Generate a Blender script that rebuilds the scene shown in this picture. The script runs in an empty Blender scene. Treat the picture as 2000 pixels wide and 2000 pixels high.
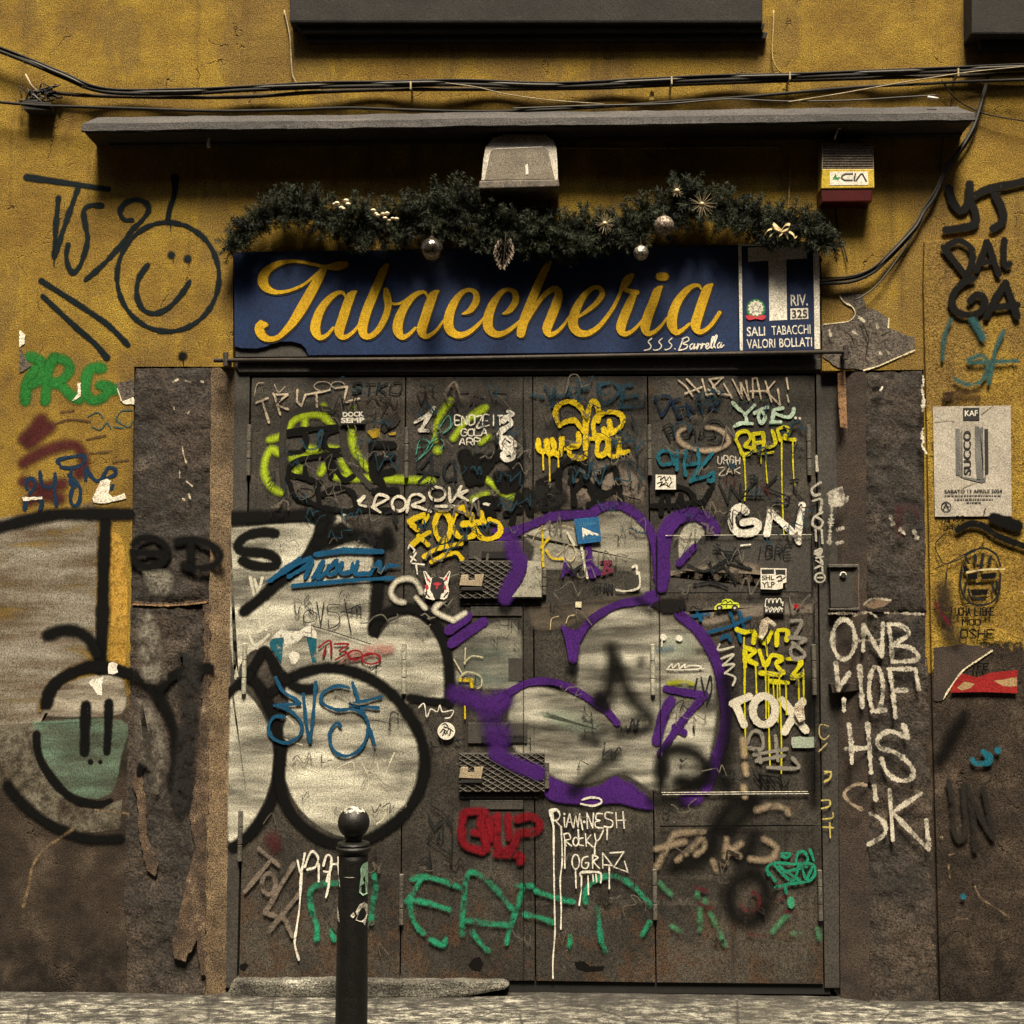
import bpy, bmesh, math, random
from mathutils import Vector, Matrix
R = math.radians
random.seed(7)
S = bpy.context.scene
C = S.collection
# ------------------------------------------------------------------ camera, light
D = 5.0
F = 2350.0
CAMZ = 1.53
PITCH, YAW = R(5.4), R(1.5)
cam_d = bpy.data.cameras.new('camera')
cam = bpy.data.objects.new('camera', cam_d); C.objects.link(cam)
cam_d.sensor_width = 36.0
cam_d.lens = 36.0 * F / 2000.0
cam_d.clip_end = 500
cam_d.clip_start = 0.05
cam.location = (0, -D, CAMZ)
cam.rotation_euler = (R(90) + PITCH, 0, YAW)
S.camera = cam
SUN_EL, SUN_AZ = 66.0, 5.0
w = bpy.data.worlds.new('World'); S.world = w; w.use_nodes = True
nt = w.node_tree
sky = nt.nodes.new('ShaderNodeTexSky'); sky.sky_type = 'NISHITA'; sky.sun_disc = False
sky.sun_elevation = R(SUN_EL); sky.sun_rotation = R(180 - SUN_AZ)
sky.dust_density = 3.0
bg = nt.nodes['Background']; bg.inputs['Strength'].default_value = 0.05
nt.links.new(sky.outputs[0], bg.inputs[0])
sd = bpy.data.lights.new('sun', 'SUN'); sd.energy = 5.0; sd.angle = R(16); sd.color = (1.0, 0.87, 0.66)
sun = bpy.data.objects.new('sun', sd); C.objects.link(sun)
sun.rotation_euler = (R(90 - SUN_EL), 0, R(SUN_AZ))
sun.location = (0, -4, 12)
S.view_settings.view_transform = 'Standard'
S.view_settings.look = 'None'
S.view_settings.gamma = 1.0
S.view_settings.exposure = 1.1
S.render.engine = 'CYCLES'
S.cycles.transparent_max_bounces = 40
S.render.resolution_x = 1024; S.render.resolution_y = 1024

# ------------------------------------------------------------------ geometry helpers
cp, sp_, cy, sy = math.cos(PITCH), math.sin(PITCH), math.cos(YAW), math.sin(YAW)
def P(px, py, y):
    """point of the vertical plane at depth y that the photo shows at (px, py)"""
    x, v, z = px - 1000.0, F, -(py - 1000.0)
    v, z = cp * v - sp_ * z, sp_ * v + cp * z
    x, v = cy * x - sy * v, sy * x + cy * v
    t = (D + y) / v
    return Vector((x * t, y, CAMZ + z * t))
def pxm(y): return (D + y) / F                      # metres per photo pixel at depth y
CROP = dict(A=(30, 30, 500), B=(30, 500, 500), Cc=(30, 960, 500), Fb=(30, 1460, 500), H=(440, 450, 500), Dd=(440, 950, 500),
            G=(440, 1460, 500), I=(900, 450, 500), J=(860, 950, 500), M=(860, 1460, 500), K=(1240, 700, 400), L=(1240, 1100, 500),
            N=(1240, 1460, 500), Sx=(1480, 30, 500), T=(1480, 500, 500), Rr=(1480, 960, 500), R2=(1480, 1460, 500), Q=(1380, 450, 300),
            p=(0, 0, 1932))
def cv(c, x, y):
    ox, oy, n = CROP[c]; k = n / 1932.0
    return ox + x * k, oy + y * k
def ck(c): return CROP[c][2] / 1932.0

def link(name, me, mat, parent=None, label=None):
    o = bpy.data.objects.new(name, me); C.objects.link(o)
    if mat is not None: me.materials.append(mat)
    if parent is not None:
        o.parent = parent
        o.matrix_parent_inverse = Matrix.Translation(-Vector(root_loc(parent)))
    if label: o['label'] = label
    return o
def root_loc(o):
    return o.get('_base', (0, 0, 0))
def thing(name, label, cat, base, group=None):
    o = bpy.data.objects.new(name, None); C.objects.link(o)
    o.location = base; o['label'] = label; o['category'] = cat
    o.empty_display_size = 0.1
    BASE[o.name] = Vector(base)
    if group: o['group'] = group
    return o
BASE = {}
def root_loc(o): return BASE.get(o.name, (0, 0, 0))
def tag(o, label, cat, group=None):
    o['label'] = label; o['category'] = cat
    if group: o['group'] = group
    return o
def finish(bm, name, mat, parent=None, label=None, bevel=0, smooth=False, seg=2):
    bmesh.ops.recalc_face_normals(bm, faces=bm.faces)
    if bevel:
        bmesh.ops.bevel(bm, geom=[e for e in bm.edges if len(e.link_faces) == 2 and e.calc_face_angle(0) > 0.5], offset=bevel, segments=seg, affect='EDGES', profile=0.6)
    me = bpy.data.meshes.new(name); bm.to_mesh(me); bm.free()
    if smooth:
        for p_ in me.polygons: p_.use_smooth = True
    return link(name, me, mat, parent, label)
def add_prism(bm, pts, y0, y1, scale_back=False):
    """front outline (photo pixels) lying on plane y0, extruded straight back to y1"""
    fr = [bm.verts.new(P(x, y, y0)) for x, y in pts]
    bk = [bm.verts.new((v.co.x, y1, v.co.z)) for v in fr]
    bm.faces.new(fr); bm.faces.new(bk[::-1])
    n = len(fr)
    for i in range(n):
        bm.faces.new((fr[i], bk[i], bk[(i + 1) % n], fr[(i + 1) % n]))
def slab(name, pts, y0, y1, mat, parent=None, label=None, bevel=0):
    bm = bmesh.new(); add_prism(bm, pts, y0, y1)
    return finish(bm, name, mat, parent, label, bevel)
def rect(x0, y0, x1, y1): return [(x0, y0), (x1, y0), (x1, y1), (x0, y1)]
def add_tube(bm, pts, r, n=8, cap=True):
    rings = []
    m = len(pts)
    for i, p in enumerate(pts):
        a = pts[max(i - 1, 0)]; b = pts[min(i + 1, m - 1)]
        t = (Vector(b) - Vector(a)).normalized()
        u = t.cross(Vector((0, 1, 0)))
        if u.length < 1e-3: u = t.cross(Vector((1, 0, 0)))
        u.normalize(); v = t.cross(u).normalized()
        rr = r[i] if isinstance(r, (list, tuple)) else r
        rings.append([bm.verts.new(Vector(p) + (u * math.cos(6.28318 * k / n) + v * math.sin(6.28318 * k / n)) * rr) for k in range(n)])
    for i in range(m - 1):
        for k in range(n):
            bm.faces.new((rings[i][k], rings[i][(k + 1) % n], rings[i + 1][(k + 1) % n], rings[i + 1][k]))
    if cap:
        bm.faces.new(rings[0][::-1]); bm.faces.new(rings[-1])
def add_lathe(bm, prof, c, n=32):
    rings = []
    for r, z in prof:
        rings.append([bm.verts.new((c[0] + r * math.cos(6.28318 * k / n), c[1] + r * math.sin(6.28318 * k / n), c[2] + z)) for k in range(n)])
    for i in range(len(rings) - 1):
        for k in range(n):
            bm.faces.new((rings[i][k], rings[i][(k + 1) % n], rings[i + 1][(k + 1) % n], rings[i + 1][k]))
    bm.faces.new(rings[0][::-1]); bm.faces.new(rings[-1])
def add_box(bm, a, b):
    x0, y0, z0 = a; x1, y1, z1 = b
    v = [bm.verts.new(q) for q in ((x0, y0, z0), (x1, y0, z0), (x1, y1, z0), (x0, y1, z0), (x0, y0, z1), (x1, y0, z1), (x1, y1, z1), (x0, y1, z1))]
    for f in ((0, 1, 2, 3), (4, 5, 6, 7), (0, 1, 5, 4), (1, 2, 6, 5), (2, 3, 7, 6), (3, 0, 4, 7)): bm.faces.new([v[i] for i in f])
def catmull(pts, step):
    out = []
    n = len(pts)
    for i in range(n - 1):
        p0 = pts[max(i - 1, 0)]; p1 = pts[i]; p2 = pts[i + 1]; p3 = pts[min(i + 2, n - 1)]
        L = math.dist(p1[:2], p2[:2]); m = max(1, min(24, int(L / step)))
        for k in range(m):
            t = k / m
            out.append(tuple(0.5 * (2 * b + (c - a) * t + (2 * a - 5 * b + 4 * c - d) * t * t + (3 * b - a - 3 * c + d) * t ** 3) for a, b, c, d in zip(p0, p1, p2, p3)))
    out.append(tuple(pts[-1]))
    return out

# ------------------------------------------------------------------ materials
def nodes_of(name):
    m = bpy.data.materials.new(name); m.use_nodes = True
    n = m.node_tree.nodes; l = m.node_tree.links
    return m, n, l, n['Principled BSDF']
def N(n, t, **kw):
    x = n.new(t)
    for k, v in kw.items(): setattr(x, k, v)
    return x
def noise(n, l, geo, scale, detail=3, rough=0.6, stretch=None):
    t = N(n, 'ShaderNodeTexNoise'); t.inputs['Scale'].default_value = scale
    t.inputs['Detail'].default_value = detail; t.inputs['Roughness'].default_value = rough
    if stretch:
        mp = N(n, 'ShaderNodeMapping'); mp.inputs['Scale'].default_value = stretch
        l.new(geo, mp.inputs['Vector']); geo = mp.outputs[0]
    l.new(geo, t.inputs['Vector'])
    return t.outputs['Fac']
def ramp(n, l, fac, stops):
    r = N(n, 'ShaderNodeValToRGB')
    e = r.color_ramp.elements
    while len(e) > 1: e.remove(e[-1])
    e[0].position = stops[0][0]; e[0].color = stops[0][1]
    for p_, c_ in stops[1:]:
        q = e.new(p_); q.color = c_
    l.new(fac, r.inputs['Fac'])
    return r.outputs['Color']
def mrange(n, l, v, a, b, c, d, clamp=True):
    m = N(n, 'ShaderNodeMapRange'); m.clamp = clamp
    for i, q in zip(('From Min', 'From Max', 'To Min', 'To Max'), (a, b, c, d)): m.inputs[i].default_value = q
    l.new(v, m.inputs['Value']); return m.outputs['Result']
def mix(n, l, fac, a, b, typ='MIX'):
    m = N(n, 'ShaderNodeMix'); m.data_type = 'RGBA'; m.blend_type = typ
    for sock, q in ((m.inputs[0], fac), (m.inputs[6], a), (m.inputs[7], b)):
        if hasattr(q, 'is_output'): l.new(q, sock)
        elif isinstance(q, (int, float)): sock.default_value = q
        else: sock.default_value = q
    return m.outputs[2]
def math_(n, l, op, a, b=0.0):
    m = N(n, 'ShaderNodeMath'); m.operation = op
    for i, q in enumerate((a, b)):
        if hasattr(q, 'is_output'): l.new(q, m.inputs[i])
        else: m.inputs[i].default_value = q
    return m.outputs[0]
def c4(c): return (c[0], c[1], c[2], 1.0)
GRAIN = 1.5
def grain_mul(n, l, geo, col, amt, scale=190):
    g = noise(n, l, geo, scale, 2, 0.8)
    v = mrange(n, l, g, 0.33, 0.67, 1 - amt * GRAIN, 1 + amt * GRAIN)
    cb = N(n, 'ShaderNodeCombineColor')
    for i in range(3): l.new(v, cb.inputs[i])
    return mix(n, l, 1.0, col, cb.outputs[0], 'MULTIPLY'), g
TONE = dict(dark_stone=.42, tan_render=.72, brown_render=.5, flaked_render=.6, painted_steel=.5, grey_frame_steel=.55, black_cable=.45, dusty_cable=.35, blue_board=.7, licence_blue=.75, weathered_slate=.42, dark_balcony_stone=.25, shade_dark_soffit=.6, frosted_lamp_glass=.3, yellow_plastic=.7, red_plastic=.28, beige_plastic=1.2, bollard_iron=.24, fir_needles=.9, grey_paper=.75, bare_mortar=.6, gold_vinyl=.75, shaded_plaster=.3, pale_worn_stone=.55, rusty_iron=.7)
def surf(name, a, b, scale=3.0, rough=0.85, grain=0.5, bump=0.35, c=None, metallic=0.0, stretch=None, lo=0.35, hi=0.65, gscale=190, big=None):
    tk = TONE.get(name, 1.0)
    a = [q * tk for q in a]; b = [q * tk for q in b]
    if c is not None: c = [q * tk for q in c]
    if big is not None: big = [q * tk for q in big]
    m, n, l, bs = nodes_of(name)
    geo = N(n, 'ShaderNodeNewGeometry').outputs['Position']
    f = noise(n, l, geo, scale, 5, 0.65, stretch)
    st = [(lo, c4(a)), (hi, c4(b))]
    if c is not None: st.append((min(hi + 0.12, 1), c4(c)))
    col = ramp(n, l, f, st)
    if big is not None:
        f2 = noise(n, l, geo, scale * 0.31, 4, 0.6)
        col = mix(n, l, mrange(n, l, f2, 0.45, 0.65, 0, 0.75), col, c4(big))
    col, g = grain_mul(n, l, geo, col, grain, gscale)
    l.new(col, bs.inputs['Base Color'])
    bs.inputs['Roughness'].default_value = rough; bs.inputs['Metallic'].default_value = metallic
    if bump:
        bp = N(n, 'ShaderNodeBump'); bp.inputs['Strength'].default_value = bump; bp.inputs['Distance'].default_value = 0.004
        s = math_(n, l, 'ADD', g, math_(n, l, 'MULTIPLY', f, 2.5))
        l.new(s, bp.inputs['Height']); l.new(bp.outputs[0], bs.inputs['Normal'])
    return m
PAINTS = {}
def paint(col, soft=0.35, wear=0.12, grain=0.35, rough=0.6, alpha=1.0, ragged=0.5, streak=False, col2=None):
    """sprayed or brushed paint: alpha falls off at a stroke's rim, worn through in specks"""
    key = (col, soft, wear, grain, alpha, ragged, streak, col2)
    if key in PAINTS: return PAINTS[key]
    m, n, l, bs = nodes_of('paint')
    geo = N(n, 'ShaderNodeNewGeometry').outputs['Position']
    at = N(n, 'ShaderNodeAttribute'); at.attribute_name = 'rim'
    fine = noise(n, l, geo, 150, 2, 0.7)
    e = math_(n, l, 'ADD', at.outputs['Fac'], math_(n, l, 'MULTIPLY', math_(n, l, 'SUBTRACT', fine, 0.5), ragged))
    a = mrange(n, l, e, 0.02, max(soft, 0.03) + 0.02, 0, 1)
    worn = noise(n, l, geo, 5.5 if streak else 26, 3 if streak else 6, 0.55 if streak else 0.75, (0.5, 1, 2.0) if streak else None)
    wr = mrange(n, l, worn, 0.27 + wear * 0.3, 0.33 + wear * (1.0 if streak else 0.6), 0.2 if streak else 0.12, 1.0)
    a = math_(n, l, 'MULTIPLY', math_(n, l, 'MULTIPLY', a, wr), alpha)
    f = noise(n, l, geo, 6, 3 if streak else 6, 0.6, (0.4, 1, 2.4) if streak else None)
    c2 = col2 if col2 else tuple(q * 0.72 for q in col)
    cc = ramp(n, l, f, [(0.36, c4(c2)), (0.62, c4(col))])
    cc, g = grain_mul(n, l, geo, cc, grain, 190)
    l.new(cc, bs.inputs['Base Color']); bs.inputs['Roughness'].default_value = rough
    bs.inputs['Specular IOR Level'].default_value = 0.12
    tr = N(n, 'ShaderNodeBsdfTransparent'); mx = N(n, 'ShaderNodeMixShader')
    l.new(a, mx.inputs[0]); l.new(tr.outputs[0], mx.inputs[1]); l.new(bs.outputs[0], mx.inputs[2])
    l.new(mx.outputs[0], n['Material Output'].inputs['Surface'])
    PAINTS[key] = m
    return m

# ------------------------------------------------------------------ paint strokes
LAYER = {'n': 0}
def next_layer():
    LAYER['n'] += 1
    return 0.0010 + 0.00004 * LAYER['n']
def parse(c, spec, wdef):
    out = []
    for s in spec.split(';'):
        s = s.strip()
        if not s: continue
        straight = s[0] == '!'
        if straight: s = s[1:]
        if s[0] == '@':                               # ellipse  @cx,cy,rx,ry[,rot]
            v = [float(q) for q in s[1:].split(',')]
            rot = R(v[4]) if len(v) > 4 else 0
            pts = []
            for k in range(19):
                t = 6.28318 * k / 18 - 1.2
                x, y = v[2] * math.cos(t), v[3] * math.sin(t)
                pts.append((v[0] + x * math.cos(rot) - y * math.sin(rot), v[1] + x * math.sin(rot) + y * math.cos(rot), wdef))
        else:
            pts = []
            for q in s.split():
                v = [float(t) for t in q.split(',')]
                pts.append((v[0], v[1], v[2] if len(v) > 2 else wdef))
        k = ck(c)
        pts = [(*cv(c, a, b), w_ * k) for a, b, w_ in pts]
        if len(pts) == 1: pts.append((pts[0][0] + 0.6, pts[0][1] + 0.6, pts[0][2]))
        out.append((straight, pts))
    return out
def add_stroke(vs, fs, rim, pts, y, straight, jit=0.0):
    pts = [tuple(p) for p in pts]
    wmax = max(p[2] for p in pts)
    if straight:
        q = []
        for i in range(len(pts) - 1):
            m = 4
            for k in range(m):
                t = k / m; q.append(tuple(a + (b - a) * t for a, b in zip(pts[i], pts[i + 1])))
        q.append(pts[-1]); pts = q
    else:
        pts = catmull(pts, max(2.0, min(6.0, wmax * 0.2)))
    k = pxm(y)
    ph = random.uniform(0, 6.28); nn = len(pts)
    pts = [(p[0], p[1], p[2] * (1 + (0.17 if wmax < 14 else 0.07) * math.sin(ph + i * 0.31) + (0.08 if wmax < 14 else 0.03) * math.sin(ph * 3 + i * 0.9)) if jit else p[2]) for i, p in enumerate(pts)]
    co = [P(a, b, y) for a, b, _ in pts]
    wd = [max(w_, 1.0) * 0.5 * k * (1 + random.uniform(-jit, jit)) for _, _, w_ in pts]
    n = len(co)
    rows = []
    lift = 0.00001
    def put(v, d, e):
        vs.append((v[0], y - d, v[1])); rim.append(e); return len(vs) - 1
    def dirv(a, b):
        dx, dz = b.x - a.x, b.z - a.z
        L = math.hypot(dx, dz) or 1e-6
        return dx / L, dz / L
    for i in range(n):
        tx, tz = dirv(co[max(i - 1, 0)], co[min(i + 1, n - 1)])
        nx, nz = -tz, tx
        x, z, r = co[i].x, co[i].z, wd[i]
        d = lift * i * 0.12
        rows.append((put((x - nx * r, z - nz * r), d, 0.0), put((x, z), d + lift * 2, 1.0), put((x + nx * r, z + nz * r), d, 0.0)))
    for i in range(n - 1):
        a, b = rows[i], rows[i + 1]
        fs.append((a[0], b[0], b[1], a[1])); fs.append((a[1], b[1], b[2], a[2]))
    for i, sgn in ((0, -1), (n - 1, 1)):
        tx, tz = dirv(co[max(i - 1, 0)], co[min(i + 1, n - 1)])
        tx, tz = tx * sgn, tz * sgn
        nx, nz = -tz, tx
        x, z, r = co[i].x, co[i].z, wd[i]
        d = lift * i * 0.12
        arc = [rows[i][0] if sgn > 0 else rows[i][2]]
        for a in (45, 90, 135):
            ca, sa = math.cos(R(a)), math.sin(R(a))
            arc.append(put((x - nx * r * ca + tx * r * sa, z - nz * r * ca + tz * r * sa), d, 0.0))
        arc.append(rows[i][2] if sgn > 0 else rows[i][0])
        for k2 in range(4): fs.append((arc[k2], arc[k2 + 1], rows[i][1]))
def build_strokes(name, vs, fs, rim, mat, parent, label):
    if parent is not None and parent.name == 'folding_door': parent = leaf_for(vs)
    me = bpy.data.meshes.new(name); me.from_pydata(vs, [], fs); me.update()
    at = me.attributes.new('rim', 'FLOAT', 'POINT'); at.data.foreach_set('value', rim)
    bm = bmesh.new(); bm.from_mesh(me)
    for f in bm.faces:
        f.normal_update()
        if f.normal.y > 0: f.normal_flip()
    bm.to_mesh(me); bm.free()
    return link(name, me, mat, parent, label)
def spray(c, wdt, spec, col, parent, label=None, y=0.0, name='graffiti', jit=0.06, **kw):
    vs, fs, rim = [], [], []
    y = y - next_layer()
    gw = 1 / (1 - 0.42 * min(kw.get('soft', 0.35), 1))
    for i, (st, pts) in enumerate(parse(c, spec, wdt)):
        if name == 'plaster_edge':
            v2, f2, r2 = [], [], []
            add_stroke(v2, f2, r2, pts, y - i * 0.000005, st, jit); o = build_strokes(name, v2, f2, r2, paint(col, **kw), parent, label); continue
        add_stroke(vs, fs, rim, [(p[0], p[1], p[2] * gw) for p in pts], y - i * 0.000005, st, jit)
    if not vs: return o
    o = build_strokes(name, vs, fs, rim, paint(col, **kw), parent, label)
    if name in ('paint_flecks', 'flaking_edge'): o['kind'] = 'stuff'
    return o
def fill(c, spec, col, parent, label=None, y=0.0, name='graffiti', smooth=True, feather=10, **kw):
    """filled areas with a feathered rim; polygons separated by ';', points in crop units"""
    vs, fs, rim = [], [], []
    y = y - next_layer()
    for i, s in enumerate(spec.split(';')):
        s = s.strip(); sm = smooth
        if s[0] == '!': sm = False; s = s[1:]
        pts = [cv(c, *[float(t) for t in q.split(',')]) for q in s.split()]
        if sm: pts = [p[:2] for p in catmull(pts + [pts[0]], 12)][:-1]
        # inset ring for the feather
        area = sum(a[0] * b[1] - b[0] * a[1] for a, b in zip(pts, pts[1:] + pts[:1]))
        sg = 1 if area > 0 else -1
        n = len(pts); ins = []
        for k in range(n):
            a, b = pts[k - 1], pts[(k + 1) % n]
            dx, dy = b[0] - a[0], b[1] - a[1]; L = math.hypot(dx, dy) or 1
            ins.append((pts[k][0] - dy / L * feather * sg, pts[k][1] + dx / L * feather * sg))
        o = len(vs)
        for q in pts: v = P(q[0], q[1], y - i * 0.000006); vs.append(tuple(v)); rim.append(0.0)
        for q in ins: v = P(q[0], q[1], y - i * 0.000006 - 0.000004); vs.append(tuple(v)); rim.append(1.0)
        for k in range(n): fs.append((o + k, o + (k + 1) % n, o + n + (k + 1) % n, o + n + k))
        fs.append(tuple(range(o + n, o + 2 * n)))
    return build_strokes(name, vs, fs, rim, paint(col, **kw), parent, label)

# single-stroke capitals on a 4 x 6 grid
GL = dict(A='062046 1434', B='06003041423303 334445360', C='4130100105163645', D='0006364541300', E='40000646 0333', F='400006 0333',
          G='413010010516364543 4323', H='0006 4046 0343', I='2026', J='40453616 05', K='0006 4003 0346', L='000646', M='0600234046', N='06004640',
          O='103041453616050110', P='06003041423303', Q='103041453616050110 2446', R='06003041423303 2346', S='413010011234453616 05',
          T='0040 2026', U='000516364540', V='002640', W='0016233640', X='0046 4006', Y='002340 2326', Z='00400646', **{'-': '1333', '.': '2526', '!': '2024 2526', '1': '012026', '2': '01103041420646', '3': '01103041322333443616', '0': '103041453616050110'})
GL['B'] = '0006304142330 '.strip() and '060030414233033344453606'
GL['D'] = '000636454130'+'00'
def letters(txt, x0, y0, x1, y1, wdt, col, parent, label=None, y=0.0, name='graffiti', slant=0.0, rise=0.0, gap=0.3, jitter=0.085, smooth=True, **kw):
    """hand lettering in photo pixels"""
    vs, fs, rim = [], [], []
    y = y - next_layer()
    n = len(txt); cw = (x1 - x0) / (n + (n - 1) * gap)
    h = y1 - y0
    for i, ch in enumerate(txt):
        if ch == ' ': continue
        bx = x0 + i * cw * (1 + gap); sc_ = random.uniform(.86, 1.12) if smooth else 1; dy_ = random.uniform(-.08, .08) * h if smooth else 0; wq = wdt * (random.uniform(.8, 1.25) if smooth else 1)
        for s in GL[ch].split():
            pts = []
            for k in range(0, len(s) - 1, 2):
                u, v = int(s[k]) / 4.0, int(s[k + 1]) / 6.0
                u += random.uniform(-jitter, jitter); v += random.uniform(-jitter, jitter) * 0.7
                pts.append((bx + u * cw * sc_ + slant * (1 - v) * h, y0 + dy_ + v * h * sc_ - rise * (bx - x0) / max(x1 - x0, 1), wq))
            add_stroke(vs, fs, rim, pts, y - i * 0.000005, not smooth, 0.05)
    return build_strokes(name, vs, fs, rim, paint(col, **kw), parent, label)
def printed(txt, quad, mat, parent, y, name='lettering', label=None, bold=0.0, rot90=False):
    """type set flat on a board: quad = photo pixels tl, tr, br, bl"""
    cu = bpy.data.curves.new('type', 'FONT'); cu.body = txt; cu.size = 1; cu.offset = bold; cu.resolution_u = 3
    ob = bpy.data.objects.new('type', cu); C.objects.link(ob)
    me = bpy.data.meshes.new_from_object(ob.evaluated_get(bpy.context.evaluated_depsgraph_get()))
    bpy.data.objects.remove(ob); bpy.data.curves.remove(cu)
    xs = [v.co.x for v in me.vertices]; ys = [v.co.y for v in me.vertices]
    x0, x1, y0, y1 = min(xs), max(xs), min(ys), max(ys)
    tl, tr, br, bl = quad
    for v in me.vertices:
        u = (v.co.x - x0) / (x1 - x0); t = 1 - (v.co.y - y0) / (y1 - y0)
        px = (tl[0] * (1 - u) + tr[0] * u) * (1 - t) + (bl[0] * (1 - u) + br[0] * u) * t
        py = (tl[1] * (1 - u) + tr[1] * u) * (1 - t) + (bl[1] * (1 - u) + br[1] * u) * t
        v.co = P(px, py, y)
    me.name = name; me.materials.clear()
    return link(name, me, mat, parent, label)
def sheet(name, pts, y, mat, parent, label=None):
    me = bpy.data.meshes.new(name); me.from_pydata([tuple(P(a, b, y)) for a, b in pts], [], [tuple(range(len(pts)))]); me.update()
    bm = bmesh.new(); bm.from_mesh(me)
    for f in bm.faces:
        f.normal_update()
        if f.normal.y > 0: f.normal_flip()
    bm.to_mesh(me); bm.free()
    return link(name, me, mat, parent, label)
DY = 0.035            # face of the door leaves
# ------------------------------------------------------------------ surface materials
def wall_material():
    m, n, l, bs = nodes_of('ochre_plaster')
    geo = N(n, 'ShaderNodeNewGeometry').outputs['Position']
    sep = N(n, 'ShaderNodeSeparateXYZ'); l.new(geo, sep.inputs[0])
    f = noise(n, l, geo, 2.6, 8, 0.7)
    yel = ramp(n, l, f, [(0.30, (0.13, 0.078, 0.022, 1)), (0.48, (0.215, 0.135, 0.027, 1)), (0.68, (0.34, 0.23, 0.036, 1))])
    st = noise(n, l, geo, 5.5, 6, 0.7, (1, 1, 0.45))
    yel = mix(n, l, mrange(n, l, st, 0.56, 0.78, 0, 0.6), yel, (0.075, 0.042, 0.018, 1))
    oc = noise(n, l, geo, 1.3, 9, 0.62, (1, 1, 0.7))
    yel = mix(n, l, mrange(n, l, oc, 0.535, 0.56, 0, 0.55), yel, (0.155, 0.10, 0.034, 1))
    rn = noise(n, l, geo, 6, 4, 0.6, (1.6, 1, 0.12))
    yel = mix(n, l, mrange(n, l, rn, 0.56, 0.72, 0, 0.6), yel, (0.07, 0.045, 0.02, 1))
    f2 = noise(n, l, geo, 6, 5, 0.65)
    br = ramp(n, l, f2, [(0.32, (0.018, 0.014, 0.011, 1)), (0.55, (0.042, 0.032, 0.0245, 1)), (0.7, (0.09, 0.067, 0.05, 1))])
    # the yellow coat ends in a ragged line above the bare render of the wall's foot
    zb = math_(n, l, 'ADD', math_(n, l, 'MULTIPLY', sep.outputs[0], 0.05), P(1000, 1325, 0).z)
    rg = noise(n, l, geo, 3.5, 6, 0.6)
    zz = math_(n, l, 'ADD', math_(n, l, 'SUBTRACT', sep.outputs[2], zb), math_(n, l, 'MULTIPLY', math_(n, l, 'SUBTRACT', rg, 0.5), 0.7))
    col = mix(n, l, mrange(n, l, zz, -0.015, 0.015, 0, 1), br, yel)
    # splashes and soot at the foot
    ft = noise(n, l, geo, 9, 6, 0.7)
    sm = math_(n, l, 'ADD', mrange(n, l, sep.outputs[2], 0.0, 0.42, 0.30, 0.0), ft)
    col = mix(n, l, mrange(n, l, sm, 0.62, 0.78, 0, 0.8), col, (0.012, 0.010, 0.009, 1))
    # peeled specks
    pk = noise(n, l, geo, 14, 5, 0.6)
    col = mix(n, l, mrange(n, l, pk, 0.715, 0.735, 0, 0.8), col, (0.42, 0.36, 0.27, 1))
    # hairline cracks
    vo = N(n, 'ShaderNodeTexVoronoi'); vo.feature = 'DISTANCE_TO_EDGE'; vo.inputs['Scale'].default_value = 1.7
    wv = N(n, 'ShaderNodeTexNoise'); wv.inputs['Scale'].default_value = 4; wv.inputs['Detail'].default_value = 5; l.new(geo, wv.inputs['Vector'])
    vv = N(n, 'ShaderNodeVectorMath'); vv.operation = 'MULTIPLY_ADD'; l.new(wv.outputs['Color'], vv.inputs[0]); vv.inputs[1].default_value = (0.5, 0.5, 0.5); l.new(geo, vv.inputs[2])
    l.new(vv.outputs[0], vo.inputs['Vector'])
    gate = mrange(n, l, f2, 0.5, 0.6, 0, 1)
    ck_ = math_(n, l, 'MULTIPLY', mrange(n, l, vo.outputs['Distance'], 0.0, 0.006, 1, 0), gate)
    col = mix(n, l, math_(n, l, 'MULTIPLY', ck_, 0.8), col, (0.03, 0.02, 0.012, 1))
    col, g = grain_mul(n, l, geo, col, 0.55)
    l.new(col, bs.inputs['Base Color']); bs.inputs['Roughness'].default_value = 0.95
    bs.inputs['Specular IOR Level'].default_value = 0.15
    bp = N(n, 'ShaderNodeBump'); bp.inputs['Strength'].default_value = 0.5; bp.inputs['Distance'].default_value = 0.007
    h = math_(n, l, 'ADD', math_(n, l, 'ADD', g, math_(n, l, 'MULTIPLY', f, 5.0)), math_(n, l, 'MULTIPLY', ck_, -3.0))
    h = math_(n, l, 'ADD', h, math_(n, l, 'MULTIPLY', mrange(n, l, zz, -0.015, 0.015, 0, 1), 1.0))
    l.new(h, bp.inputs['Height']); l.new(bp.outputs[0], bs.inputs['Normal'])
    return m
M_WALL = wall_material()
M_STONE = surf('dark_stone', (0.035, 0.029, 0.024), (0.085, 0.068, 0.056), 7, 0.92, 0.75, 0.7, (0.34, 0.27, 0.2), gscale=120, lo=0.40, hi=0.62, big=(0.13, 0.09, 0.062))
M_REVEAL = surf('tan_render', (0.11, 0.074, 0.042), (0.31, 0.215, 0.12), 5, 0.9, 0.7, 0.9, (0.45, 0.34, 0.23))
M_FLAKE = surf('flaked_render', (0.05, 0.033, 0.022), (0.16, 0.105, 0.065), 13, 0.95, 0.8, 0.9, (0.36, 0.27, 0.18), lo=0.38, hi=0.58)
M_REVEAL2 = surf('brown_render', (0.045, 0.033, 0.026), (0.105, 0.072, 0.052), 5, 0.92, 0.6, 0.6, (0.19, 0.125, 0.08))
M_STEEL = surf('painted_steel', (0.050, 0.045, 0.038), (0.10, 0.088, 0.073), 3.6, 0.6, 0.6, 0.2, (0.17, 0.15, 0.12), big=(0.052, 0.046, 0.039), lo=0.38, hi=0.6)
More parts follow.
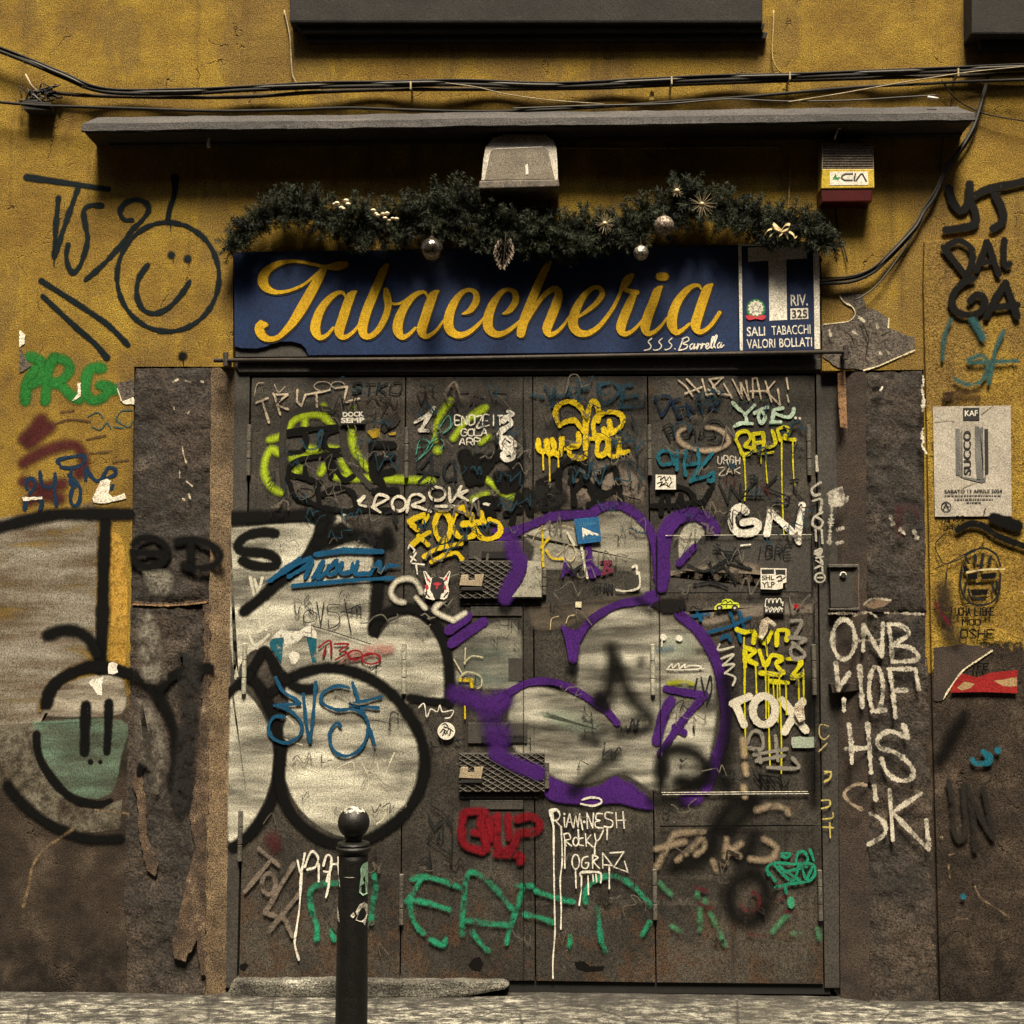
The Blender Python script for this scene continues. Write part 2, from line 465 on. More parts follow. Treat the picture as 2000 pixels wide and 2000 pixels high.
M_STEEL2 = surf('grey_frame_steel', (0.055, 0.05, 0.043), (0.085, 0.076, 0.066), 6, 0.6, 0.5, 0.15)
M_DARK = surf('black_gap', (0.004, 0.004, 0.004), (0.008, 0.008, 0.007), 6, 0.9, 0.3, 0)
M_RUST = surf('rusty_iron', (0.028, 0.022, 0.018), (0.075, 0.055, 0.042), 16, 0.8, 0.6, 0.4)
M_HINGE = surf('bare_hinge_steel', (0.055, 0.05, 0.043), (0.12, 0.11, 0.09), 12, 0.5, 0.5, 0.2)
M_HINGE_PALE = surf('pale_hinge_paint', (0.22, 0.215, 0.17), (0.42, 0.41, 0.33), 22, 0.6, 0.5, 0.2)
M_CANOPY = surf('weathered_slate', (0.075, 0.072, 0.074), (0.17, 0.155, 0.148), 6, 0.85, 0.6, 0.6, (0.3, 0.26, 0.22), stretch=(0.35, 1, 2.2))
M_SOFFIT = surf('shade_dark_soffit', (0.03, 0.024, 0.02), (0.06, 0.048, 0.038), 5, 0.95, 0.5, 0.3)  # near-black colour carries the shade under the canopy
M_BUNDLE_SHADOW = surf('bundle_shadow_brown', (0.014, 0.011, 0.008), (0.05, 0.035, 0.018), 14, 0.9, 0.6, 0.3)  # colour of the shadow band under the cable bundle
M_CABLE = surf('black_cable', (0.012, 0.011, 0.009), (0.04, 0.034, 0.027), 20, 0.85, 0.4, 0.1)
M_CABLE_PALE = surf('pale_cable', (0.24, 0.19, 0.10), (0.42, 0.34, 0.2), 20, 0.6, 0.4, 0.1)
M_CABLE_GREY = surf('dusty_cable', (0.06, 0.053, 0.045), (0.15, 0.13, 0.105), 20, 0.6, 0.4, 0.1)
M_BLUE = surf('blue_board', (0.006, 0.022, 0.085), (0.010, 0.036, 0.125), 5, 0.45, 0.45, 0.05)
M_BLUE2 = surf('licence_blue', (0.006, 0.018, 0.07), (0.010, 0.03, 0.105), 5, 0.45, 0.4, 0.05)
M_GOLD = surf('gold_vinyl', (0.62, 0.36, 0.012), (0.80, 0.50, 0.02), 6, 0.4, 0.3, 0.04)
M_GOLDEDGE = surf('dark_shadow_vinyl', (0.012, 0.010, 0.012), (0.016, 0.014, 0.014), 6, 0.5, 0.3, 0)
M_WHITE = surf('aged_white', (0.55, 0.52, 0.44), (0.78, 0.74, 0.64), 8, 0.5, 0.35, 0.05)
M_BLACK = surf('black_ink', (0.010, 0.010, 0.010), (0.02, 0.019, 0.018), 8, 0.6, 0.3, 0)
M_PAPER = surf('grey_paper', (0.42, 0.38, 0.32), (0.56, 0.51, 0.43), 6, 0.9, 0.3, 0.15)
M_GREYINK = surf('grey_ink', (0.07, 0.07, 0.068), (0.16, 0.155, 0.145), 9, 0.9, 0.4, 0)
M_RED = surf('red_plastic', (0.14, 0.006, 0.010), (0.20, 0.012, 0.016), 6, 0.35, 0.3, 0.03)
M_REDINK = surf('red_ink', (0.35, 0.012, 0.03), (0.5, 0.03, 0.05), 8, 0.6, 0.3, 0)
M_YELPL = surf('yellow_plastic', (0.60, 0.42, 0.03), (0.75, 0.54, 0.06), 6, 0.4, 0.3, 0.03)
M_BEIGE = surf('beige_plastic', (0.22, 0.18, 0.12), (0.34, 0.28, 0.19), 6, 0.5, 0.4, 0.05)
M_GREENINK = surf('green_ink', (0.01, 0.14, 0.03), (0.02, 0.22, 0.05), 8, 0.6, 0.3, 0)
M_IRON = surf('bollard_iron', (0.010, 0.010, 0.009), (0.024, 0.022, 0.019), 14, 0.5, 0.6, 0.35)
M_CHIP = surf('bare_chipped_metal', (0.30, 0.28, 0.23), (0.6, 0.57, 0.48), 40, 0.5, 0.5, 0.3)
M_MINT = surf('mint_sticker', (0.16, 0.30, 0.20), (0.3, 0.46, 0.33), 30, 0.6, 0.4, 0.1)
M_ALU = surf('cast_aluminium', (0.30, 0.27, 0.22), (0.48, 0.43, 0.36), 9, 0.5, 0.4, 0.1)
M_NEEDLE = surf('fir_needles', (0.008, 0.014, 0.006), (0.034, 0.048, 0.019), 11, 0.75, 0.5, 0, (0.10, 0.12, 0.055), lo=0.4, hi=0.6, gscale=90)
M_TWIG = surf('twig', (0.02, 0.016, 0.010), (0.05, 0.04, 0.025), 20, 0.9, 0.4, 0)
M_BERRY = surf('cream_berries', (0.5, 0.42, 0.27), (0.75, 0.66, 0.46), 30, 0.45, 0.3, 0)
M_GLITTER = surf('silver_glitter', (0.10, 0.09, 0.075), (0.45, 0.41, 0.34), 70, 0.3, 0.7, 0.6, metallic=0.7, gscale=120)
M_BRONZE = surf('dull_bronze_glitter', (0.08, 0.06, 0.045), (0.28, 0.22, 0.17), 60, 0.45, 0.7, 0.5, metallic=0.3, gscale=120)
M_RIBBON = surf('champagne_ribbon', (0.34, 0.26, 0.13), (0.68, 0.56, 0.32), 18, 0.35, 0.3, 0.1, metallic=0.3)
M_PATCH = surf('bare_mortar', (0.10, 0.082, 0.067), (0.20, 0.165, 0.135), 12, 0.95, 0.6, 0.8, (0.33, 0.28, 0.23), gscale=150)
M_LIME = surf('white_lime', (0.55, 0.50, 0.40), (0.78, 0.73, 0.61), 20, 0.95, 0.4, 0.5)
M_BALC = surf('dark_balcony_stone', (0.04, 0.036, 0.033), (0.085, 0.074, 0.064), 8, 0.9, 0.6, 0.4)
M_STEP = surf('pale_worn_stone', (0.04, 0.036, 0.03), (0.20, 0.19, 0.155), 11, 0.9, 0.8, 0.9, (0.55, 0.53, 0.45), gscale=140, lo=0.36, hi=0.6, stretch=(0.5, 1, 1.3))
M_GLASSY = surf('frosted_lamp_glass', (0.34, 0.29, 0.22), (0.52, 0.45, 0.35), 10, 0.25, 0.4, 0.05)
M_BLUEST = surf('blue_sticker', (0.008, 0.085, 0.22), (0.012, 0.12, 0.29), 9, 0.5, 0.4, 0)
M_BLUEPALE = surf('pale_blue_ink', (0.04, 0.2, 0.36), (0.06, 0.26, 0.42), 9, 0.5, 0.3, 0)
M_YELGRN = surf('yellow_green_sticker', (0.45, 0.52, 0.03), (0.58, 0.64, 0.06), 9, 0.5, 0.3, 0)
M_TORN = surf('torn_paper', (0.22, 0.16, 0.10), (0.6, 0.54, 0.43), 40, 0.9, 0.6, 0.3)
M_ALU2 = surf('dusty_lamp_casting', (0.26, 0.235, 0.195), (0.45, 0.40, 0.33), 11, 0.55, 0.5, 0.2)
M_LIP = surf('sooty_lamp_lip', (0.045, 0.038, 0.03), (0.15, 0.12, 0.09), 24, 0.6, 0.5, 0.2)
M_CHANNEL = surf('painted_wire_channel', (0.16, 0.10, 0.03), (0.26, 0.165, 0.04), 10, 0.8, 0.5, 0.1)
M_CABLE_PALE2 = surf('ochre_painted_wire', (0.30, 0.2, 0.05), (0.42, 0.3, 0.08), 12, 0.7, 0.4, 0.1)
M_YELPL2 = surf('yellow_stub', (0.5, 0.36, 0.08), (0.6, 0.45, 0.12), 12, 0.6, 0.4, 0.1)
M_WORN = surf('worn_iron_crown', (0.02, 0.02, 0.018), (0.5, 0.49, 0.42), 55, 0.5, 0.5, 0.3, lo=0.42, hi=0.56)
M_BALLDARK = surf('dark_mirror_glass', (0.10, 0.085, 0.07), (0.22, 0.19, 0.155), 60, 0.16, 0.6, 0.2, metallic=0.85, gscale=110)
M_DRY = surf('dried_flower_straw', (0.2, 0.16, 0.09), (0.4, 0.33, 0.2), 30, 0.8, 0.3, 0)

def steel_material():
    m, n, l, bs = nodes_of('grimy_painted_steel')
    geo = N(n, 'ShaderNodeNewGeometry').outputs['Position']
    sep = N(n, 'ShaderNodeSeparateXYZ'); l.new(geo, sep.inputs[0])
    f = noise(n, l, geo, 3.4, 7, 0.68)
    col = ramp(n, l, f, [(0.34, (0.016, 0.014, 0.012, 1)), (0.5, (0.031, 0.0275, 0.023, 1)), (0.66, (0.060, 0.053, 0.043, 1))])
    old = noise(n, l, geo, 2.2, 8, 0.6, (1, 1, 0.8))
    col = mix(n, l, mrange(n, l, old, 0.54, 0.57, 0, 0.6), col, (0.060, 0.050, 0.040, 1))
    rn = noise(n, l, geo, 11, 5, 0.65, (2.2, 1, 0.10))
    col = mix(n, l, mrange(n, l, rn, 0.55, 0.75, 0, 0.75), col, (0.012, 0.010, 0.009, 1))
    hz = noise(n, l, geo, 7, 4, 0.6, (0.12, 1, 3.0))
    col = mix(n, l, mrange(n, l, hz, 0.58, 0.78, 0, 0.5), col, (0.095, 0.085, 0.068, 1))
    sc = noise(n, l, geo, 36, 3, 0.9, (0.5, 1, 1.3))
    col = mix(n, l, mrange(n, l, sc, 0.70, 0.74, 0, 0.8), col, (0.22, 0.20, 0.165, 1))
    rs = noise(n, l, geo, 10, 6, 0.7)
    ru = math_(n, l, 'ADD', rs, mrange(n, l, sep.outputs[2], 0.1, 0.7, 0.14, 0.0))
    col = mix(n, l, mrange(n, l, ru, 0.60, 0.72, 0, 0.7), col, (0.055, 0.030, 0.016, 1))
    col, g = grain_mul(n, l, geo, col, 0.6)
    l.new(col, bs.inputs['Base Color']); bs.inputs['Roughness'].default_value = 0.62
    bs.inputs['Specular IOR Level'].default_value = 0.3
    bp = N(n, 'ShaderNodeBump'); bp.inputs['Strength'].default_value = 0.35; bp.inputs['Distance'].default_value = 0.004
    dent = noise(n, l, geo, 2.6, 2, 0.5)
    l.new(math_(n, l, 'ADD', math_(n, l, 'MULTIPLY', g, 0.6), math_(n, l, 'MULTIPLY', dent, 6.0)), bp.inputs['Height']); l.new(bp.outputs[0], bs.inputs['Normal'])
    return m
M_STEEL = steel_material()

def street_material():
    m, n, l, bs = nodes_of('worn_basalt_paving')
    geo = N(n, 'ShaderNodeNewGeometry').outputs['Position']
    w1 = noise(n, l, geo, 20, 7, 0.78, (0.55, 1.3, 1))
    col = ramp(n, l, w1, [(0.42, (0.014, 0.013, 0.011, 1)), (0.50, (0.085, 0.08, 0.066, 1)), (0.60, (0.36, 0.345, 0.285, 1))])
    w2 = noise(n, l, geo, 1.7, 5, 0.6)
    col = mix(n, l, mrange(n, l, w2, 0.50, 0.68, 0, 0.7), col, (0.05, 0.045, 0.036, 1))
    vo = N(n, 'ShaderNodeTexVoronoi'); vo.feature = 'DISTANCE_TO_EDGE'; vo.inputs['Scale'].default_value = 2.2; l.new(geo, vo.inputs['Vector'])
    col = mix(n, l, mrange(n, l, vo.outputs['Distance'], 0.0, 0.02, 0.85, 0), col, (0.012, 0.011, 0.009, 1))
    sp2 = N(n, 'ShaderNodeSeparateXYZ'); l.new(geo, sp2.inputs[0])
    gd = math_(n, l, 'ADD', noise(n, l, geo, 6, 6, 0.7), mrange(n, l, sp2.outputs[1], -0.16, 0.03, 0.0, 0.3))
    col = mix(n, l, mrange(n, l, gd, 0.55, 0.74, 0, 0.85), col, (0.022, 0.019, 0.016, 1))
    col, g = grain_mul(n, l, geo, col, 0.6)
    l.new(col, bs.inputs['Base Color']); bs.inputs['Roughness'].default_value = 0.75
    bp = N(n, 'ShaderNodeBump'); bp.inputs['Strength'].default_value = 0.9; bp.inputs['Distance'].default_value = 0.012
    l.new(w1, bp.inputs['Height']); l.new(bp.outputs[0], bs.inputs['Normal'])
    return m

# ------------------------------------------------------------------ street
bm = bmesh.new()
nx, ny = 200, 60
g = [[bm.verts.new((-40 + 80 * i / nx, -8.5 + 8.9 * j / ny, 0)) for j in range(ny + 1)] for i in range(nx + 1)]
for i in range(nx):
    for j in range(ny): bm.faces.new((g[i][j], g[i + 1][j], g[i + 1][j + 1], g[i][j + 1]))
for v in bm.verts: v.co.z = 0.0 + 0.006 * math.sin(v.co.x * 2.3 + 1) * math.cos(v.co.y * 3.1) - 0.004
M_ROAD = surf('dark_basalt_road', (0.012, 0.011, 0.010), (0.03, 0.027, 0.024), 4, 0.8, 0.5, 0.5)
st = finish(bm, 'street', M_ROAD); st['kind'] = 'structure'
bm = bmesh.new()
g = [[bm.verts.new((-12 + 24 * i / 240, -0.62 + 1.0 * j / 24, 0.0)) for j in range(25)] for i in range(241)]
for i in range(240):
    for j in range(24): bm.faces.new((g[i][j], g[i + 1][j], g[i + 1][j + 1], g[i][j + 1]))
for v in bm.verts: v.co.z = 0.045 + 0.004 * math.sin(v.co.x * 2.9 + 1) * math.cos(v.co.y * 6) + random.uniform(-.002, .002)
for i in range(241): g[i][0].co.z = -0.01
pv = finish(bm, 'pavement', street_material()); pv['kind'] = 'structure'

# ------------------------------------------------------------------ the building
bld = thing('building', 'ochre yellow plaster facade with dark stone door jambs, covered in graffiti', 'building', (0, 0, 0))
def zpx(z, px=1000, y=0.0):
    lo, hi = -3000, 6000
    for _ in range(50):
        m_ = (lo + hi) / 2
        if P(px, m_, y).z > z: lo = m_
        else: hi = m_
    return lo
GY = zpx(-0.05)
wall = slab('plaster_wall', [(-9000, -3500), (11000, -3500), (11000, GY), (1812, GY), (1804, 722), (1606, 724), (1604, 500), (455, 500), (455, 716), (262, 716), (246, GY), (-9000, GY)], 0.0, 0.5, M_WALL, bld,
            'blotchy ochre plaster above bare brown render')
# right hand strip of plaster stands a little proud of the door surround
slab('plaster_layer', [(1806, 470), (4600, 380), (4600, GY), (1838, GY), (1822, 1400), (1812, 900), (1804, 560)], -0.018, 0.02, M_WALL, bld, 'thicker coat of plaster right of the stone jamb', bevel=0.004)
def rough_slab(name, pts, y0, y1, mat, parent, label=None, step=14, jit=1.6, bevel=0.004):
    out = []
    n = len(pts)
    for i in range(n):
        a, b = pts[i], pts[(i + 1) % n]
        m_ = max(1, int(math.dist(a, b) / step))
        for k in range(m_):
            t = k / m_
            j = jit if k else 0
            out.append((a[0] + (b[0] - a[0]) * t + random.uniform(-j, j), a[1] + (b[1] - a[1]) * t + random.uniform(-j, j)))
    return slab(name, out, y0, y1, mat, parent, label, bevel)
# jambs: block above, block below, tan reveal splayed back to the door frame
from mathutils import noise as mn
def hewn(pts, y0, mat, parent, amp=0.007, seed=0, step=5.0):
    """a block with a rough worked face: tl, tr, br, bl in photo pixels"""
    tl, tr, br, bl = pts
    nx = max(4, int(abs(tr[0] - tl[0]) / step)); ny = max(4, int(abs(bl[1] - tl[1]) / step))
    bm = bmesh.new(); rows = []
    for j in range(ny + 1):
        v = j / ny; r = []
        for i in range(nx + 1):
            u = i / nx
            x = (tl[0] * (1 - u) + tr[0] * u) * (1 - v) + (bl[0] * (1 - u) + br[0] * u) * v
            y = (tl[1] * (1 - u) + tr[1] * u) * (1 - v) + (bl[1] * (1 - u) + br[1] * u) * v
            p = P(x, y, y0)
            q = Vector((p.x * 14 + seed, 0, p.z * 11))
            h = mn.fractal(q, 1.0, 2.0, 6) * amp
            h += max(0, mn.noise(Vector((p.x * 5 + seed, 3, p.z * 3))) - .12) * -0.022
            ed = min(u * nx, (1 - u) * nx, v * ny, (1 - v) * ny)
            if ed < 2.5:
                h -= (2.5 - ed) * 0.0016 * (1 + 2.2 * max(0, mn.noise(Vector((p.x * 20, seed, p.z * 20)))))
                p.x += mn.noise(Vector((7, p.x * 30, p.z * 30))) * 0.003; p.z += mn.noise(Vector((p.x * 30, 9, p.z * 30))) * 0.003
            r.append(bm.verts.new((p.x, y0 - min(h, 0.009), p.z)))
        rows.append(r)
    for j in range(ny):
        for i in range(nx): bm.faces.new((rows[j][i], rows[j][i + 1], rows[j + 1][i + 1], rows[j + 1][i]))
    ring = rows[0] + [r[-1] for r in rows[1:]] + rows[-1][-2::-1] + [r[0] for r in rows[-2:0:-1]]
    bk = [bm.verts.new((v.co.x, 0.13, v.co.z)) for v in ring]
    for k in range(len(ring)): bm.faces.new((ring[k], bk[k], bk[(k + 1) % len(ring)], ring[(k + 1) % len(ring)]))
    return finish(bm, 'stone_block', mat, parent)
def jamb(blocks, reveal, lab, rm):
    j = None
    for i, pts in enumerate(blocks):
        o = hewn(pts, -0.006, M_STONE, bld if j is None else j, seed=i * 7 + pts[0][0] * .01)
        if j is None: j = o; o.name = 'stone_jamb'; o.data.name = 'stone_jamb'; o['label'] = lab
    bm = bmesh.new()
    m_ = 60
    fr = []
    for side in (0, 1):
        (xa, ya), (xb, yb), d = reveal[side]
        fr.append([bm.verts.new(P(xa + (xb - xa) * k / m_ + (random.uniform(-1.5, 1.5) if side == 0 else 0), ya + (yb - ya) * k / m_, d)) for k in range(m_ + 1)])
    for k in range(m_): bm.faces.new((fr[0][k], fr[0][k + 1], fr[1][k + 1], fr[1][k]))
    r = finish(bm, 'reveal', rm, j, 'rough render splayed back to the door frame')
    return j
LJ = jamb([[(264, 719), (413, 718), (409, 1174), (255, 1177)], [(255, 1180), (409, 1178), (400, GY), (238, GY)]],
          [((413, 718), (400, GY), -0.0175), ((459, 718), (440, GY), DY)], 'dark stone jamb left of the door with tan inner edge', M_REVEAL)
RJ = jamb([[(1690, 727), (1802, 724), (1810, 1195), (1694, 1195)], [(1694, 1198), (1810, 1198), (1832, GY), (1700, GY)]],
          [((1690, 726), (1700, GY), -0.0175), ((1632, 726), (1642, GY), DY)], 'dark stone jamb right of the door with chalk letters', M_REVEAL2)
tan = [(396, 1181), (398, 1300), (392, 1400), (386, 1470), (378, 1540), (370, 1600), (381, 1660), (364, 1720), (349, 1790), (336, 1850), (340, 1872), (362, 1880), (384, 1835), (391, 1905), (402, 1905), (404, 1700), (408, 1400), (412, 1181)]
rough_slab('flaking_render', tan, -0.0165, 0.0, M_FLAKE, LJ, 'flaking tan render along the inner edge', step=8, jit=2.5, bevel=0.002)
rough_slab('flaking_render', [(264, 1500), (278, 1520), (284, 1560), (288, 1640), (309, 1690), (303, 1712), (286, 1700), (272, 1640), (268, 1560), (258, 1530)], -0.0155, 0.0, M_FLAKE, LJ, 'flake of tan render', step=7, jit=2, bevel=0.002)
rough_slab('mortar_joint', [(258, 1174), (330, 1178), (409, 1170), (409, 1178), (330, 1184), (258, 1180)], -0.012, 0.02, M_FLAKE, LJ, 'tan mortar joint', step=6, jit=1.2, bevel=0.001)
# opposite side of the alley: it shuts out the low sky
opp = thing('apartment_building', 'dark plastered apartment block across the alley behind the viewer', 'building', (0, -7.0, 0))
M_OPP = surf('shaded_plaster', (0.12, 0.09, 0.06), (0.2, 0.15, 0.1), 1.2, 0.95, 0.4, 0.3)
bm = bmesh.new(); add_box(bm, (-40, -8.2, -0.05), (40, -7.0, 11)); finish(bm, 'wall', M_OPP, opp)
for k in range(5):
    for zz in (1.0, 4.6, 8.0):
        x = -9 + 4.5 * k
        bm = bmesh.new()
        for a, b in (((x - .65, -6.99, zz - .05), (x - .5, -6.93, zz + 2.05)), ((x + .5, -6.99, zz - .05), (x + .65, -6.93, zz + 2.05)), ((x - .5, -6.99, zz + 1.9), (x + .5, -6.93, zz + 2.05))): add_box(bm, a, b)
        fr = finish(bm, 'window', M_STEP, opp)
        bm = bmesh.new(); add_box(bm, (x - .5, -6.995, zz), (x + .5, -6.97, zz + 1.9)); finish(bm, 'pane', M_BLACK, fr)
        bm = bmesh.new(); add_box(bm, (x - .75, -7.0, zz - .17), (x + .75, -6.85, zz - .06)); finish(bm, 'sill', M_STEP, fr)

# peeled places in the plaster
def peel(pts, rim_spec, lab, wdt=7, c='T', mat=None, y=-0.0005, parent=None):
    q = [cv(c, a, b) for a, b in pts]
    o = rough_slab('plaster_patch', q, y - 0.0028, y + 0.02, mat or M_PATCH, parent or bld, lab, step=7, jit=1.3, bevel=0.0008)
    if rim_spec:
        spray(c, wdt, rim_spec, (0.72, 0.64, 0.44), parent or bld, 'pale broken rim of the plaster', y=y - 0.003, name='plaster_edge', soft=0.05, wear=0.1, jit=0.4)
    return o
peel([(620, 290), (700, 280), (790, 290), (820, 390), (900, 410), (990, 470), (990, 540), (1100, 590), (1180, 610), (1190, 700), (1000, 790), (920, 840), (800, 862), (600, 840), (490, 760), (480, 520), (600, 505), (700, 480), (735, 440), (715, 390), (640, 350)],
     '620,300 650,345 715,385 735,440 690,490,4 600,505 500,515; 1185,710 1000,790 910,830 800,862; 990,470 985,540,14', 'bare mortar where the yellow plaster has broken away beside the sign', 10)
peel([(1360, 790), (1580, 795), (1600, 880), (1480, 915), (1430, 960), (1350, 1010), (1290, 970), (1285, 850)], '1500,880,30 1540,870,30; 1410,920 1430,950', 'bare mortar scar right of the jamb')
peel([(760, 960), (890, 930), (900, 1060), (800, 1100)], '770,1000 800,1090', 'bare mortar chip at the jamb corner', 9, 'B')
peel([(580, 1830), (600, 1790), (640, 1700), (690, 1680), (720, 1700), (700, 1790), (730, 1820), (820, 1790), (835, 1830), (760, 1850), (650, 1868), (590, 1860)], None, 'white lime chip', c='B', mat=M_LIME)
peel([(50, 1820), (200, 1815), (205, 1835), (60, 1850)], None, 'white lime chip', c='B', mat=M_LIME)
peel([(465, 960), (495, 955), (492, 1060), (425, 1098), (470, 1040)], None, 'white lime chip', c='B', mat=M_LIME)
peel([(800, 1098), (890, 1062), (896, 1122), (812, 1112)], None, 'white lime chip', c='B', mat=M_LIME)
peel([(30, 560), (75, 600), (70, 660), (30, 690)], None, 'white lime chip', c='B', mat=M_LIME)
peel([(30, 680), (90, 800), (120, 830), (60, 870), (30, 880)], None, 'bare mortar chip', c='B')
peel([(1330, 1180), (1560, 1150), (1780, 1190), (1700, 1260), (1560, 1350), (1440, 1500), (1390, 1580), (1330, 1580)], '1770,1200 1650,1280 1540,1360 1440,1500 1400,1570,5', 'bare mortar scar below the stencil', 12, c='Rr', y=-0.0185, mat=M_REVEAL2)

# balcony slab and sill at the top edge of the picture
balc = thing('balcony', 'dark moulded stone balcony underside at the top centre', 'balcony', tuple(P(1030, 60, 0)))
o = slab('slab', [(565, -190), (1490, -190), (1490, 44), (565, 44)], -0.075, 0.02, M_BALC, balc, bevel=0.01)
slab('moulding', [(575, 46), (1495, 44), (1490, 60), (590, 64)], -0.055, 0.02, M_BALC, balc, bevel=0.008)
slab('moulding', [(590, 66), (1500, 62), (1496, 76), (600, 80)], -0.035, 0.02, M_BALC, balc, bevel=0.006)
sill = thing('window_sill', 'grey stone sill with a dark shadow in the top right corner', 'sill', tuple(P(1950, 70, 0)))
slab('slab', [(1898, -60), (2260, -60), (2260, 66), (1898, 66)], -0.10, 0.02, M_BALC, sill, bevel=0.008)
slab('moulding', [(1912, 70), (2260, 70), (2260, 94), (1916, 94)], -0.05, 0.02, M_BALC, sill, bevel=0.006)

# canopy over the shop front
can = thing('canopy', 'long grey slate canopy ledge above the shop sign', 'canopy', tuple(P(1000, 240, 0)))
bm = bmesh.new()
prof = [(0.02, 0.092), (-0.09, 0.085), (-0.142, 0.036), (-0.146, 0.003), (-0.141, -0.003)]
la, lb = P(159, 257, -0.146), P(1905, 235, -0.146)
m_ = 80
rows = []
for i in range(m_ + 1):
    t = i / m_
    x = la.x + (lb.x - la.x) * t; z = la.z + (lb.z - la.z) * t + 0.0014 * math.sin(t * 17) + 0.0008 * math.sin(t * 61)
    e = 0.0
    r = []
    for (yy, zz) in prof:
        k = 1.0
        xx = x
        if i == 0: xx = x + (0.10 if zz > 0.05 else 0.0)
        if i == m_: xx = x - (0.05 if zz > 0.05 else 0.0)
        r.append(bm.verts.new((xx, yy + random.uniform(-.0012, .0012), z + zz + random.uniform(-.0015, .0015))))
    rows.append(r)
for i in range(m_):
    for k in range(len(prof) - 1): bm.faces.new((rows[i][k], rows[i + 1][k], rows[i + 1][k + 1], rows[i][k + 1]))
bm.faces.new(rows[0]); bm.faces.new(rows[-1][::-1])
finish(bm, 'ledge', M_CANOPY, can)
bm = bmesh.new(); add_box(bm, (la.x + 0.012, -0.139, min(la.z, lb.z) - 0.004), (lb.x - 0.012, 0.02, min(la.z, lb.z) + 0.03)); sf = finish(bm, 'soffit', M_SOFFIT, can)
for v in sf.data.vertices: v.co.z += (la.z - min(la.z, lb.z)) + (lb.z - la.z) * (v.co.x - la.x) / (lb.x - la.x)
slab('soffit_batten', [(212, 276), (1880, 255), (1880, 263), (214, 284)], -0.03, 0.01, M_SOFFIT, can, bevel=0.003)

# ------------------------------------------------------------------ steel folding door
door = thing('folding_door', 'grey steel four-leaf folding shop door layered with tags and stickers', 'door', tuple(P(1040, 1915, DY)))
fb = 1925
slab('frame', [(456, 700), (1634, 690), (1640, 1930), (1611, 1930), (1594, 728), (488, 733), (462, 1930), (437, 1930)], DY - 0.0004, 0.16, M_STEEL2, door, 'dark grey steel door frame', bevel=0.003)
slab('lintel', [(458, 712), (1632, 700), (1620, 722), (466, 727)], DY - 0.012, DY + 0.01, M_STEEL2, door, bevel=0.003)
slab('backing', rect(250, 480, 1830, 1990), 0.22, 0.25, M_DARK, door, 'dark gap behind the leaves')  # black sheet spans the whole opening so no light leaks through
slab('threshold_gap', [(455, 1914), (1622, 1922), (1622, 1942), (455, 1936)], DY + 0.01, 0.16, M_DARK, door)
def leaf_for(vs):
    x = sum(v[0] for v in vs) / len(vs)
    for i in range(4):
        if x < P((edges[i + 1][0] + edges[i + 1][1]) / 2, 1300, DY).x: return leaves[i]
    return door
edges = [(490.5, 465.5), (792.5, 781.5), (1040, 1046), (1264.5, 1281.5), (1592, 1609.5)]
tops = [738, 737, 736, 735, 733.5]; bots = [1912, 1914, 1916, 1919, 1922]
leaves = []
labs = ['first leaf from the left with the pale throw-up', 'second leaf from the left with both hatches', 'third leaf from the left with the purple outline', 'fourth leaf at the right with raised plates']
for i in range(4):
    g0 = 1.3; g1 = 1.3
    lf = slab('leaf', [(edges[i][0] + g0, tops[i]), (edges[i + 1][0] - g1, tops[i + 1]), (edges[i + 1][1] - g1, bots[i + 1]), (edges[i][1] + g0, bots[i])], DY, DY + 0.03, M_STEEL, door, labs[i], bevel=0.0016)
    leaves.append(lf)
# cover strip on the meeting edge
slab('cover_strip', [(1019, 737), (1039.2, 736.5), (1043, 1915), (1022, 1914)], DY - 0.0007, DY + 0.01, M_STEEL, leaves[1], bevel=0.0004)
# right leaf plates
slab('raised_plate', [(1283, 1047), (1586, 1045), (1590, 1156), (1285, 1158)], DY - 0.0007, DY + 0.01, M_STEEL2, leaves[3], 'plate with black star', bevel=0.0004)
slab('raised_plate', [(1287, 1162), (1560, 1160), (1592, 1544), (1291, 1546)], DY - 0.0007, DY + 0.01, M_STEEL, leaves[3], 'tall plate with yellow drips', bevel=0.0004)
slab('raised_plate', [(1290, 1554), (1592, 1552), (1594, 1612), (1291, 1614)], DY - 0.0007, DY + 0.01, M_STEEL, leaves[3], bevel=0.0004)
for a, b, r_ in (((1292, 1548), (1578, 1546), 0.7), ((1294, 1552), (1580, 1550), 0.6), ((1300, 1046), (1585, 1044), 0.6)):
    bm = bmesh.new(); add_tube(bm, [P(a[0], a[1], DY - 0.011), P(b[0], b[1], DY - 0.011)], r_ * pxm(DY), 6); finish(bm, 'worn_edge', M_CHIP, leaves[3])
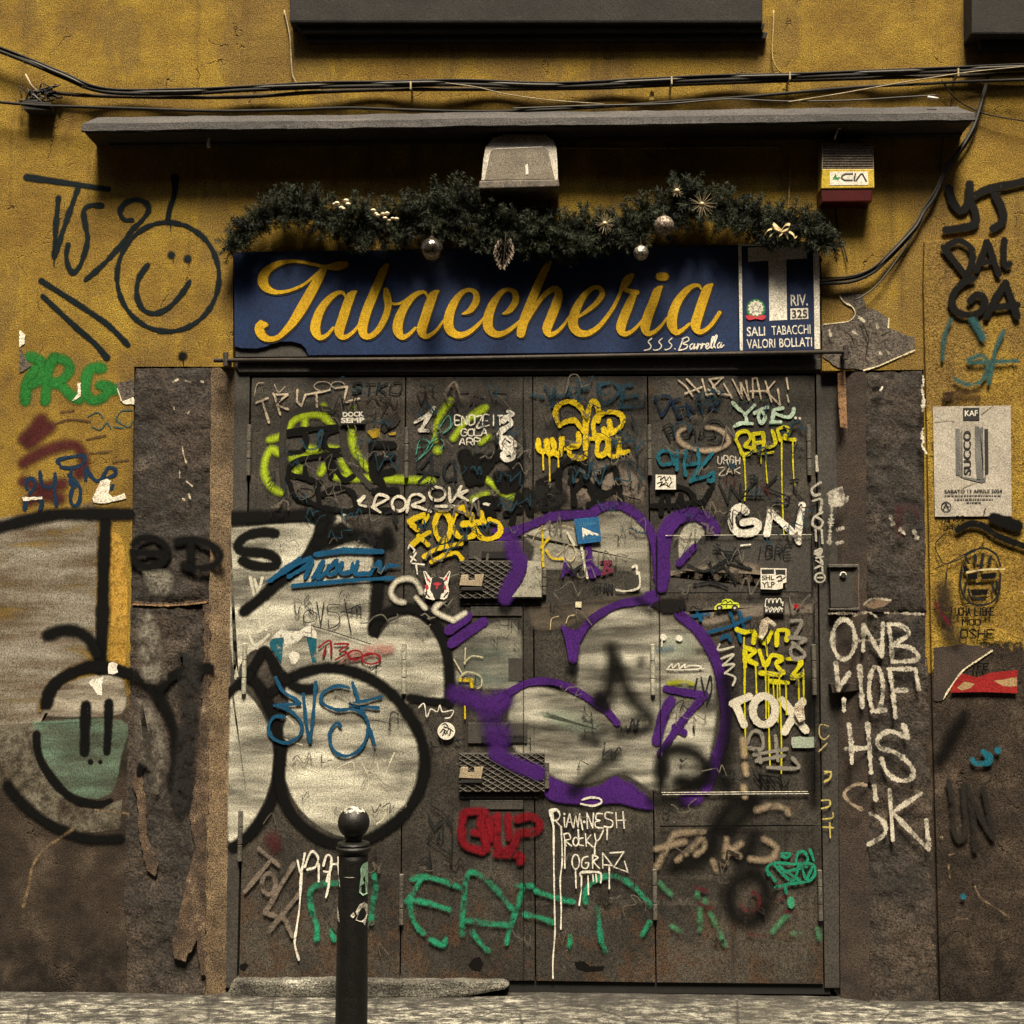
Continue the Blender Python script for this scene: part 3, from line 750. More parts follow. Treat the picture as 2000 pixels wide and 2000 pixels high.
# hinges
def hinge(px, py, h, mat, leaf):
    bm = bmesh.new()
    r_ = 4.6 * pxm(DY)
    zt, zb_ = P(px, py - h, DY).z, P(px, py + h, DY).z
    x = P(px, py, DY - 0.008).x
    zs = [zt, zt - (zt - zb_) * .33, zt - (zt - zb_) * .67, zb_]
    for k in range(3):
        add_lathe(bm, [(r_ * .6, zs[k + 1] + 0.0006), (r_, zs[k + 1] + 0.003), (r_, zs[k] - 0.003), (r_ * .6, zs[k] - 0.0006)], (x, DY - 0.008, 0), 12)
    return finish(bm, 'hinge', mat, leaf, smooth=False)
for px, py, mt, k in ((486, 880, M_HINGE, 0), (477, 1306, M_HINGE_PALE, 0), (469, 1632, M_HINGE, 0), (794, 885, M_HINGE, 1), (789, 1306, M_HINGE_PALE, 1), (784, 1756, M_HINGE, 1),
                      (1269, 880, M_HINGE, 2), (1275, 1308, M_HINGE_PALE, 2), (1279, 1746, M_HINGE, 2), (1580, 880, M_HINGE, 3), (1590, 1308, M_HINGE, 3), (1602, 1748, M_HINGE, 3)):
    hinge(px, py, 50, mt, leaves[k])
# rust holes at the foot
for c, pts in (('M', '210,1640 250,1590 300,1580 325,1630 300,1690 240,1680'), ('G', '110,1640 150,1625 178,1645 140,1690 108,1670'), ('M', '1010,1620 1080,1610 1130,1650 1240,1650 1230,1680 1100,1690 1030,1670')):
    fill(c, pts, (0.006, 0.005, 0.005), leaves[1], 'black rust hole', y=DY, name='rust_hole', feather=2, soft=0.1, ragged=1.2, wear=0)

# lock hatches: dark slot box, expanded mesh flap, pale lock plate, hinge
def hatch(x0, y0, x1, y1, slot0, slot1, lab):
    h = slab('mesh_hatch', rect(x0, y0, x1, y1), DY - 0.018, DY + 0.005, M_STEEL2, leaves[1], lab, bevel=0.002)
    slab('slot_box', rect(x0 + 18, slot0, x1 - 34, slot1), DY - 0.008, DY + 0.004, M_STEEL2, leaves[1], bevel=0.002)
    slab('slot', rect(x0 + 44, slot1 - 15, x1 - 40, slot1 - 2), DY - 0.0095, DY, M_DARK, leaves[1], 'dark slot above the hatch')
    slab('slot_shadow_rail', rect(x0 + 4, y1 + 3, x1 - 12, y1 + 12), DY - 0.006, DY, M_DARK, leaves[1], 'dark rail under the hatch')
    slab('rail', rect(x0 + 22, y1 + 16, x1 - 40, y1 + 34), DY - 0.005, DY, M_STEEL2, leaves[1], bevel=0.002)
    bm = bmesh.new()
    yy = DY - 0.0205
    dx, dy = 19.0, 11.0
    def clip(a, b):
        # Liang-Barsky against the flap
        t0, t1 = 0.0, 1.0
        ddx, ddy = b[0] - a[0], b[1] - a[1]
        for p_, q_ in ((-ddx, a[0] - x0 - 1), (ddx, x1 - 1 - a[0]), (-ddy, a[1] - y0 - 1), (ddy, y1 - 1 - a[1])):
            if abs(p_) < 1e-9:
                if q_ < 0: return None
            else:
                r_ = q_ / p_
                if p_ < 0: t0 = max(t0, r_)
                else: t1 = min(t1, r_)
        if t0 >= t1: return None
        return (a[0] + ddx * t0, a[1] + ddy * t0), (a[0] + ddx * t1, a[1] + ddy * t1)
    for k in range(-14, 26):
        for sgn in (1, -1):
            cx_ = x0 + k * dx
            seg = clip((cx_, y0 if sgn > 0 else y1), (cx_ + 12 * dx * 1.0, (y0 + 12 * dy) if sgn > 0 else (y1 - 12 * dy)))
            if seg:
                a, b = seg
                if math.dist(a, b) > 3: add_tube(bm, [P(a[0], a[1], yy - 0.001 * sgn), P(b[0], b[1], yy - 0.001 * sgn)], 1.0 * pxm(DY), 5)
    finish(bm, 'expanded_mesh', M_HINGE, h, 'diamond wire mesh')
    bm = bmesh.new()
    add_prism(bm, [(x0 + 4, y0 + 28), (x0 + 18, y0 + 27), (x0 + 18, y0 + 38), (x0 + 30, y0 + 38), (x0 + 30, y0 + 27), (x0 + 48, y0 + 27), (x0 + 44, y0 + 50), (x0, y0 + 48)], DY - 0.03, DY - 0.022)
    finish(bm, 'lock_plate', M_BEIGE, h, 'pale notched lock plate', bevel=0.0012)
    bm = bmesh.new(); add_prism(bm, rect(x0 + 4, y0 + 52, x0 + 46, y0 + 58), DY - 0.028, DY - 0.02); finish(bm, 'lock_body', M_BLACK, h, bevel=0.001)
    hinge(x1 + 4, (y0 + y1) / 2 + 5, 26, M_HINGE, h)
hatch(897, 1095, 1059, 1169, 1057, 1092, 'upper diamond-mesh lock hatch')
hatch(896, 1471, 1064, 1547, 1412, 1452, 'lower diamond-mesh lock hatch')
slab('small_plate', rect(993, 1285, 1020, 1330), DY - 0.004, DY, M_STEEL2, leaves[1], bevel=0.001)

# ------------------------------------------------------------------ steps
ds = thing('doorstep', 'pale worn stone doorstep under the left half of the door', 'step', tuple(P(700, 1935, 0)))
rough_slab('step_slab', [(452, 1917), (700, 1916), (985, 1919), (996, 1926), (985, 1934), (930, 1944), (880, 1952), (440, 1952)], -0.02, 0.14, M_STEP, ds, step=20, jit=1.5, bevel=0.012)
# ------------------------------------------------------------------ shop sign
SY = -0.014
sg = thing('shop_sign', 'long dark blue board with gold script reading Tabaccheria', 'sign', tuple(P(950, 585, SY)))
slab('board', [(457, 492), (1443, 478.5), (1446, 686), (602, 694), (597, 681), (588, 672), (570, 667), (540, 668), (520, 677), (500, 681), (470, 680), (458, 676)], SY, -0.005, M_BLUE, sg, 'blue board with a broken lower left corner', bevel=0.0012)
slab('board_backing', [(458, 560), (1444, 550), (1446, 690), (460, 697)], -0.004, 0.02, M_STEEL2, sg, 'grey backing showing through the broken corner')
TAB = ('H', '905,258,56 850,268,72 790,275,48 740,272,26 660,255,26 580,238,24 500,232,28 420,245,42 350,275,56 300,320,72 282,375,84 305,430,66 370,464,38 450,462,26 530,438,24 600,402,22 670,345,22 735,285,22;'
       '752,288,40 720,335,66 680,405,76 630,495,82 575,590,82 515,685,68 455,755,52 395,808,40 330,820,46 280,795,66 256,745,74 276,710,78 306,712,40;'
       '905,500,14 890,472,26 850,470,34 790,510,50 725,590,64 688,680,76 680,755,76 715,808,46 765,790,30 815,735,22;'
       '985,462,24 950,490,66 920,560,74 885,670,76 860,760,76 885,806,44 935,790,30 985,745,24 1020,690,16;'
       '1222,262,34 1195,300,60 1160,385,68 1115,490,72 1070,600,74 1038,715,76 1045,785,62 1090,800,44 1150,755,46 1200,670,50 1228,580,52 1222,500,60 1212,450,40;'
       '1220,500,40 1245,545,24 1290,555,20 1340,540,20 1395,498,18;'
       '1525,500,14 1510,470,24 1470,468,34 1410,505,50 1345,590,64 1308,680,76 1302,755,76 1335,805,46 1385,785,30 1435,735,22;'
       '1605,458,24 1572,485,66 1540,560,74 1505,670,76 1482,752,76 1508,800,44 1555,785,30 1605,740,24 1645,680,18;'
       '1788,630,10 1812,622,26 1850,600,46 1892,535,54 1890,475,44 1845,448,30 1785,470,40 1725,550,62 1688,650,74 1690,740,74 1740,785,58 1800,785,44 1870,745,34 1932,685,24 1960,650,16')
TAB2 = ('I', '314,630,10 336,622,26 370,600,46 412,535,52 408,472,44 362,446,30 305,468,40 245,550,62 208,650,74 208,735,74 255,780,56 315,778,42 385,738,32 440,690,24;'
        '672,240,30 640,290,56 595,385,64 550,490,68 505,600,70 470,700,72 452,780,66;'
        '498,700,16 545,610,28 610,510,36 670,455,44 720,442,52 738,490,66 715,570,74 680,660,74 650,740,72 670,785,46 725,765,30 775,715,24 815,655,16;'
        '885,655,18 950,610,30 1025,545,40 1068,478,42 1045,432,34 990,438,36 925,500,50 868,600,70 845,700,76 880,765,64 950,778,48 1030,735,38 1100,655,32 1160,565,28 1210,455,26;'
        '1290,340,40 1262,368,66 1238,405,62 1212,445,36;1215,440,20 1260,455,36 1330,468,38;'
        '1325,470,24 1295,505,56 1262,580,70 1225,670,74 1208,740,72 1232,780,46 1285,765,30 1335,720,24 1375,670,16;'
        '1515,425,24 1485,455,62 1455,535,70 1415,640,74 1392,730,74 1412,778,46 1465,762,30 1515,715,24 1555,660,16;'
        '1500,348,64 1540,348,64;'
        '1815,445,14 1800,418,24 1760,416,34 1700,455,50 1635,540,64 1598,640,76 1594,715,76 1625,770,46 1675,748,30 1725,705,22;'
        '1895,408,24 1862,440,66 1832,515,74 1796,625,76 1772,715,76 1798,765,44 1850,748,32 1900,700,30 1930,655,30 1953,620,30')
def script(mat, dy_, grow, off, name, lab):
    vs, fs, rim = [], [], []
    for c, s in (TAB, TAB2):
        for i, (st_, pts) in enumerate(parse(c, s, 60)):
            add_stroke(vs, fs, rim, [(a + off[0], b + off[1], w_ * 1.0 + grow) for a, b, w_ in pts], SY - dy_ - i * 0.00003, st_)
    return build_strokes(name, vs, fs, rim, mat, sg, lab)
script(M_GOLDEDGE, 0.0016, 4.5, (1.6, 1.2), 'letter_shadow', 'black shadow edge of the script')
script(M_GOLD, 0.0032, 0, (0, 0), 'script_lettering', 'gold brush script Tabaccheria')
# small white script below
vs, fs, rim = [], [], []
SM = ('1440,815 1415,840 1435,870 1425,895 1385,905 ; 1455,900,10 ; 1520,815 1495,840 1515,868 1500,895 1465,905 ; 1540,897,10 ; 1595,812 1570,838 1592,865 1575,892 1545,902 ; 1615,893,10;'
      '1680,815 1645,905 ; 1670,820 1710,805 1720,830 1675,855 1710,865 1700,890 1650,905; 1750,855 1730,870 1735,898 1755,880 1765,855 1758,895 1775,880 ; 1790,855 1780,898 1800,858 1812,862; 1822,852 1812,895 1832,856 1845,860 ;'
      '1850,880 1872,862 1862,850 1848,872 1858,895 1880,875; 1882,885 1912,800 1898,805 1888,870 1898,890 ; 1905,880 1935,795 1920,800 1912,868 1922,886; 1955,845 1938,862 1942,888 1960,870 1968,845 1962,885 1985,865')
for i, (st_, pts) in enumerate(parse('I', SM, 9.5)): add_stroke(vs, fs, rim, pts, SY - 0.002 - i * 0.00003, st_)
build_strokes('name_lettering', vs, fs, rim, M_WHITE, sg, 'small white script S.S.S. Barrella')

LY = -0.022
lic = thing('licence_sign', 'blue tobacco licence panel with a big white T in a white frame', 'sign', tuple(P(1520, 580, LY)))
slab('panel', [(1445, 477), (1598, 473), (1601, 683), (1447, 686)], LY, -0.005, M_BLUE2, lic, bevel=0.001)
slab('frame', [(1442, 475.5), (1600, 471), (1602, 682), (1591, 682), (1588.5, 476.5), (1448.5, 479.5), (1451, 684.5), (1445, 684.5)], LY - 0.008, LY - 0.0005, M_WHITE, lic, bevel=0.001)
sheet('letter', [(1460.7, 483.5), (1575.3, 478.5), (1576.2, 505), (1535.6, 506.5), (1537.3, 624.5), (1502.8, 626.5), (1500.8, 509.5), (1461.5, 511.5)], LY - 0.001, M_WHITE, lic, 'large white T')
def pq(pts): return [cv('Q', a, b) for a, b in pts]
printed('RIV.', pq([(1055, 810), (1270, 803), (1275, 945), (1060, 952)]), M_WHITE, lic, LY - 0.001, bold=0.012)
sheet('number_box', pq([(1053, 982), (1278, 975), (1280, 1112), (1056, 1122)]), LY - 0.001, M_WHITE, lic)
printed('325', pq([(1072, 1000), (1265, 995), (1268, 1098), (1075, 1106)]), M_BLACK, lic, LY - 0.0018, bold=0.02)
printed('SALI', pq([(505, 1215), (735, 1207), (737, 1325), (508, 1333)]), M_WHITE, lic, LY - 0.001, bold=0.012)
printed('TABACCHI', pq([(815, 1202), (1305, 1183), (1308, 1300), (822, 1318)]), M_WHITE, lic, LY - 0.0013, bold=0.0)
printed('VALORI', pq([(503, 1372), (862, 1360), (865, 1475), (508, 1488)]), M_WHITE, lic, LY - 0.001, bold=0.012)
printed('BOLLATI', pq([(912, 1358), (1325, 1342), (1328, 1460), (918, 1472)]), M_WHITE, lic, LY - 0.001, bold=0.012)
# republic emblem: wreath, cog with star, ribbon
ex, ey = 620, 985
wr = []
for k in range(40):
    a = 6.28318 * k / 40
    wr.append((ex + (112 + (10 if k % 2 else 0)) * math.cos(a), ey + (118 + (10 if k % 2 else 0)) * math.sin(a)))
em = sheet('emblem', pq(wr), LY - 0.001, M_GREENINK, lic, 'round state emblem: white cog and star, green wreath, red ribbon')
cg = []
for k in range(48):
    a = 6.28318 * k / 48; r_ = 100 if (k // 2) % 2 else 86
    cg.append((ex + r_ * math.cos(a), ey - 8 + r_ * math.sin(a)))
sheet('cog', pq(cg), LY - 0.0016, M_WHITE, em)
def star(r1, r2, cx_, cy_): return [(cx_ + (r1 if k % 2 == 0 else r2) * math.sin(3.14159 * k / 5), cy_ - (r1 if k % 2 == 0 else r2) * math.cos(3.14159 * k / 5)) for k in range(10)]
sheet('star_outline', pq(star(78, 34, ex, ey - 8)), LY - 0.0022, M_GREYINK, em)
sheet('star', pq(star(62, 26, ex, ey - 8)), LY - 0.0028, M_WHITE, em)
sheet('ribbon', pq([(490, 1075), (540, 1060), (620, 1085), (700, 1060), (750, 1075), (735, 1110), (700, 1128), (620, 1112), (540, 1130), (505, 1112)]), LY - 0.0034, M_REDINK, em)

# iron rod under the sign
rod = thing('iron_rod', 'thin rusty iron rod running under the blue sign', 'rod', tuple(P(1040, 700, -0.06)))
bm = bmesh.new(); add_tube(bm, [P(418, 704, -0.06), P(800, 702, -0.062), P(1240, 694, -0.062), P(1658, 687, -0.06)], 4.2 * pxm(-0.06), 10); finish(bm, 'bar', M_RUST, rod, smooth=True)
for x, y in ((441, 703), (1652, 690)):
    bm = bmesh.new(); add_tube(bm, [P(x, y - 14, -0.06), P(x, y + 12, -0.06)], 5.5 * pxm(0), 8); add_tube(bm, [P(x, y, -0.06), (P(x, y, -0.06).x, 0.02, P(x, y, -0.06).z)], 5 * pxm(0), 8)
    finish(bm, 'bracket', M_RUST, rod)
# ------------------------------------------------------------------ graffiti colours
BLK = (0.004, 0.004, 0.004); INK = (0.014, 0.016, 0.018); TEALBLK = (0.004, 0.010, 0.013)
PALE = (0.64, 0.62, 0.51); PALE2 = (0.42, 0.40, 0.325)
WHT = (0.72, 0.69, 0.60); TAN = (0.52, 0.44, 0.33); TANS = (0.36, 0.28, 0.20)
YEL = (0.62, 0.45, 0.012); YEL2 = (0.55, 0.50, 0.012)
PUR = (0.055, 0.014, 0.14); NAVY = (0.010, 0.030, 0.065); BLU = (0.008, 0.075, 0.17); TEAL = (0.012, 0.11, 0.16)
GRN = (0.02, 0.16, 0.03); LIME = (0.33, 0.44, 0.02); EMER = (0.02, 0.24, 0.13); MINT = (0.20, 0.33, 0.24)
RED = (0.15, 0.006, 0.012); MAR = (0.07, 0.014, 0.018); GRY = (0.22, 0.205, 0.175)
JY = -0.0155     # face of the jambs
RY = -0.018     # thicker plaster on the right
STEELY = DY
# ---- left wall
fill('p', '-150,1030 60,1000 150,985 192,990 192,1180 188,1280 130,1310 80,1370 60,1420 -150,1460', (0.24, 0.22, 0.18), bld, 'grey sprayed fill of the left throw-up', feather=14, soft=0.6, wear=0.16, streak=True, grain=0.45, col2=(0.12, 0.092, 0.065))
fill('p', '66,1420 110,1345 180,1318 240,1325 240,1395 150,1402 75,1402', (0.33, 0.30, 0.24), bld, 'pale grey fill inside the round letter', feather=8, soft=0.6, wear=0.12, streak=True, col2=(0.09, 0.068, 0.05))
fill('p', '-60,1420 70,1410 90,1500 140,1560 200,1575 240,1560 235,1620 160,1630 90,1600 40,1560 0,1540 -60,1540', (0.17, 0.158, 0.122), bld, 'pale lower rim of the round letter', feather=4, smooth=False, soft=0.6, wear=0.42, col2=(0.07, 0.055, 0.04))
fill('p', '62,1408 240,1406 238,1480 225,1540 205,1558 175,1562 130,1545 95,1500 70,1450', MINT, bld, 'mint green sprayed chin of the smiling letter', feather=8, soft=0.5, wear=0.52, streak=True, col2=(0.14, 0.19, 0.14))
fill('p', '210,1040 236,1045 250,1120 246,1300 215,1300 216,1180', (0.44, 0.26, 0.05), bld, 'orange strip beside the black bar', feather=6, soft=0.5, wear=0.3)
def soft(c, wdt, spec, col, parent, label=None, y=0.0, **kw):
    k = dict(soft=0.75, ragged=0.35, wear=0.08); k.update(kw)
    return spray(c, wdt, spec, col, parent, label, y, **k)
soft('B', 100, '60,1380 130,1310 200,1230;100,1420 180,1350 260,1290;60,1560 250,1460 450,1430 520,1560 480,1640;60,1700 200,1740 350,1720;90,1850 220,1800 330,1830', MAR, bld, 'maroon sprayed scrawl', alpha=0.85)
spray('B', 20, '300,1265 420,1235 560,1250;540,1385 680,1355;560,1490 720,1475;740,1555 850,1540;340,1180 440,1165', (0.10, 0.06, 0.03), bld, 'brown scratches', soft=0.7, wear=0.3)
spray('B', 11, '550,1210 620,1180 660,1220;580,1290 640,1310 690,1260 720,1300;760,1230 800,1170 880,1165;760,1240 850,1290 885,1250;740,1290 820,1300', (0.05, 0.10, 0.10), bld, 'thin teal scribble')
soft('B', 88, '75,1095 80,1000 100,930 150,850;110,760 190,790 215,860 190,930 120,970;225,1095 240,960 250,860 290,770;290,770 380,790 410,860 360,930 290,960;340,970 420,1050 480,1085;650,845 570,850 535,920 535,1040 590,1090 670,1060 700,990 640,975;700,985 755,1010', GRN, bld, 'fat green letters PRG', soft=0.55)
spray('B', 30, '335,1570 320,1540 420,1515 520,1510 505,1570 420,1600 340,1590;425,1600 415,1700 445,1740;400,1650 450,1700 490,1760 480,1860 440,1885 415,1830 430,1760;90,1760 80,1700 130,1680 150,1740 110,1790;185,1630 210,1735 290,1735 300,1640;290,1740 310,1880;535,1600 530,1695;535,1610 600,1690 640,1690;650,1690 700,1600 750,1610 750,1650 680,1680;735,1730 725,1755', NAVY, bld, 'navy brush tag', soft=0.2)
spray('Cc', 34, '70,130 90,70 170,50 200,90 185,145', NAVY, bld, 'navy tag end', soft=0.2)
soft('A', 48, '!85,1220,58 400,1265,46 705,1312,46', TEALBLK, bld, 'long dark bar', soft=0.4)
soft('A', 44, '325,1375 305,1600 295,1820;470,1310 410,1480 340,1680 300,1810;650,1435 560,1435 515,1480 530,1590 545,1690 520,1800 480,1900 430,1940 395,1880 385,1800 398,1730', TEALBLK, bld, 'dark letters V and S', soft=0.4)
soft('A', 42, '880,1545 820,1540 790,1480 830,1415 910,1390 985,1415 1005,1470 960,1540 880,1620 780,1750 650,1890 530,1995;!292,1830,14 291,1890,8', TEALBLK, bld, 'dark looping 9', soft=0.4)
soft('B', 40, '@1152,155,385,412', TEALBLK, bld, 'big dark circle of the smiley face', soft=0.4)
soft('A', 46, '1203,1225,74 1208,1290,50 1195,1370 1165,1460 1150,1545;!1172,1560,14 1172,1625,7', TEALBLK, bld, 'stalk on top of the smiley', soft=0.4)
soft('A', 64, '1175,1805;1300,1835;!1190,1830,10 1190,1860,6;!1310,1860,10 1310,1885,6', TEALBLK, bld, 'two eyes of the smiley', soft=0.5)
soft('B', 44, '1000,65 935,160 915,280 955,390 1040,432 1150,392 1250,290 1315,190', TEALBLK, bld, 'grin of the smiley', soft=0.4)
soft('B', 46, '195,185 500,380 700,520 850,670;205,300,40 450,530 600,660 690,765,56', TEALBLK, bld, 'two dark slashes', soft=0.4)
soft('B', 72, '1260,752;!1268,790,12 1268,825,7', BLK, bld, 'black dot with a drip', soft=0.5)
soft('p', 27, '-40,1040 90,1008 160,1004 253,1004', BLK, bld, 'black top bar of the left throw-up', soft=0.55)
soft('Cc', 98, '680,240 665,600 655,1000 640,1340', BLK, bld, 'black upright of the left throw-up', soft=0.4)
soft('Cc', 100, '245,1085 350,1050 470,1060 560,1120 620,1230', BLK, bld, 'black hook', soft=0.6)
soft('Cc', 98, '235,1600 265,1500 350,1410 500,1340 640,1320 860,1375', BLK, bld, 'black brow of the round letter', soft=0.4)
soft('Cc', 82, '532,1615 525,1800 522,1965;705,1595,72 700,1800,66 690,1965,56;160,1835,64 165,1932,60 205,2060,62 330,2230,66 450,2325,66 620,2362,60 720,2330,40', BLK, bld, 'black eyes and mouth of the smiling letter', soft=0.4)
spray('Fb', 38, '567,107;640,107', BLK, bld, 'two small black dots')
soft('Fb', 84, '-60,290 30,400 150,510 330,620 550,690 790,690', BLK, bld, 'black lower curve of the round letter', soft=0.6)
spray('Fb', 24, '850,500 600,470,14;430,620 280,720 190,800,16 130,900 100,1050 60,1200', (0.30, 0.21, 0.12), bld, 'pale crack in the render', soft=0.8, wear=0.6, ragged=1.2, name='crack')
for q in ('705,1295 735,1285 772,1300 765,1330 775,1365 740,1380 700,1375 698,1330', '550,1440 580,1415 640,1405 665,1400 655,1460 655,1540 620,1535 590,1490'):
    fill('Cc', q, WHT, bld, 'white chip where the paint has come away', smooth=False, feather=1.5, soft=0.2, ragged=1.2, wear=0.1, name='paint_chip')
# ---- left jamb
soft('Cc', 64, '890,400 950,355 1050,355 1120,395 1150,460 1110,530 1000,572 910,540 880,450;920,465 1150,465', BLK, LJ, 'black rounded letter E', y=JY, soft=0.6)
soft('Cc', 72, '1225,375 1350,362 1480,405 1550,480,60 1490,560 1370,585 1270,555;1325,390 1320,550', BLK, LJ, 'black letter D', y=JY, soft=0.6)
soft('Cc', 92, '865,1370 980,1430 1080,1540 1160,1690 1205,1850 1215,2050 1180,2200', BLK, LJ, 'black curve across the jamb', y=JY, soft=0.6, alpha=0.92)
soft('Cc', 84, '1090,1480 1180,1390 1320,1340 1470,1335', BLK, LJ, 'black arch across the jamb', y=JY, soft=0.5)
soft('Cc', 52, '992,1800 1000,1960;985,2000,40 950,2060 935,2130', BLK, LJ, 'short black mark', y=JY, soft=0.5)
fill('p', '275,1115 330,1110 345,1140 330,1165 290,1160', (0.30, 0.28, 0.23), LJ, 'pale smear on the jamb', y=JY, feather=14, soft=1.0, wear=0.5)
fill('p', '262,1200 300,1190 320,1260 330,1330 310,1340 270,1320', (0.26, 0.24, 0.20), LJ, 'pale smear on the jamb', y=JY, feather=14, soft=1.0, wear=0.5)
fill('p', '262,1360 300,1370 325,1430 330,1500 300,1560 285,1500 260,1480', (0.2, 0.18, 0.15), LJ, 'pale smear on the jamb', y=JY, feather=16, soft=1.0, wear=0.5)
fill('p', '340,1270 395,1275 390,1420 380,1560 350,1600 325,1560 345,1400', (0.022, 0.021, 0.02), LJ, 'sooty flaking patch on the jamb', y=JY, feather=16, soft=0.8, wear=0.35)
spray('B', 12, '1190,950 1230,930;1280,940 1320,950;1400,945 1415,950;1195,1140 1200,1160;1300,1190 1315,1170;1260,1440 1270,1500 1290,1560;1240,1620 1240,1670;1290,1700 1340,1740;1310,1800 1320,1830;1260,1830 1275,1840', (0.55, 0.47, 0.36), LJ, 'pale flecks', y=JY, soft=0.3, wear=0.4, jit=0.6, name='paint_flecks')
spray('Cc', 12, '890,850 1100,860 1300,850 1440,835', (0.34, 0.21, 0.11), LJ, 'tan mortar joint', y=JY, soft=0.5, wear=0.3, jit=0.4, name='mortar_joint')

# ---- door: big pale fills
fill('p', '442,1030 600,1018 618,1025 610,1060 590,1100 730,1050 728,1240 760,1215 800,1200 845,1230 872,1300 880,1372 800,1372 790,1390 822,1440 824,1500 800,1570 750,1620 690,1638 630,1620 580,1575 552,1510 548,1440 562,1370 530,1300 500,1270 470,1300 460,1330 442,1200', PALE, door, 'pale fill of the black-outlined throw-up', y=DY, feather=8, soft=0.5, wear=0.29, streak=True, grain=0.45, col2=(0.31, 0.295, 0.24))
fill('p', '448,1345 480,1350 512,1390 532,1440 535,1500 520,1560 495,1610 470,1635 444,1640', PALE, door, 'pale fill of the left round letter', y=DY, feather=8, soft=0.5, wear=0.26, streak=True, grain=0.45, col2=(0.33, 0.315, 0.26))
fill('p', '1010,1045 1090,1005 1140,1000 1200,990 1245,1012 1266,1045 1270,1160 1240,1150 1235,1120 1120,1115 1040,1110 1040,1070', PALE2, door, 'pale fill of the purple throw-up', y=DY, feather=10, soft=0.6, wear=0.3, streak=True, col2=(0.17, 0.155, 0.125))
fill('p', '880,1275 945,1220 1015,1222 1016,1335 985,1348 890,1338', PALE2, door, 'pale fill left of the seam', y=DY, feather=10, soft=0.7, wear=0.35, streak=True, col2=(0.12, 0.14, 0.12))
fill('p', '1130,1260 1165,1205 1220,1180 1290,1175 1330,1195 1370,1245 1395,1310 1402,1390 1392,1460 1375,1510 1320,1545 1270,1545 1220,1515 1180,1525 1130,1535 1080,1520 1040,1490 1000,1460 990,1390 1010,1345 1050,1335 1100,1350 1120,1345', (0.54, 0.52, 0.43), door, 'pale fill of the large purple letter', y=DY, feather=12, soft=0.6, wear=0.33, streak=True, col2=(0.12, 0.115, 0.095))
fill('p', '1325,1100 1325,1050 1345,1018 1370,1008 1385,1020 1375,1045 1350,1075 1332,1100', PALE2, door, 'pale fill under the purple arch', y=DY, feather=6, soft=0.5, wear=0.2)
fill('p', '1030,1180 1130,1170 1250,1160 1250,1180 1140,1215 1100,1230 1040,1230', (0.14, 0.115, 0.09), door, 'brown smear', y=DY, feather=10, soft=0.9, wear=0.35, streak=True)
fill('p', '1050,1390 1110,1380 1160,1400 1180,1430 1140,1440 1080,1420', (0.28, 0.33, 0.26), door, 'mint tinted smear', y=DY, feather=12, soft=0.9, wear=0.4, streak=True)
fill('p', '1285,1245 1340,1235 1365,1280 1330,1290 1290,1285', (0.34, 0.37, 0.30), door, 'mint tinted smear', y=DY, feather=12, soft=0.9, wear=0.4, streak=True)
fill('p', '1330,1195 1430,1180 1590,1178 1590,1198 1440,1212 1380,1225', (0.20, 0.17, 0.14), door, 'pale sweep across the right leaf', y=DY, feather=8, soft=0.9, wear=0.25)
fill('p', '1090,935 1180,900 1260,930 1260,990 1200,980 1120,985', (0.17, 0.14, 0.115), door, 'brown haze of old paint', y=DY, feather=16, soft=1.0, wear=0.3)
fill('p', '1300,1120 1380,1100 1450,1095 1500,1110 1540,1150 1480,1130 1390,1130', (0.20, 0.165, 0.13), door, 'tan sweep', y=DY, feather=8, soft=0.9, wear=0.3)
# ---- door: thin marks underneath
soft('D' if False else 'Dd', 30, '900,210 870,260;850,230 960,330;800,330 850,260', (0.5, 0.48, 0.39), door, 'faint white tag', y=DY, wear=0.3)
soft('Dd', 24, '190,690 230,840 280,690;220,700 250,800;330,880 290,960 370,960;250,960 270,1060 330,1020;300,880 310,1080;240,1100 350,1040;180,1120 230,1200 330,1120', PALE, door, 'white scribbles at the left joint', y=DY, soft=0.3)
spray('p', 3, '560,1400 575,1420 552,1440 590,1455;640,1470 650,1530 640,1580;700,1480 720,1520 712,1560;735,1480 742,1520 750,1560 735,1600;600,1500 620,1510;@595,1570,10,10;660,1500 690,1490 690,1540;560,1490 610,1560;650,1560 645,1590 662,1605;770,1470 748,1530 752,1590 735,1610', (0.62, 0.6, 0.47), door, 'thin cream scratch drawing', y=DY, soft=0.6, wear=0.38, ragged=0.6)
fill('Dd', '330,1180 400,1100 440,1130 430,1300 420,1340 340,1220;610,1130 690,1110 690,1330 655,1330', TEAL, door, 'remains of a torn blue sticker', y=DY, smooth=False, feather=3, soft=0.2, wear=0.3, name='sticker_remains')
fill('Dd', '340,1150 420,1070 440,1030 470,1090 560,1090 640,1030 690,1100 690,1150 600,1130 540,1180 450,1220 440,1140', WHT, door, 'torn white paper', y=DY, smooth=False, feather=3, soft=0.2, wear=0.3, name='sticker_remains')
fill('Dd', '470,1270 510,1240 560,1260 560,1300 530,1340 500,1350 490,1310', WHT, door, 'torn paper scrap', y=DY, feather=3, soft=0.2, wear=0.3, name='sticker_remains')
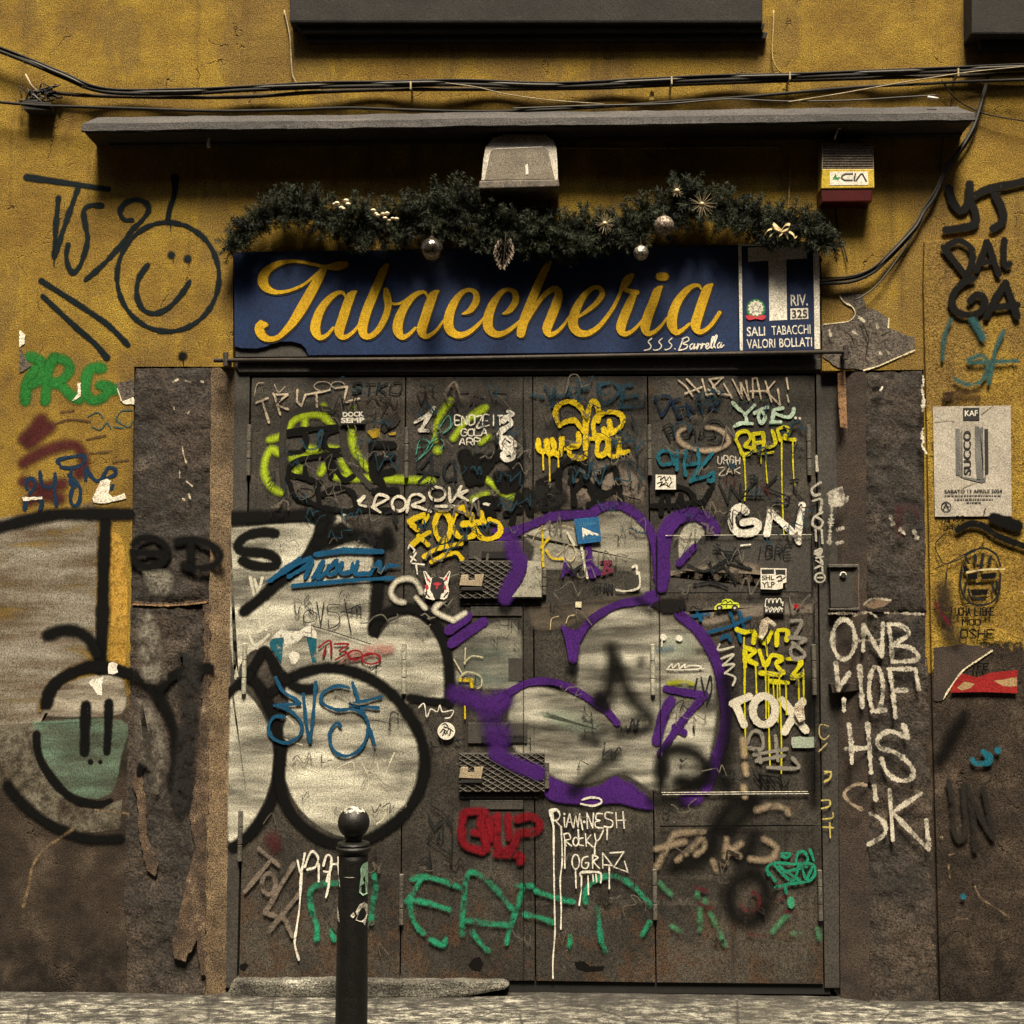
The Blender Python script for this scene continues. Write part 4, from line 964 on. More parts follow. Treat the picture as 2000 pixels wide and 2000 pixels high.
# ---- black outlined throw-up
soft('Dd', 108, '-40,250 20,240 300,228 650,220 770,235', BLK, door, 'black top bar', y=DY, soft=0.55)
soft('Dd', 78, '375,355 280,345 160,375 95,440 130,490 300,505 385,545 380,595 290,605 190,590 130,560', BLK, door, 'black letter S', y=DY, soft=0.4)
soft('Dd', 96, '730,240 715,350 650,490 540,620 400,725 260,850 140,945', BLK, door, 'black diagonal stroke', y=DY, soft=0.45)
soft('Dd', 110, '700,420 800,400 1000,385 1200,410;800,320 950,350;1220,340 1240,430', BLK, door, 'black block stroke', y=DY, soft=0.7, alpha=0.9)
soft('Dd', 98, '1170,420 1155,600 1145,800 1130,960 1120,1090', BLK, door, 'black upright', y=DY, soft=0.5)
soft('Dd', 84, '1120,1095 1140,1040 1210,960 1350,915 1490,950 1590,1050 1660,1200 1690,1400 1690,1640', BLK, door, 'black hook outline', y=DY, soft=0.5)
soft('Dd', 62, '1690,1625 1560,1620 1390,1595', BLK, door, 'black foot of the hook', y=DY, soft=0.5)
soft('Dd', 90, '470,1460 600,1400 760,1370 930,1390 1090,1450 1250,1560 1380,1720 1460,1860 1500,2010 1500,2150 1450,2320 1340,2480 1180,2610 980,2695 800,2690 650,2620 510,2490 430,2330 405,2150 430,1960', BLK, door, 'black outline of the big round O', y=DY, soft=0.5)
soft('Dd', 90, '190,1440 250,1500 310,1610 365,1740 405,1900 415,2030 395,2200 340,2390 260,2530 170,2640 60,2720', BLK, door, 'black outline of the left round letter', y=DY, soft=0.5)
soft('Dd', 84, '170,1430 240,1320 295,1235 350,1300 400,1400 470,1460;420,1500 330,1560;480,1490,60 570,1530 660,1530', BLK, door, 'black spike between the letters', y=DY, soft=0.45)
soft('Dd', 70, '0,1590 90,1500 190,1420', BLK, door, 'black stroke end', y=DY, soft=0.5)
# ---- upper left: lime spray and black head
soft('H', 56, '740,1325 755,1420;970,1340 955,1500 970,1640 1030,1740 1090,1800;600,1390 600,1500;470,1500 520,1430 610,1390 740,1400 810,1480;330,1580 430,1550;400,1680 345,1650 300,1740 300,1850 350,1940 420,1980;610,1640 700,1670 600,1700 500,1720;720,1830 740,1780;930,1830 880,1740;830,1860 1100,1870 1400,1880 1560,1890;780,1640 860,1660;520,1840 560,1800', LIME, door, 'lime green sprayed lines', y=DY)
soft('H', 50, '440,1960 430,1750 432,1550 475,1410 600,1350 770,1355 865,1440 890,1600 915,1720 1000,1830 1100,1940', (0.035, 0.033, 0.03), door, 'grey black head outline', y=DY, soft=0.4)
spray('H', 42, '475,1515 640,1500 840,1485;480,1540 590,1535 612,1600 580,1665 490,1680;855,1500 765,1535 742,1590 775,1650 860,1660;478,1785 600,1720 880,1695 925,1745;480,1800 470,1880;600,1790 620,1870 720,1900;770,1715 800,1860;800,1740 890,1880 975,1850;480,1840 600,1870', BLK, door, 'black glasses and mouth of the head', y=DY, soft=0.25)
spray('Dd', 44, '490,-20 530,80 650,125 720,155 900,185 1050,175 1300,185;690,-20 710,130;740,60 850,10 960,50 985,140', BLK, door, 'black chin of the head', y=DY, soft=0.3)
spray('Dd', 12, '@600,40,70,40;780,60 900,30;560,20 620,70', (0.06, 0.055, 0.05), door, 'thin dark marks', y=DY)
spray('H', 62, '1105,1615 1270,1620;1110,1610 1112,1830 1130,1880;1120,1735 1260,1705;1135,1850 1260,1820;1150,1840 1200,1960;1130,1800,90 1160,1760,90;1130,1970 1290,1965', BLK, door, 'thick black letter E', y=DY, soft=0.3)
spray('H', 14, '1215,1370 1310,1420 1250,1460;1180,1430 1300,1360', (0.05, 0.045, 0.04), door, 'dark scratch', y=DY)
fill('H', '1170,1440 1250,1390 1300,1380 1330,1420 1290,1480 1230,1510 1200,1530 1170,1500', (0.03, 0.028, 0.026), door, 'black torn tape', y=DY, feather=3, soft=0.3, ragged=1.0, name='tape')
fill('H', '1065,1515 1130,1490 1170,1500 1170,1560 1110,1570;1230,1530 1290,1515 1285,1545 1240,1545', (0.45, 0.30, 0.02), door, 'torn yellow sticker', y=DY, smooth=False, feather=3, soft=0.2, wear=0.35, name='sticker_remains')
spray('H', 18, '!235,1300 320,1265;278,1285 330,1450', TAN, door, 'chalky letter T', y=DY, soft=0.2, wear=0.2)
spray('H', 16, '!365,1230 415,1390;375,1240 470,1235;470,1240 395,1310 475,1350;545,1205 540,1290;540,1290 575,1325;575,1325 605,1240;605,1240 715,1220;715,1220 790,1205;688,1232 692,1330;830,1190 920,1180;920,1180 892,1300;892,1300 1012,1268', TAN, door, 'chalky letters RUTZ', y=DY, soft=0.2, wear=0.2)
spray('H', 8, '@735,1175,65,35;@850,1165,50,25;220,1250 240,1160 290,1150;370,1160 400,1220 450,1180', (0.35, 0.3, 0.23), door, 'thin loops', y=DY, wear=0.3)
letters('STKO', 685, 748, 780, 768, 4.2, INK, door, 'black tag STKO', y=DY, slant=0.2)
spray('H', 9, '1070,1290 1120,1250 1180,1330 1230,1280 1280,1340 1300,1280;@1210,1260,40,20;1180,1400 1230,1300', (0.03, 0.027, 0.025), door, 'thin dark scribble', y=DY)
spray('H', 13, '!1450,1230 1480,1310;1480,1310 1512,1230;1700,1170 1715,1290;1715,1290 1755,1345;1740,1215 1832,1212;1745,1215 1740,1310;1855,1240 1850,1310;1910,1200 1920,1310', (0.035, 0.03, 0.027), door, 'thin dark letters', y=DY)
spray('I', 12, '!0,1215 60,1215;80,1230 170,1255;120,1190 115,1310;85,1300 90,1240;240,1210 350,1218', (0.035, 0.03, 0.027), door, 'thin dark letters', y=DY)
spray('H', 30, '!1430,1450,18 1530,1390,26;1530,1390 1575,1340;1560,1360 1480,1500;1470,1508 1530,1512', WHT, door, 'white numeral 1', y=DY, soft=0.15, wear=0.02)
soft('H', 48, '1700,1285 1630,1380 1585,1490 1585,1580;1600,1655,70;1720,1570 1790,1470 1860,1400 1940,1345;1890,1790 1910,1860', LIME, door, 'lime green check mark', y=DY)
soft('I', 50, '100,1400 190,1335;110,1800 170,1860 250,1920;150,1600 210,1560', LIME, door, 'lime green spray', y=DY)
soft('J', 60, '420,0 480,50 560,80 640,70;250,100 350,60', LIME, door, 'lime green haze', y=DY, alpha=0.8)
letters('ENDZEIT', 889, 812, 982, 831, 3.0, WHT, door, 'small white writing ENDZEIT', y=DY, wear=0.0)
letters('GOLA', 901, 838, 951, 850, 2.8, WHT, door, 'small white writing GOLA', y=DY, wear=0.0)
letters('ARP', 898, 856, 938, 869, 2.8, WHT, door, 'small white writing ARP', y=DY, wear=0.0)
spray('H', 8, '1440,1690 1470,1580 1540,1600 1500,1680 1440,1740 1550,1640 1600,1520 1660,1420 1690,1400 1700,1470 1640,1530 1690,1500 1720,1450;1450,1640 1530,1620 1590,1560 1650,1600 1620,1660', (0.06, 0.26, 0.2), door, 'thin teal scribble', y=DY, soft=0.3)
spray('H', 26, '!1455,1820 1555,1700;1555,1700 1560,1850;1450,1820 1610,1840;1560,1800 1460,1900', INK, door, 'black letter A', y=DY)
spray('H', 26, '1700,1740 1650,1800 1670,1880 1720,1870;1730,1740 1740,1880', INK, door, 'black letters', y=DY)
soft('H', 92, '1790,1690 1830,1760 1880,1860;1850,1890 1900,1720;1930,1720 1920,1880', BLK, door, 'fat black letter', y=DY, soft=0.3)
soft('I', 96, '40,1690 60,1850 110,1880 160,1820 220,1740;230,1720 310,1690 400,1740 435,1830 400,1920 320,1950 280,1850;290,1860 400,1850', BLK, door, 'fat black letters we', y=DY, soft=0.3)
spray('I', 42, '355,1365,26 395,1385,26 350,1400,26;320,1440 350,1410 380,1460 310,1510 295,1560 370,1570 400,1620 320,1640 310,1580 400,1700 340,1730 320,1690 400,1660', WHT, door, 'white scribble column', y=DY, soft=0.2, wear=0.15)
spray('Dd', 22, '1000,110 1050,75 1010,130 1060,150;1115,155 1150,65 1230,85 1180,120 1110,155;1120,160 1170,195;@1310,130,52,55;1370,195 1395,80 1460,60 1500,100 1410,140 1470,160 1550,190;@1600,55,60,50;1690,10 1705,115 1780,0;1760,70 1830,30 1760,60 1830,105;1590,150 1800,150', (0.60, 0.56, 0.46), door, 'white marker tag ERROR QUE', y=DY, soft=0.2, wear=0.12)
spray('J', 20, '250,125 260,95 290,100;330,130 430,150', WHT, door, 'white dash', y=DY)
spray('J', 48, '0,95 60,80', (0.60, 0.56, 0.46), door, 'white dash', y=DY) if False else None
spray('J', 52, '245,160 320,100 415,95 440,150;340,210 400,150;590,60 560,180 540,285;590,65 640,120 680,205;490,210 600,175;200,180 250,240 300,230;330,170 400,210', BLK, door, 'black brush tag', y=DY, soft=0.3)
spray('J', 52, '805,-20 790,170;820,20 850,90 880,140;1000,-20 1010,130;1130,30 1160,80 1155,130 1120,140;1180,-20 1225,125;1225,70 1300,35 1320,0;1360,80 1370,125;640,30 700,60;860,180 960,200 1060,180', BLK, door, 'black brush tag legs', y=DY, soft=0.3)
spray('I', 52, '745,1960 740,1810 810,1735 900,1740 965,1820 910,1900 860,1960;590,1905 750,1830;830,1815 920,1860 1000,1950;1040,1930 1060,1840 1155,1790 1180,1880 1200,1960;870,1790 830,1900', BLK, door, 'black brush tag on the third leaf', y=DY, soft=0.3)
fill('p', '1010,960 1060,940 1110,960 1100,990 1040,1000', (0.012, 0.012, 0.012), door, 'black smear', y=DY, feather=10, soft=0.9, wear=0.3)
# ---- third leaf, top
spray('I', 32, '640,1180 700,1310;710,1180 690,1330;730,1250 830,1240;800,1170 835,1260;870,1200 960,1195;895,1195 880,1300;1040,1170 1060,1310;1040,1165 1150,1150 1195,1210 1130,1290 1060,1310;1225,1175 1295,1165;1225,1180 1210,1330;1220,1260 1330,1245;1200,1335 1370,1325;530,1240 620,1260', (0.016, 0.048, 0.075), door, 'faded blue letters', y=DY, soft=0.5, wear=0.4)
YW = '745,1475 715,1400 735,1325 820,1290 900,1335 940,1430 935,1520 905,1490 860,1435 790,1445 745,1475;940,1700 945,1540 955,1400 990,1290 1030,1320 1045,1410 1035,1440;1010,1540 1000,1460 1050,1390 1140,1370 1215,1400 1215,1470 1150,1520 1080,1540 1010,1545;1080,1500 1085,1560 1125,1510 1120,1440;585,1580 590,1650 640,1665 645,1580 665,1690 705,1650 690,1580;700,1670 750,1690 760,1560 770,1640 830,1640 890,1600 885,1530;940,1590 930,1710 830,1700 825,1640 880,1625;960,1575 1080,1560;1040,1560 1030,1690 1100,1670 1110,1560 1120,1690 1190,1690 1190,1560 1200,1670 1265,1665'
spray('I', 40, YW, YEL, door, 'thick yellow loopy tag', y=DY, soft=0.15, wear=0.03)
spray('I', 12, '!620,1690 623,1805;668,1680 672,1890;735,1690 738,1785', YEL, door, 'yellow drips', y=DY, soft=0.2, wear=0)
# ---- fourth leaf
spray('K', 26, '190,375 250,540;190,365 300,350 340,390 260,540;345,390 410,560;350,405 430,380;385,475 460,455;410,560 490,515;480,415 520,560;485,425 560,500;600,380 640,520;700,480 800,405;720,470 785,485', NAVY, door, 'navy letters', y=DY, soft=0.4, wear=0.25)
spray('K', 17, '!410,205 480,260;480,260 545,355;490,195 610,320;475,330 630,270;635,195 660,290;660,290 675,345;675,345 740,330;740,330 690,290;705,200 790,335;700,195 830,180;830,180 735,270;735,270 810,330;810,330 885,345;840,240 915,370;920,195 1015,380;1015,380 995,230;1000,230 1075,390;1075,390 1050,210;1115,370 1110,190;1110,190 1150,185;1150,185 1190,380;1090,310 1220,305;1230,210 1290,410;1320,215 1240,310;1240,310 1370,440;1370,440 1350,290;1430,185 1447,290;1437,345 1450,410', TAN, door, 'tan marker letters HLR WAK', y=DY, soft=0.15, wear=0.08)
spray('K', 34, '920,415 975,470 1040,530 1055,610;1130,440 1040,530;940,640 1010,610 1110,615;1130,515 1190,480 1250,460;1180,490 1165,560 1200,610 1230,550 1200,500;1300,485 1395,468;1310,490 1295,590;1280,602 1375,598;1320,520 1440,555 1490,520 1500,475', (0.46, 0.60, 0.48), door, 'mint white marker tag', y=DY, soft=0.15, wear=0.03)
spray('K', 26, '1515,560;1555,565', WHT, door, 'two white dots', y=DY)
spray('K', 6, '890,500 960,420 1080,400;1150,400 1260,390;930,590 960,650;1260,620 1420,620 1490,590', (0.05, 0.12, 0.06), door, 'thin green outline', y=DY, wear=0.3)
spray('K', 35, '955,750 985,700 1060,690 1090,750 1040,820;950,760 985,830 1020,905 1090,890 1100,850 1040,830;1120,740 1125,870;1110,715 1205,700;1120,805 1195,790;1130,872 1200,860 1220,800;1210,700 1225,820 1280,835 1325,790 1295,680;1345,680 1375,770;1350,665 1420,645 1460,690 1400,745 1440,760 1510,768;!1170,900,26 1305,883,26', YEL2, door, 'dripping yellow letters BEUR', y=DY, soft=0.2, wear=0.04)
spray('K', 13, '1025,910,26 1035,1000,16 1040,1100 1045,1230 1035,1340;1187,900 1190,990;1235,905 1240,1050 1250,1175;1385,770,18 1385,1000 1390,1300 1405,1660;1490,770 1492,1000 1505,1200', YEL2, door, 'long yellow drips', y=DY, soft=0.3, wear=0.05)
spray('K', 15, '270,640 300,700 335,770;260,650 330,615 360,660 300,700 350,740 400,715;360,690 385,740 425,735;460,650 430,700 455,740 500,730;550,630 515,740;520,715 565,680 575,770;620,690 605,740 650,725;660,710 650,660 720,590 790,590 845,650 845,720 780,788 700,780;740,650 762,720 690,745', INK, door, 'thin black tag with a circle', y=DY, soft=0.15)
soft('K', 44, '480,655 410,700 425,780 520,840 660,868 800,850 885,790 850,710 760,660 680,650', TANS, door, 'soft tan ring', y=DY, alpha=0.85)
spray('K', 34, '340,880 265,870 220,920 250,1000 340,990;345,890 370,1000;400,875 395,1050;480,875 465,1000 480,1100;470,1010 590,985;595,855 605,1000 570,1085;735,890 620,1030 525,1160;530,1150 690,1110;700,1100 742,1075 735,1155 695,1150', TEAL, door, 'teal marker tag', y=DY, soft=0.25, wear=0.12)
letters('URGH', 1402, 892, 1446, 908, 2.6, (0.5, 0.45, 0.38), door, 'tiny pale writing', y=DY)
letters('ZAK', 1404, 914, 1446, 926, 2.6, (0.5, 0.45, 0.38), door, 'tiny pale writing', y=DY)
spray('K', 50, '250,1460 250,1340 300,1230 400,1210 500,1240 560,1320 565,1400;150,1390 400,1382 650,1345;310,1230 325,1420;385,1420 430,1290 445,1410;640,1420 655,1340 740,1190', BLK, door, 'black brush letters', y=DY, soft=0.3)
spray('K', 18, '!790,1160 880,1365;880,1365 905,1200;905,1200 1000,1330;1000,1330 995,1180;1010,1290 1160,1130;1160,1130 1140,1310;1040,1300 1220,1300;1340,1110 1230,1220;1230,1220 1460,1310;1460,1310 1440,1370;1440,1370 1290,1360;1460,1150 1540,1140;1500,1160 1500,1230;1500,1230 1590,1345;1080,1110 1130,1100;1130,1100 1130,1150;1130,1150 1090,1140', INK, door, 'thin black tag', y=DY)
spray('K', 30, '870,1130 850,1220;950,1120 930,1200;1200,1180 1280,1300', MAR, door, 'faint maroon marks', y=DY, soft=0.8, wear=0.5)
spray('K', 74, '1045,1445 1010,1405 950,1425 915,1500 925,1590 980,1645 1070,1650 1150,1615 1165,1560 1110,1535 1020,1548', WHT, door, 'fat white letter G', y=DY, soft=0.12, wear=0.02)
spray('K', 66, '!1245,1660 1278,1450;1278,1450 1535,1680;1535,1680 1578,1385;1530,1690,60 1548,1735,46', WHT, door, 'fat white letter N', y=DY, soft=0.12, wear=0.02)
spray('K', 18, '!1000,1765 1090,1755', WHT, door, 'white dash', y=DY)
letters('IGRE', 1477, 1066, 1545, 1090, 3.4, INK, door, 'thin black writing', y=DY, slant=0.1)
spray('K', 16, '!740,1810 945,1830;945,1830 830,1940;790,1790 1060,1980;950,1790 880,1960;880,1870 760,1980;900,1870 1000,1800', INK, door, 'black scrawled star', y=DY)
spray('L', 20, '400,10 520,60 640,0;560,-20 590,90;640,-10 720,80 760,150;700,0 880,45;450,160 580,145 700,185;600,60 660,30', INK, door, 'black scrawl below the star', y=DY, soft=0.4)
# ---- purple throw-up
soft('J', 70, '420,335 500,350 650,305 780,250 900,220 1000,215 1110,205;1145,205 1190,170 1280,145 1390,155 1490,220 1570,310 1615,420 1640,560 1640,690', PUR, door, 'purple outline along the top', y=DY, soft=0.3)
soft('J', 60, '440,390 520,370 600,340;1112,430 1122,520 1130,600 1150,665', PUR, door, 'purple strokes', y=DY, soft=0.3)
soft('J', 60, '1130,600 1190,650', PUR, door, 'purple spur', y=DY, soft=0.3)
soft('J', 150, '545,440 560,520', PUR, door, 'purple patch above the hatch', y=DY - 0.01, soft=0.5, alpha=0.8)
soft('J', 130, '600,560 590,640 530,740 490,840', PUR, door, 'purple band across the upper hatch', y=DY - 0.018, soft=0.4, alpha=0.85)
fill('J', '660,560 765,565 765,835 540,835 610,740 650,650', (0.36, 0.345, 0.28), door, 'pale paint on the upper hatch', y=DY - 0.0185, smooth=False, feather=3, soft=0.3, wear=0.25)
fill('J', '905,1040 950,1060 1010,1082 1075,1060 1090,1090 1055,1180 1030,1320 1000,1345 970,1320 945,1180', PUR, door, 'purple wedge', y=DY, feather=2, soft=0.2, wear=0.05)
soft('J', 62, '1040,1150 1100,1050 1190,970 1330,895 1480,865 1620,850', PUR, door, 'purple arch', y=DY, soft=0.25)
soft('J', 90, '1560,850 1600,820 1612,870', PUR, door, 'purple knot at the joint', y=DY, soft=0.3)
soft('J', 84, '995,1370', BLK, door, 'black blot', y=DY, soft=0.9)
soft('J', 76, '60,1090 140,1035 205,980;80,1190 190,1110 330,1020', PUR, door, 'purple slanted bars', y=DY, soft=0.25)
soft('J', 56, '480,1580 560,1530 640,1490 740,1470 880,1480 1020,1540 1150,1620 1240,1680 1290,1730 1335,1785', PUR, door, 'purple lower outline', y=DY, soft=0.25)
soft('J', 150, '110,1560 220,1590 350,1640 470,1610', PUR, door, 'purple broad band', y=DY, soft=0.6, alpha=0.9)
soft('J', 130, '330,1720 420,1700;380,1830 470,1850;400,1900 470,1930', PUR, door, 'purple haze by the lower slot', y=DY - 0.009, soft=0.8, alpha=0.7)
soft('M', 120, '420,40 500,90 600,140 740,190', PUR, door, 'purple band across the lower hatch', y=DY - 0.018, soft=0.4, alpha=0.85)
soft('J', 80, '1200,1590 1240,1660', (0.02, 0.012, 0.03), door, 'dark knot on the purple line', y=DY, soft=0.7)
soft('K', 140, '265,1960 265,1800 285,1640 390,1510 540,1470 660,1510 740,1610', PUR, door, 'wide purple arch on the right leaf', y=DY, soft=0.2)
soft('K', 130, '268,1940 262,2050 250,2150', PUR, door, 'purple leg', y=DY, soft=0.25)
soft('K', 70, '420,1930 500,1840 565,1770', PUR, door, 'purple slash', y=DY, soft=0.4)
soft('L', 84, '330,380 460,490 560,620 630,780 672,950 690,1130 672,1300 625,1450 575,1600 540,1700', PUR, door, 'purple right side of the large letter', y=DY, soft=0.3)
soft('L', 100, '380,1780 470,1770;-60,1700 60,1790', PUR, door, 'purple lower edge', y=DY, soft=0.6)
spray('L', 56, '235,945 380,975 530,990;530,990 400,1140 300,1270 190,1440;300,1235 375,1280', PUR, door, 'purple sign like a seven', y=DY, soft=0.2)
spray('L', 80, '270,1040 215,1150 165,1340', PUR, door, 'purple bar', y=DY, soft=0.3)
fill('M', '760,170 880,230 1000,280 1120,295 1220,265 1290,215 1335,208 1400,250 1500,330 1610,400 1620,470 1500,470 1350,430 1150,440 950,430 820,400 740,300', PUR, door, 'purple hill under the large letter', y=DY, feather=8, soft=0.6, wear=0.08)
# ---- soft black over-spray
KW = dict(soft=1.0, ragged=0.5, wear=0.12)
spray('J', 110, '1290,1220 1300,1330 1290,1450 1260,1560 1200,1640', BLK, door, 'soft black trunk', y=DY, alpha=0.85, **KW)
spray('J', 100, '1330,1300 1370,1430 1430,1570 1520,1680 1570,1720', BLK, door, 'soft black branch', y=DY, alpha=0.8, **KW)
spray('J', 70, '1590,1790 1500,1840 1350,1860;1080,1900 1180,1920', BLK, door, 'soft black sweep', y=DY, alpha=0.7, **KW)
spray('M', 90, '1010,330 1100,220 1200,140 1310,60', BLK, door, 'soft black slash', y=DY, alpha=0.7, **KW)
spray('J', 60, '1520,1300 1510,1340;1490,850 1590,940', BLK, door, 'soft black blot', y=DY, alpha=0.5, **KW)
spray('L', 95, '200,1560 205,1470 260,1410 360,1400 470,1440 555,1550 520,1630 420,1650 340,1640;210,1500 200,1650', BLK, door, 'soft black letter e', y=DY, alpha=0.95, **KW)
spray('L', 110, '690,880 705,1100 700,1300 670,1500 690,1700', BLK, door, 'soft black shading line', y=DY, alpha=0.75, **KW)
spray('L', 90, '1330,900 1320,1200;1340,1450 1350,1800', BLK, door, 'soft black edge', y=DY, alpha=0.7, **KW)
spray('L', 90, '300,1650 600,1640;120,1790 350,1800', BLK, door, 'soft black base line', y=DY, alpha=0.6, **KW)
spray('N', 120, '880,400 740,420 640,540 590,650 570,760 470,840 300,890', BLK, door, 'soft black S stroke', y=DY, alpha=0.85, **KW)
spray('N', 100, '900,430 780,560 700,620;900,650 870,760 800,840', BLK, door, 'soft black stroke', y=DY, alpha=0.75, **KW)
spray('N', 110, '870,940 760,1000 710,1130 760,1260 880,1300 980,1200 990,1050 930,950', BLK, door, 'soft black oval', y=DY, alpha=0.85, **KW)
fill('L', '120,300 200,260 380,270 400,340 330,380 180,380', (0.012, 0.01, 0.01), door, 'black smear over the purple', y=DY, feather=8, soft=0.6, wear=0.1)
spray('J', 20, '!770,300,14 775,600;!760,460 820,390;800,480 840,540 920,545', YEL, door, 'thin yellow marks', y=DY, soft=0.3, wear=0.3)
spray('J', 7, '700,400 740,330 850,295 950,300 1010,320;@980,500,40,60;880,520 940,470;830,1080 840,1000 890,980;950,1030 970,980 1020,970', (0.5, 0.42, 0.25), door, 'thin cream scratches', y=DY, wear=0.3)
spray('J', 20, '!925,680 940,580;940,580 1000,665;930,640 985,640', PUR, door, 'purple letter A', y=DY)
spray('J', 18, '1070,590 1010,640 1060,670', INK, door, 'dark letter C', y=DY, wear=0.2)
spray('J', 22, '1215,572 1290,568 1250,610 1300,635 1220,662;1245,580 1235,660;1325,540', (0.16, 0.03, 0.06), door, 'dull red letter B', y=DY)
spray('J', 18, '1060,430 1090,600 1110,690;960,350 1010,440', (0.62, 0.59, 0.48), door, 'white streak', y=DY, wear=0.2)
letters('STAN', 1160, 1140, 1196, 1154, 2.6, INK, door, 'thin black writing', y=DY)
fill('J', '1020,870 1065,870 1065,915 1020,912', (0.7, 0.66, 0.45), door, 'small cream sticker', y=DY, smooth=False, feather=1, soft=0.1, name='sticker')
fill('J', '1400,665 1500,660 1490,780 1400,775', (0.05, 0.047, 0.042), door, 'grey sticker remnant', y=DY, smooth=False, feather=2, soft=0.2, name='sticker_remains')
spray('J', 16, '1500,650 1500,760 1400,790 1330,780;1450,610 1480,600 1485,660', (0.62, 0.6, 0.5), door, 'pale torn edge', y=DY, wear=0.2)
soft('L', 42, '!215,555;330,565', WHT, door, 'two white blots', y=DY, soft=0.3)
spray('L', 48, '213,556;338,566;!205,580,10 203,630,7', WHT, door, 'two white blots with a drip', y=DY, soft=0.3, wear=0)
spray('L', 9, '250,790 280,760 285,790 330,755 335,795 380,760 375,790 420,770 500,780 470,800 400,800;240,800 350,805 520,795', WHT, door, 'small white tag', y=DY, wear=0)
soft('L', 40, '255,905 350,895 440,905', (0.3, 0.31, 0.02), door, 'yellow green dash', y=DY, wear=0.3)
soft('L', 40, '170,660 280,640', BLU, door, 'faint blue smear', y=DY, alpha=0.4)
spray('L', 12, '450,960 470,870;500,860 530,1000;540,950 570,850 580,950 540,1060;440,1230 450,1280', INK, door, 'thin dark scribble', y=DY, wear=0.2)
spray('L', 26, '550,522 720,475 870,408;720,370 760,490;790,370 825,490;430,400 560,385;470,370 500,430;650,570 700,545 720,580;780,510 800,590', BLU, door, 'blue cross strokes', y=DY, soft=0.4, wear=0.15)
spray('L', 16, '640,610 630,655 745,630;650,720 745,690 665,770;665,770 750,765 680,830;680,830 755,860 740,920', (0.55, 0.52, 0.44), door, 'white letters running down', y=DY, wear=0.1)
spray('L', 34, '770,500 830,520 900,515 895,600;940,555 985,600 1035,515;1080,505 1150,510 1145,580;1072,520 1070,620;830,630 832,780;835,640 905,665 850,720 915,760;940,660 985,770 1035,695 1110,720 1065,760 1120,825;1150,720 1255,740 1185,860 1265,838;!950,828 1095,842;1020,890 1155,902', YEL2, door, 'dripping yellow letters', y=DY, soft=0.2, wear=0.05)
spray('L', 12, '825,560 822,640;830,780,22 828,1000 835,1330 840,1440;912,770 918,980;990,610 1000,700;985,770 990,1000 990,1170;1008,850 1010,1150 1020,1530;1045,905 1050,1060;1075,905 1080,1200;1090,860 1105,1300 1105,1585;1140,905 1145,1140;1235,860 1238,1030;1272,800 1275,1050', YEL2, door, 'long yellow drips', y=DY, soft=0.3, wear=0.08)
spray('L', 62, '!735,1060 865,1005;765,1075 825,1220;1110,1030 1290,1260;1265,1045 1130,1270', (0.60, 0.56, 0.46), door, 'fat white letters T and X', y=DY, soft=0.15, wear=0.12)
spray('L', 60, '@975,1110,85,108', (0.60, 0.56, 0.46), door, 'fat white letter O', y=DY, soft=0.15, wear=0.1)
spray('L', 28, '1185,435 1260,440 1200,560;1170,560 1290,575 1180,640 1200,720 1285,690 1190,600', GRY, door, 'grey scrawled tag', y=DY, wear=0.15)
spray('L', 28, '845,1360 890,1270 955,1290 960,1400 850,1390;900,1445 1150,1400;920,1490 1130,1450;1060,1300 1080,1490;930,1430 950,1500;1000,1540 1230,1545 1190,1470', GRY, door, 'grey marker tag', y=DY, wear=0.15)
spray('L', 12, '900,1600 960,1680 940,1590 1010,1700 1000,1600 1060,1680;930,1600 1080,1620 1120,1690 1160,1650', BLK, door, 'black pointed tag', y=DY)
soft('L', 46, '815,1330 825,1450;830,1520 840,1590;820,1690 830,1760', (0.42, 0.32, 0.2), door, 'tan vertical smear', y=DY, alpha=0.8)
fill('L', '1182,1312 1240,1306 1300,1312 1362,1308 1364,1340 1360,1392 1300,1396 1190,1394 1178,1360', (0.34, 0.40, 0.32), door, 'mint grey painted patch', y=DY, smooth=False, feather=3, soft=0.2, wear=0.1)
spray('L', 30, '1215,325 1230,330', (0.3, 0.01, 0.012), door, 'red dot', y=DY)
# ---- second leaf
spray('Dd', 40, '1385,260 1520,212 1500,270;1390,270 1450,325;1540,345 1480,380 1410,440;1460,375 1530,440;@1640,300,58,110', YEL, door, 'yellow letters F and O', y=DY, soft=0.15, wear=0.03)
spray('J', 40, '205,215 170,160 120,200 90,300 150,385 245,370 250,300 165,290;170,275 330,270;235,215 240,270;305,200 320,260;370,250 440,280 450,350 380,395 310,385 265,320 270,280', YEL, door, 'yellow letters G and O', y=DY, soft=0.15, wear=0.03)
spray('Dd', 34, '1500,530 1600,470 1780,430;1555,570 1640,525 1740,500 1785,545', YEL, door, 'yellow underline', y=DY, soft=0.2, wear=0.05)
spray('Dd', 12, '!1390,440 1380,470;1390,440 1430,480;1430,480 1420,500;1440,500 1400,570;1400,530 1440,560;1410,580 1500,590;1440,590 1450,660', WHT, door, 'thin white letters', y=DY, wear=0.1)
soft('Dd', 38, '1480,800 1440,720 1370,695 1290,720 1250,800 1290,860 1350,875;1440,840 1510,920;1660,850 1580,935 1720,1010;1720,1010 1810,955', (0.56, 0.53, 0.43), door, 'soft white loops', y=DY, wear=0.15)
spray('Dd', 8, '1460,1670 1500,1640 1520,1740 1550,1680 1600,1700 1620,1650 1640,1700 1720,1690 1700,1740 1660,1750', WHT, door, 'thin white tag', y=DY)
spray('J', 14, '!185,1660 187,1750', YEL, door, 'yellow drip', y=DY)
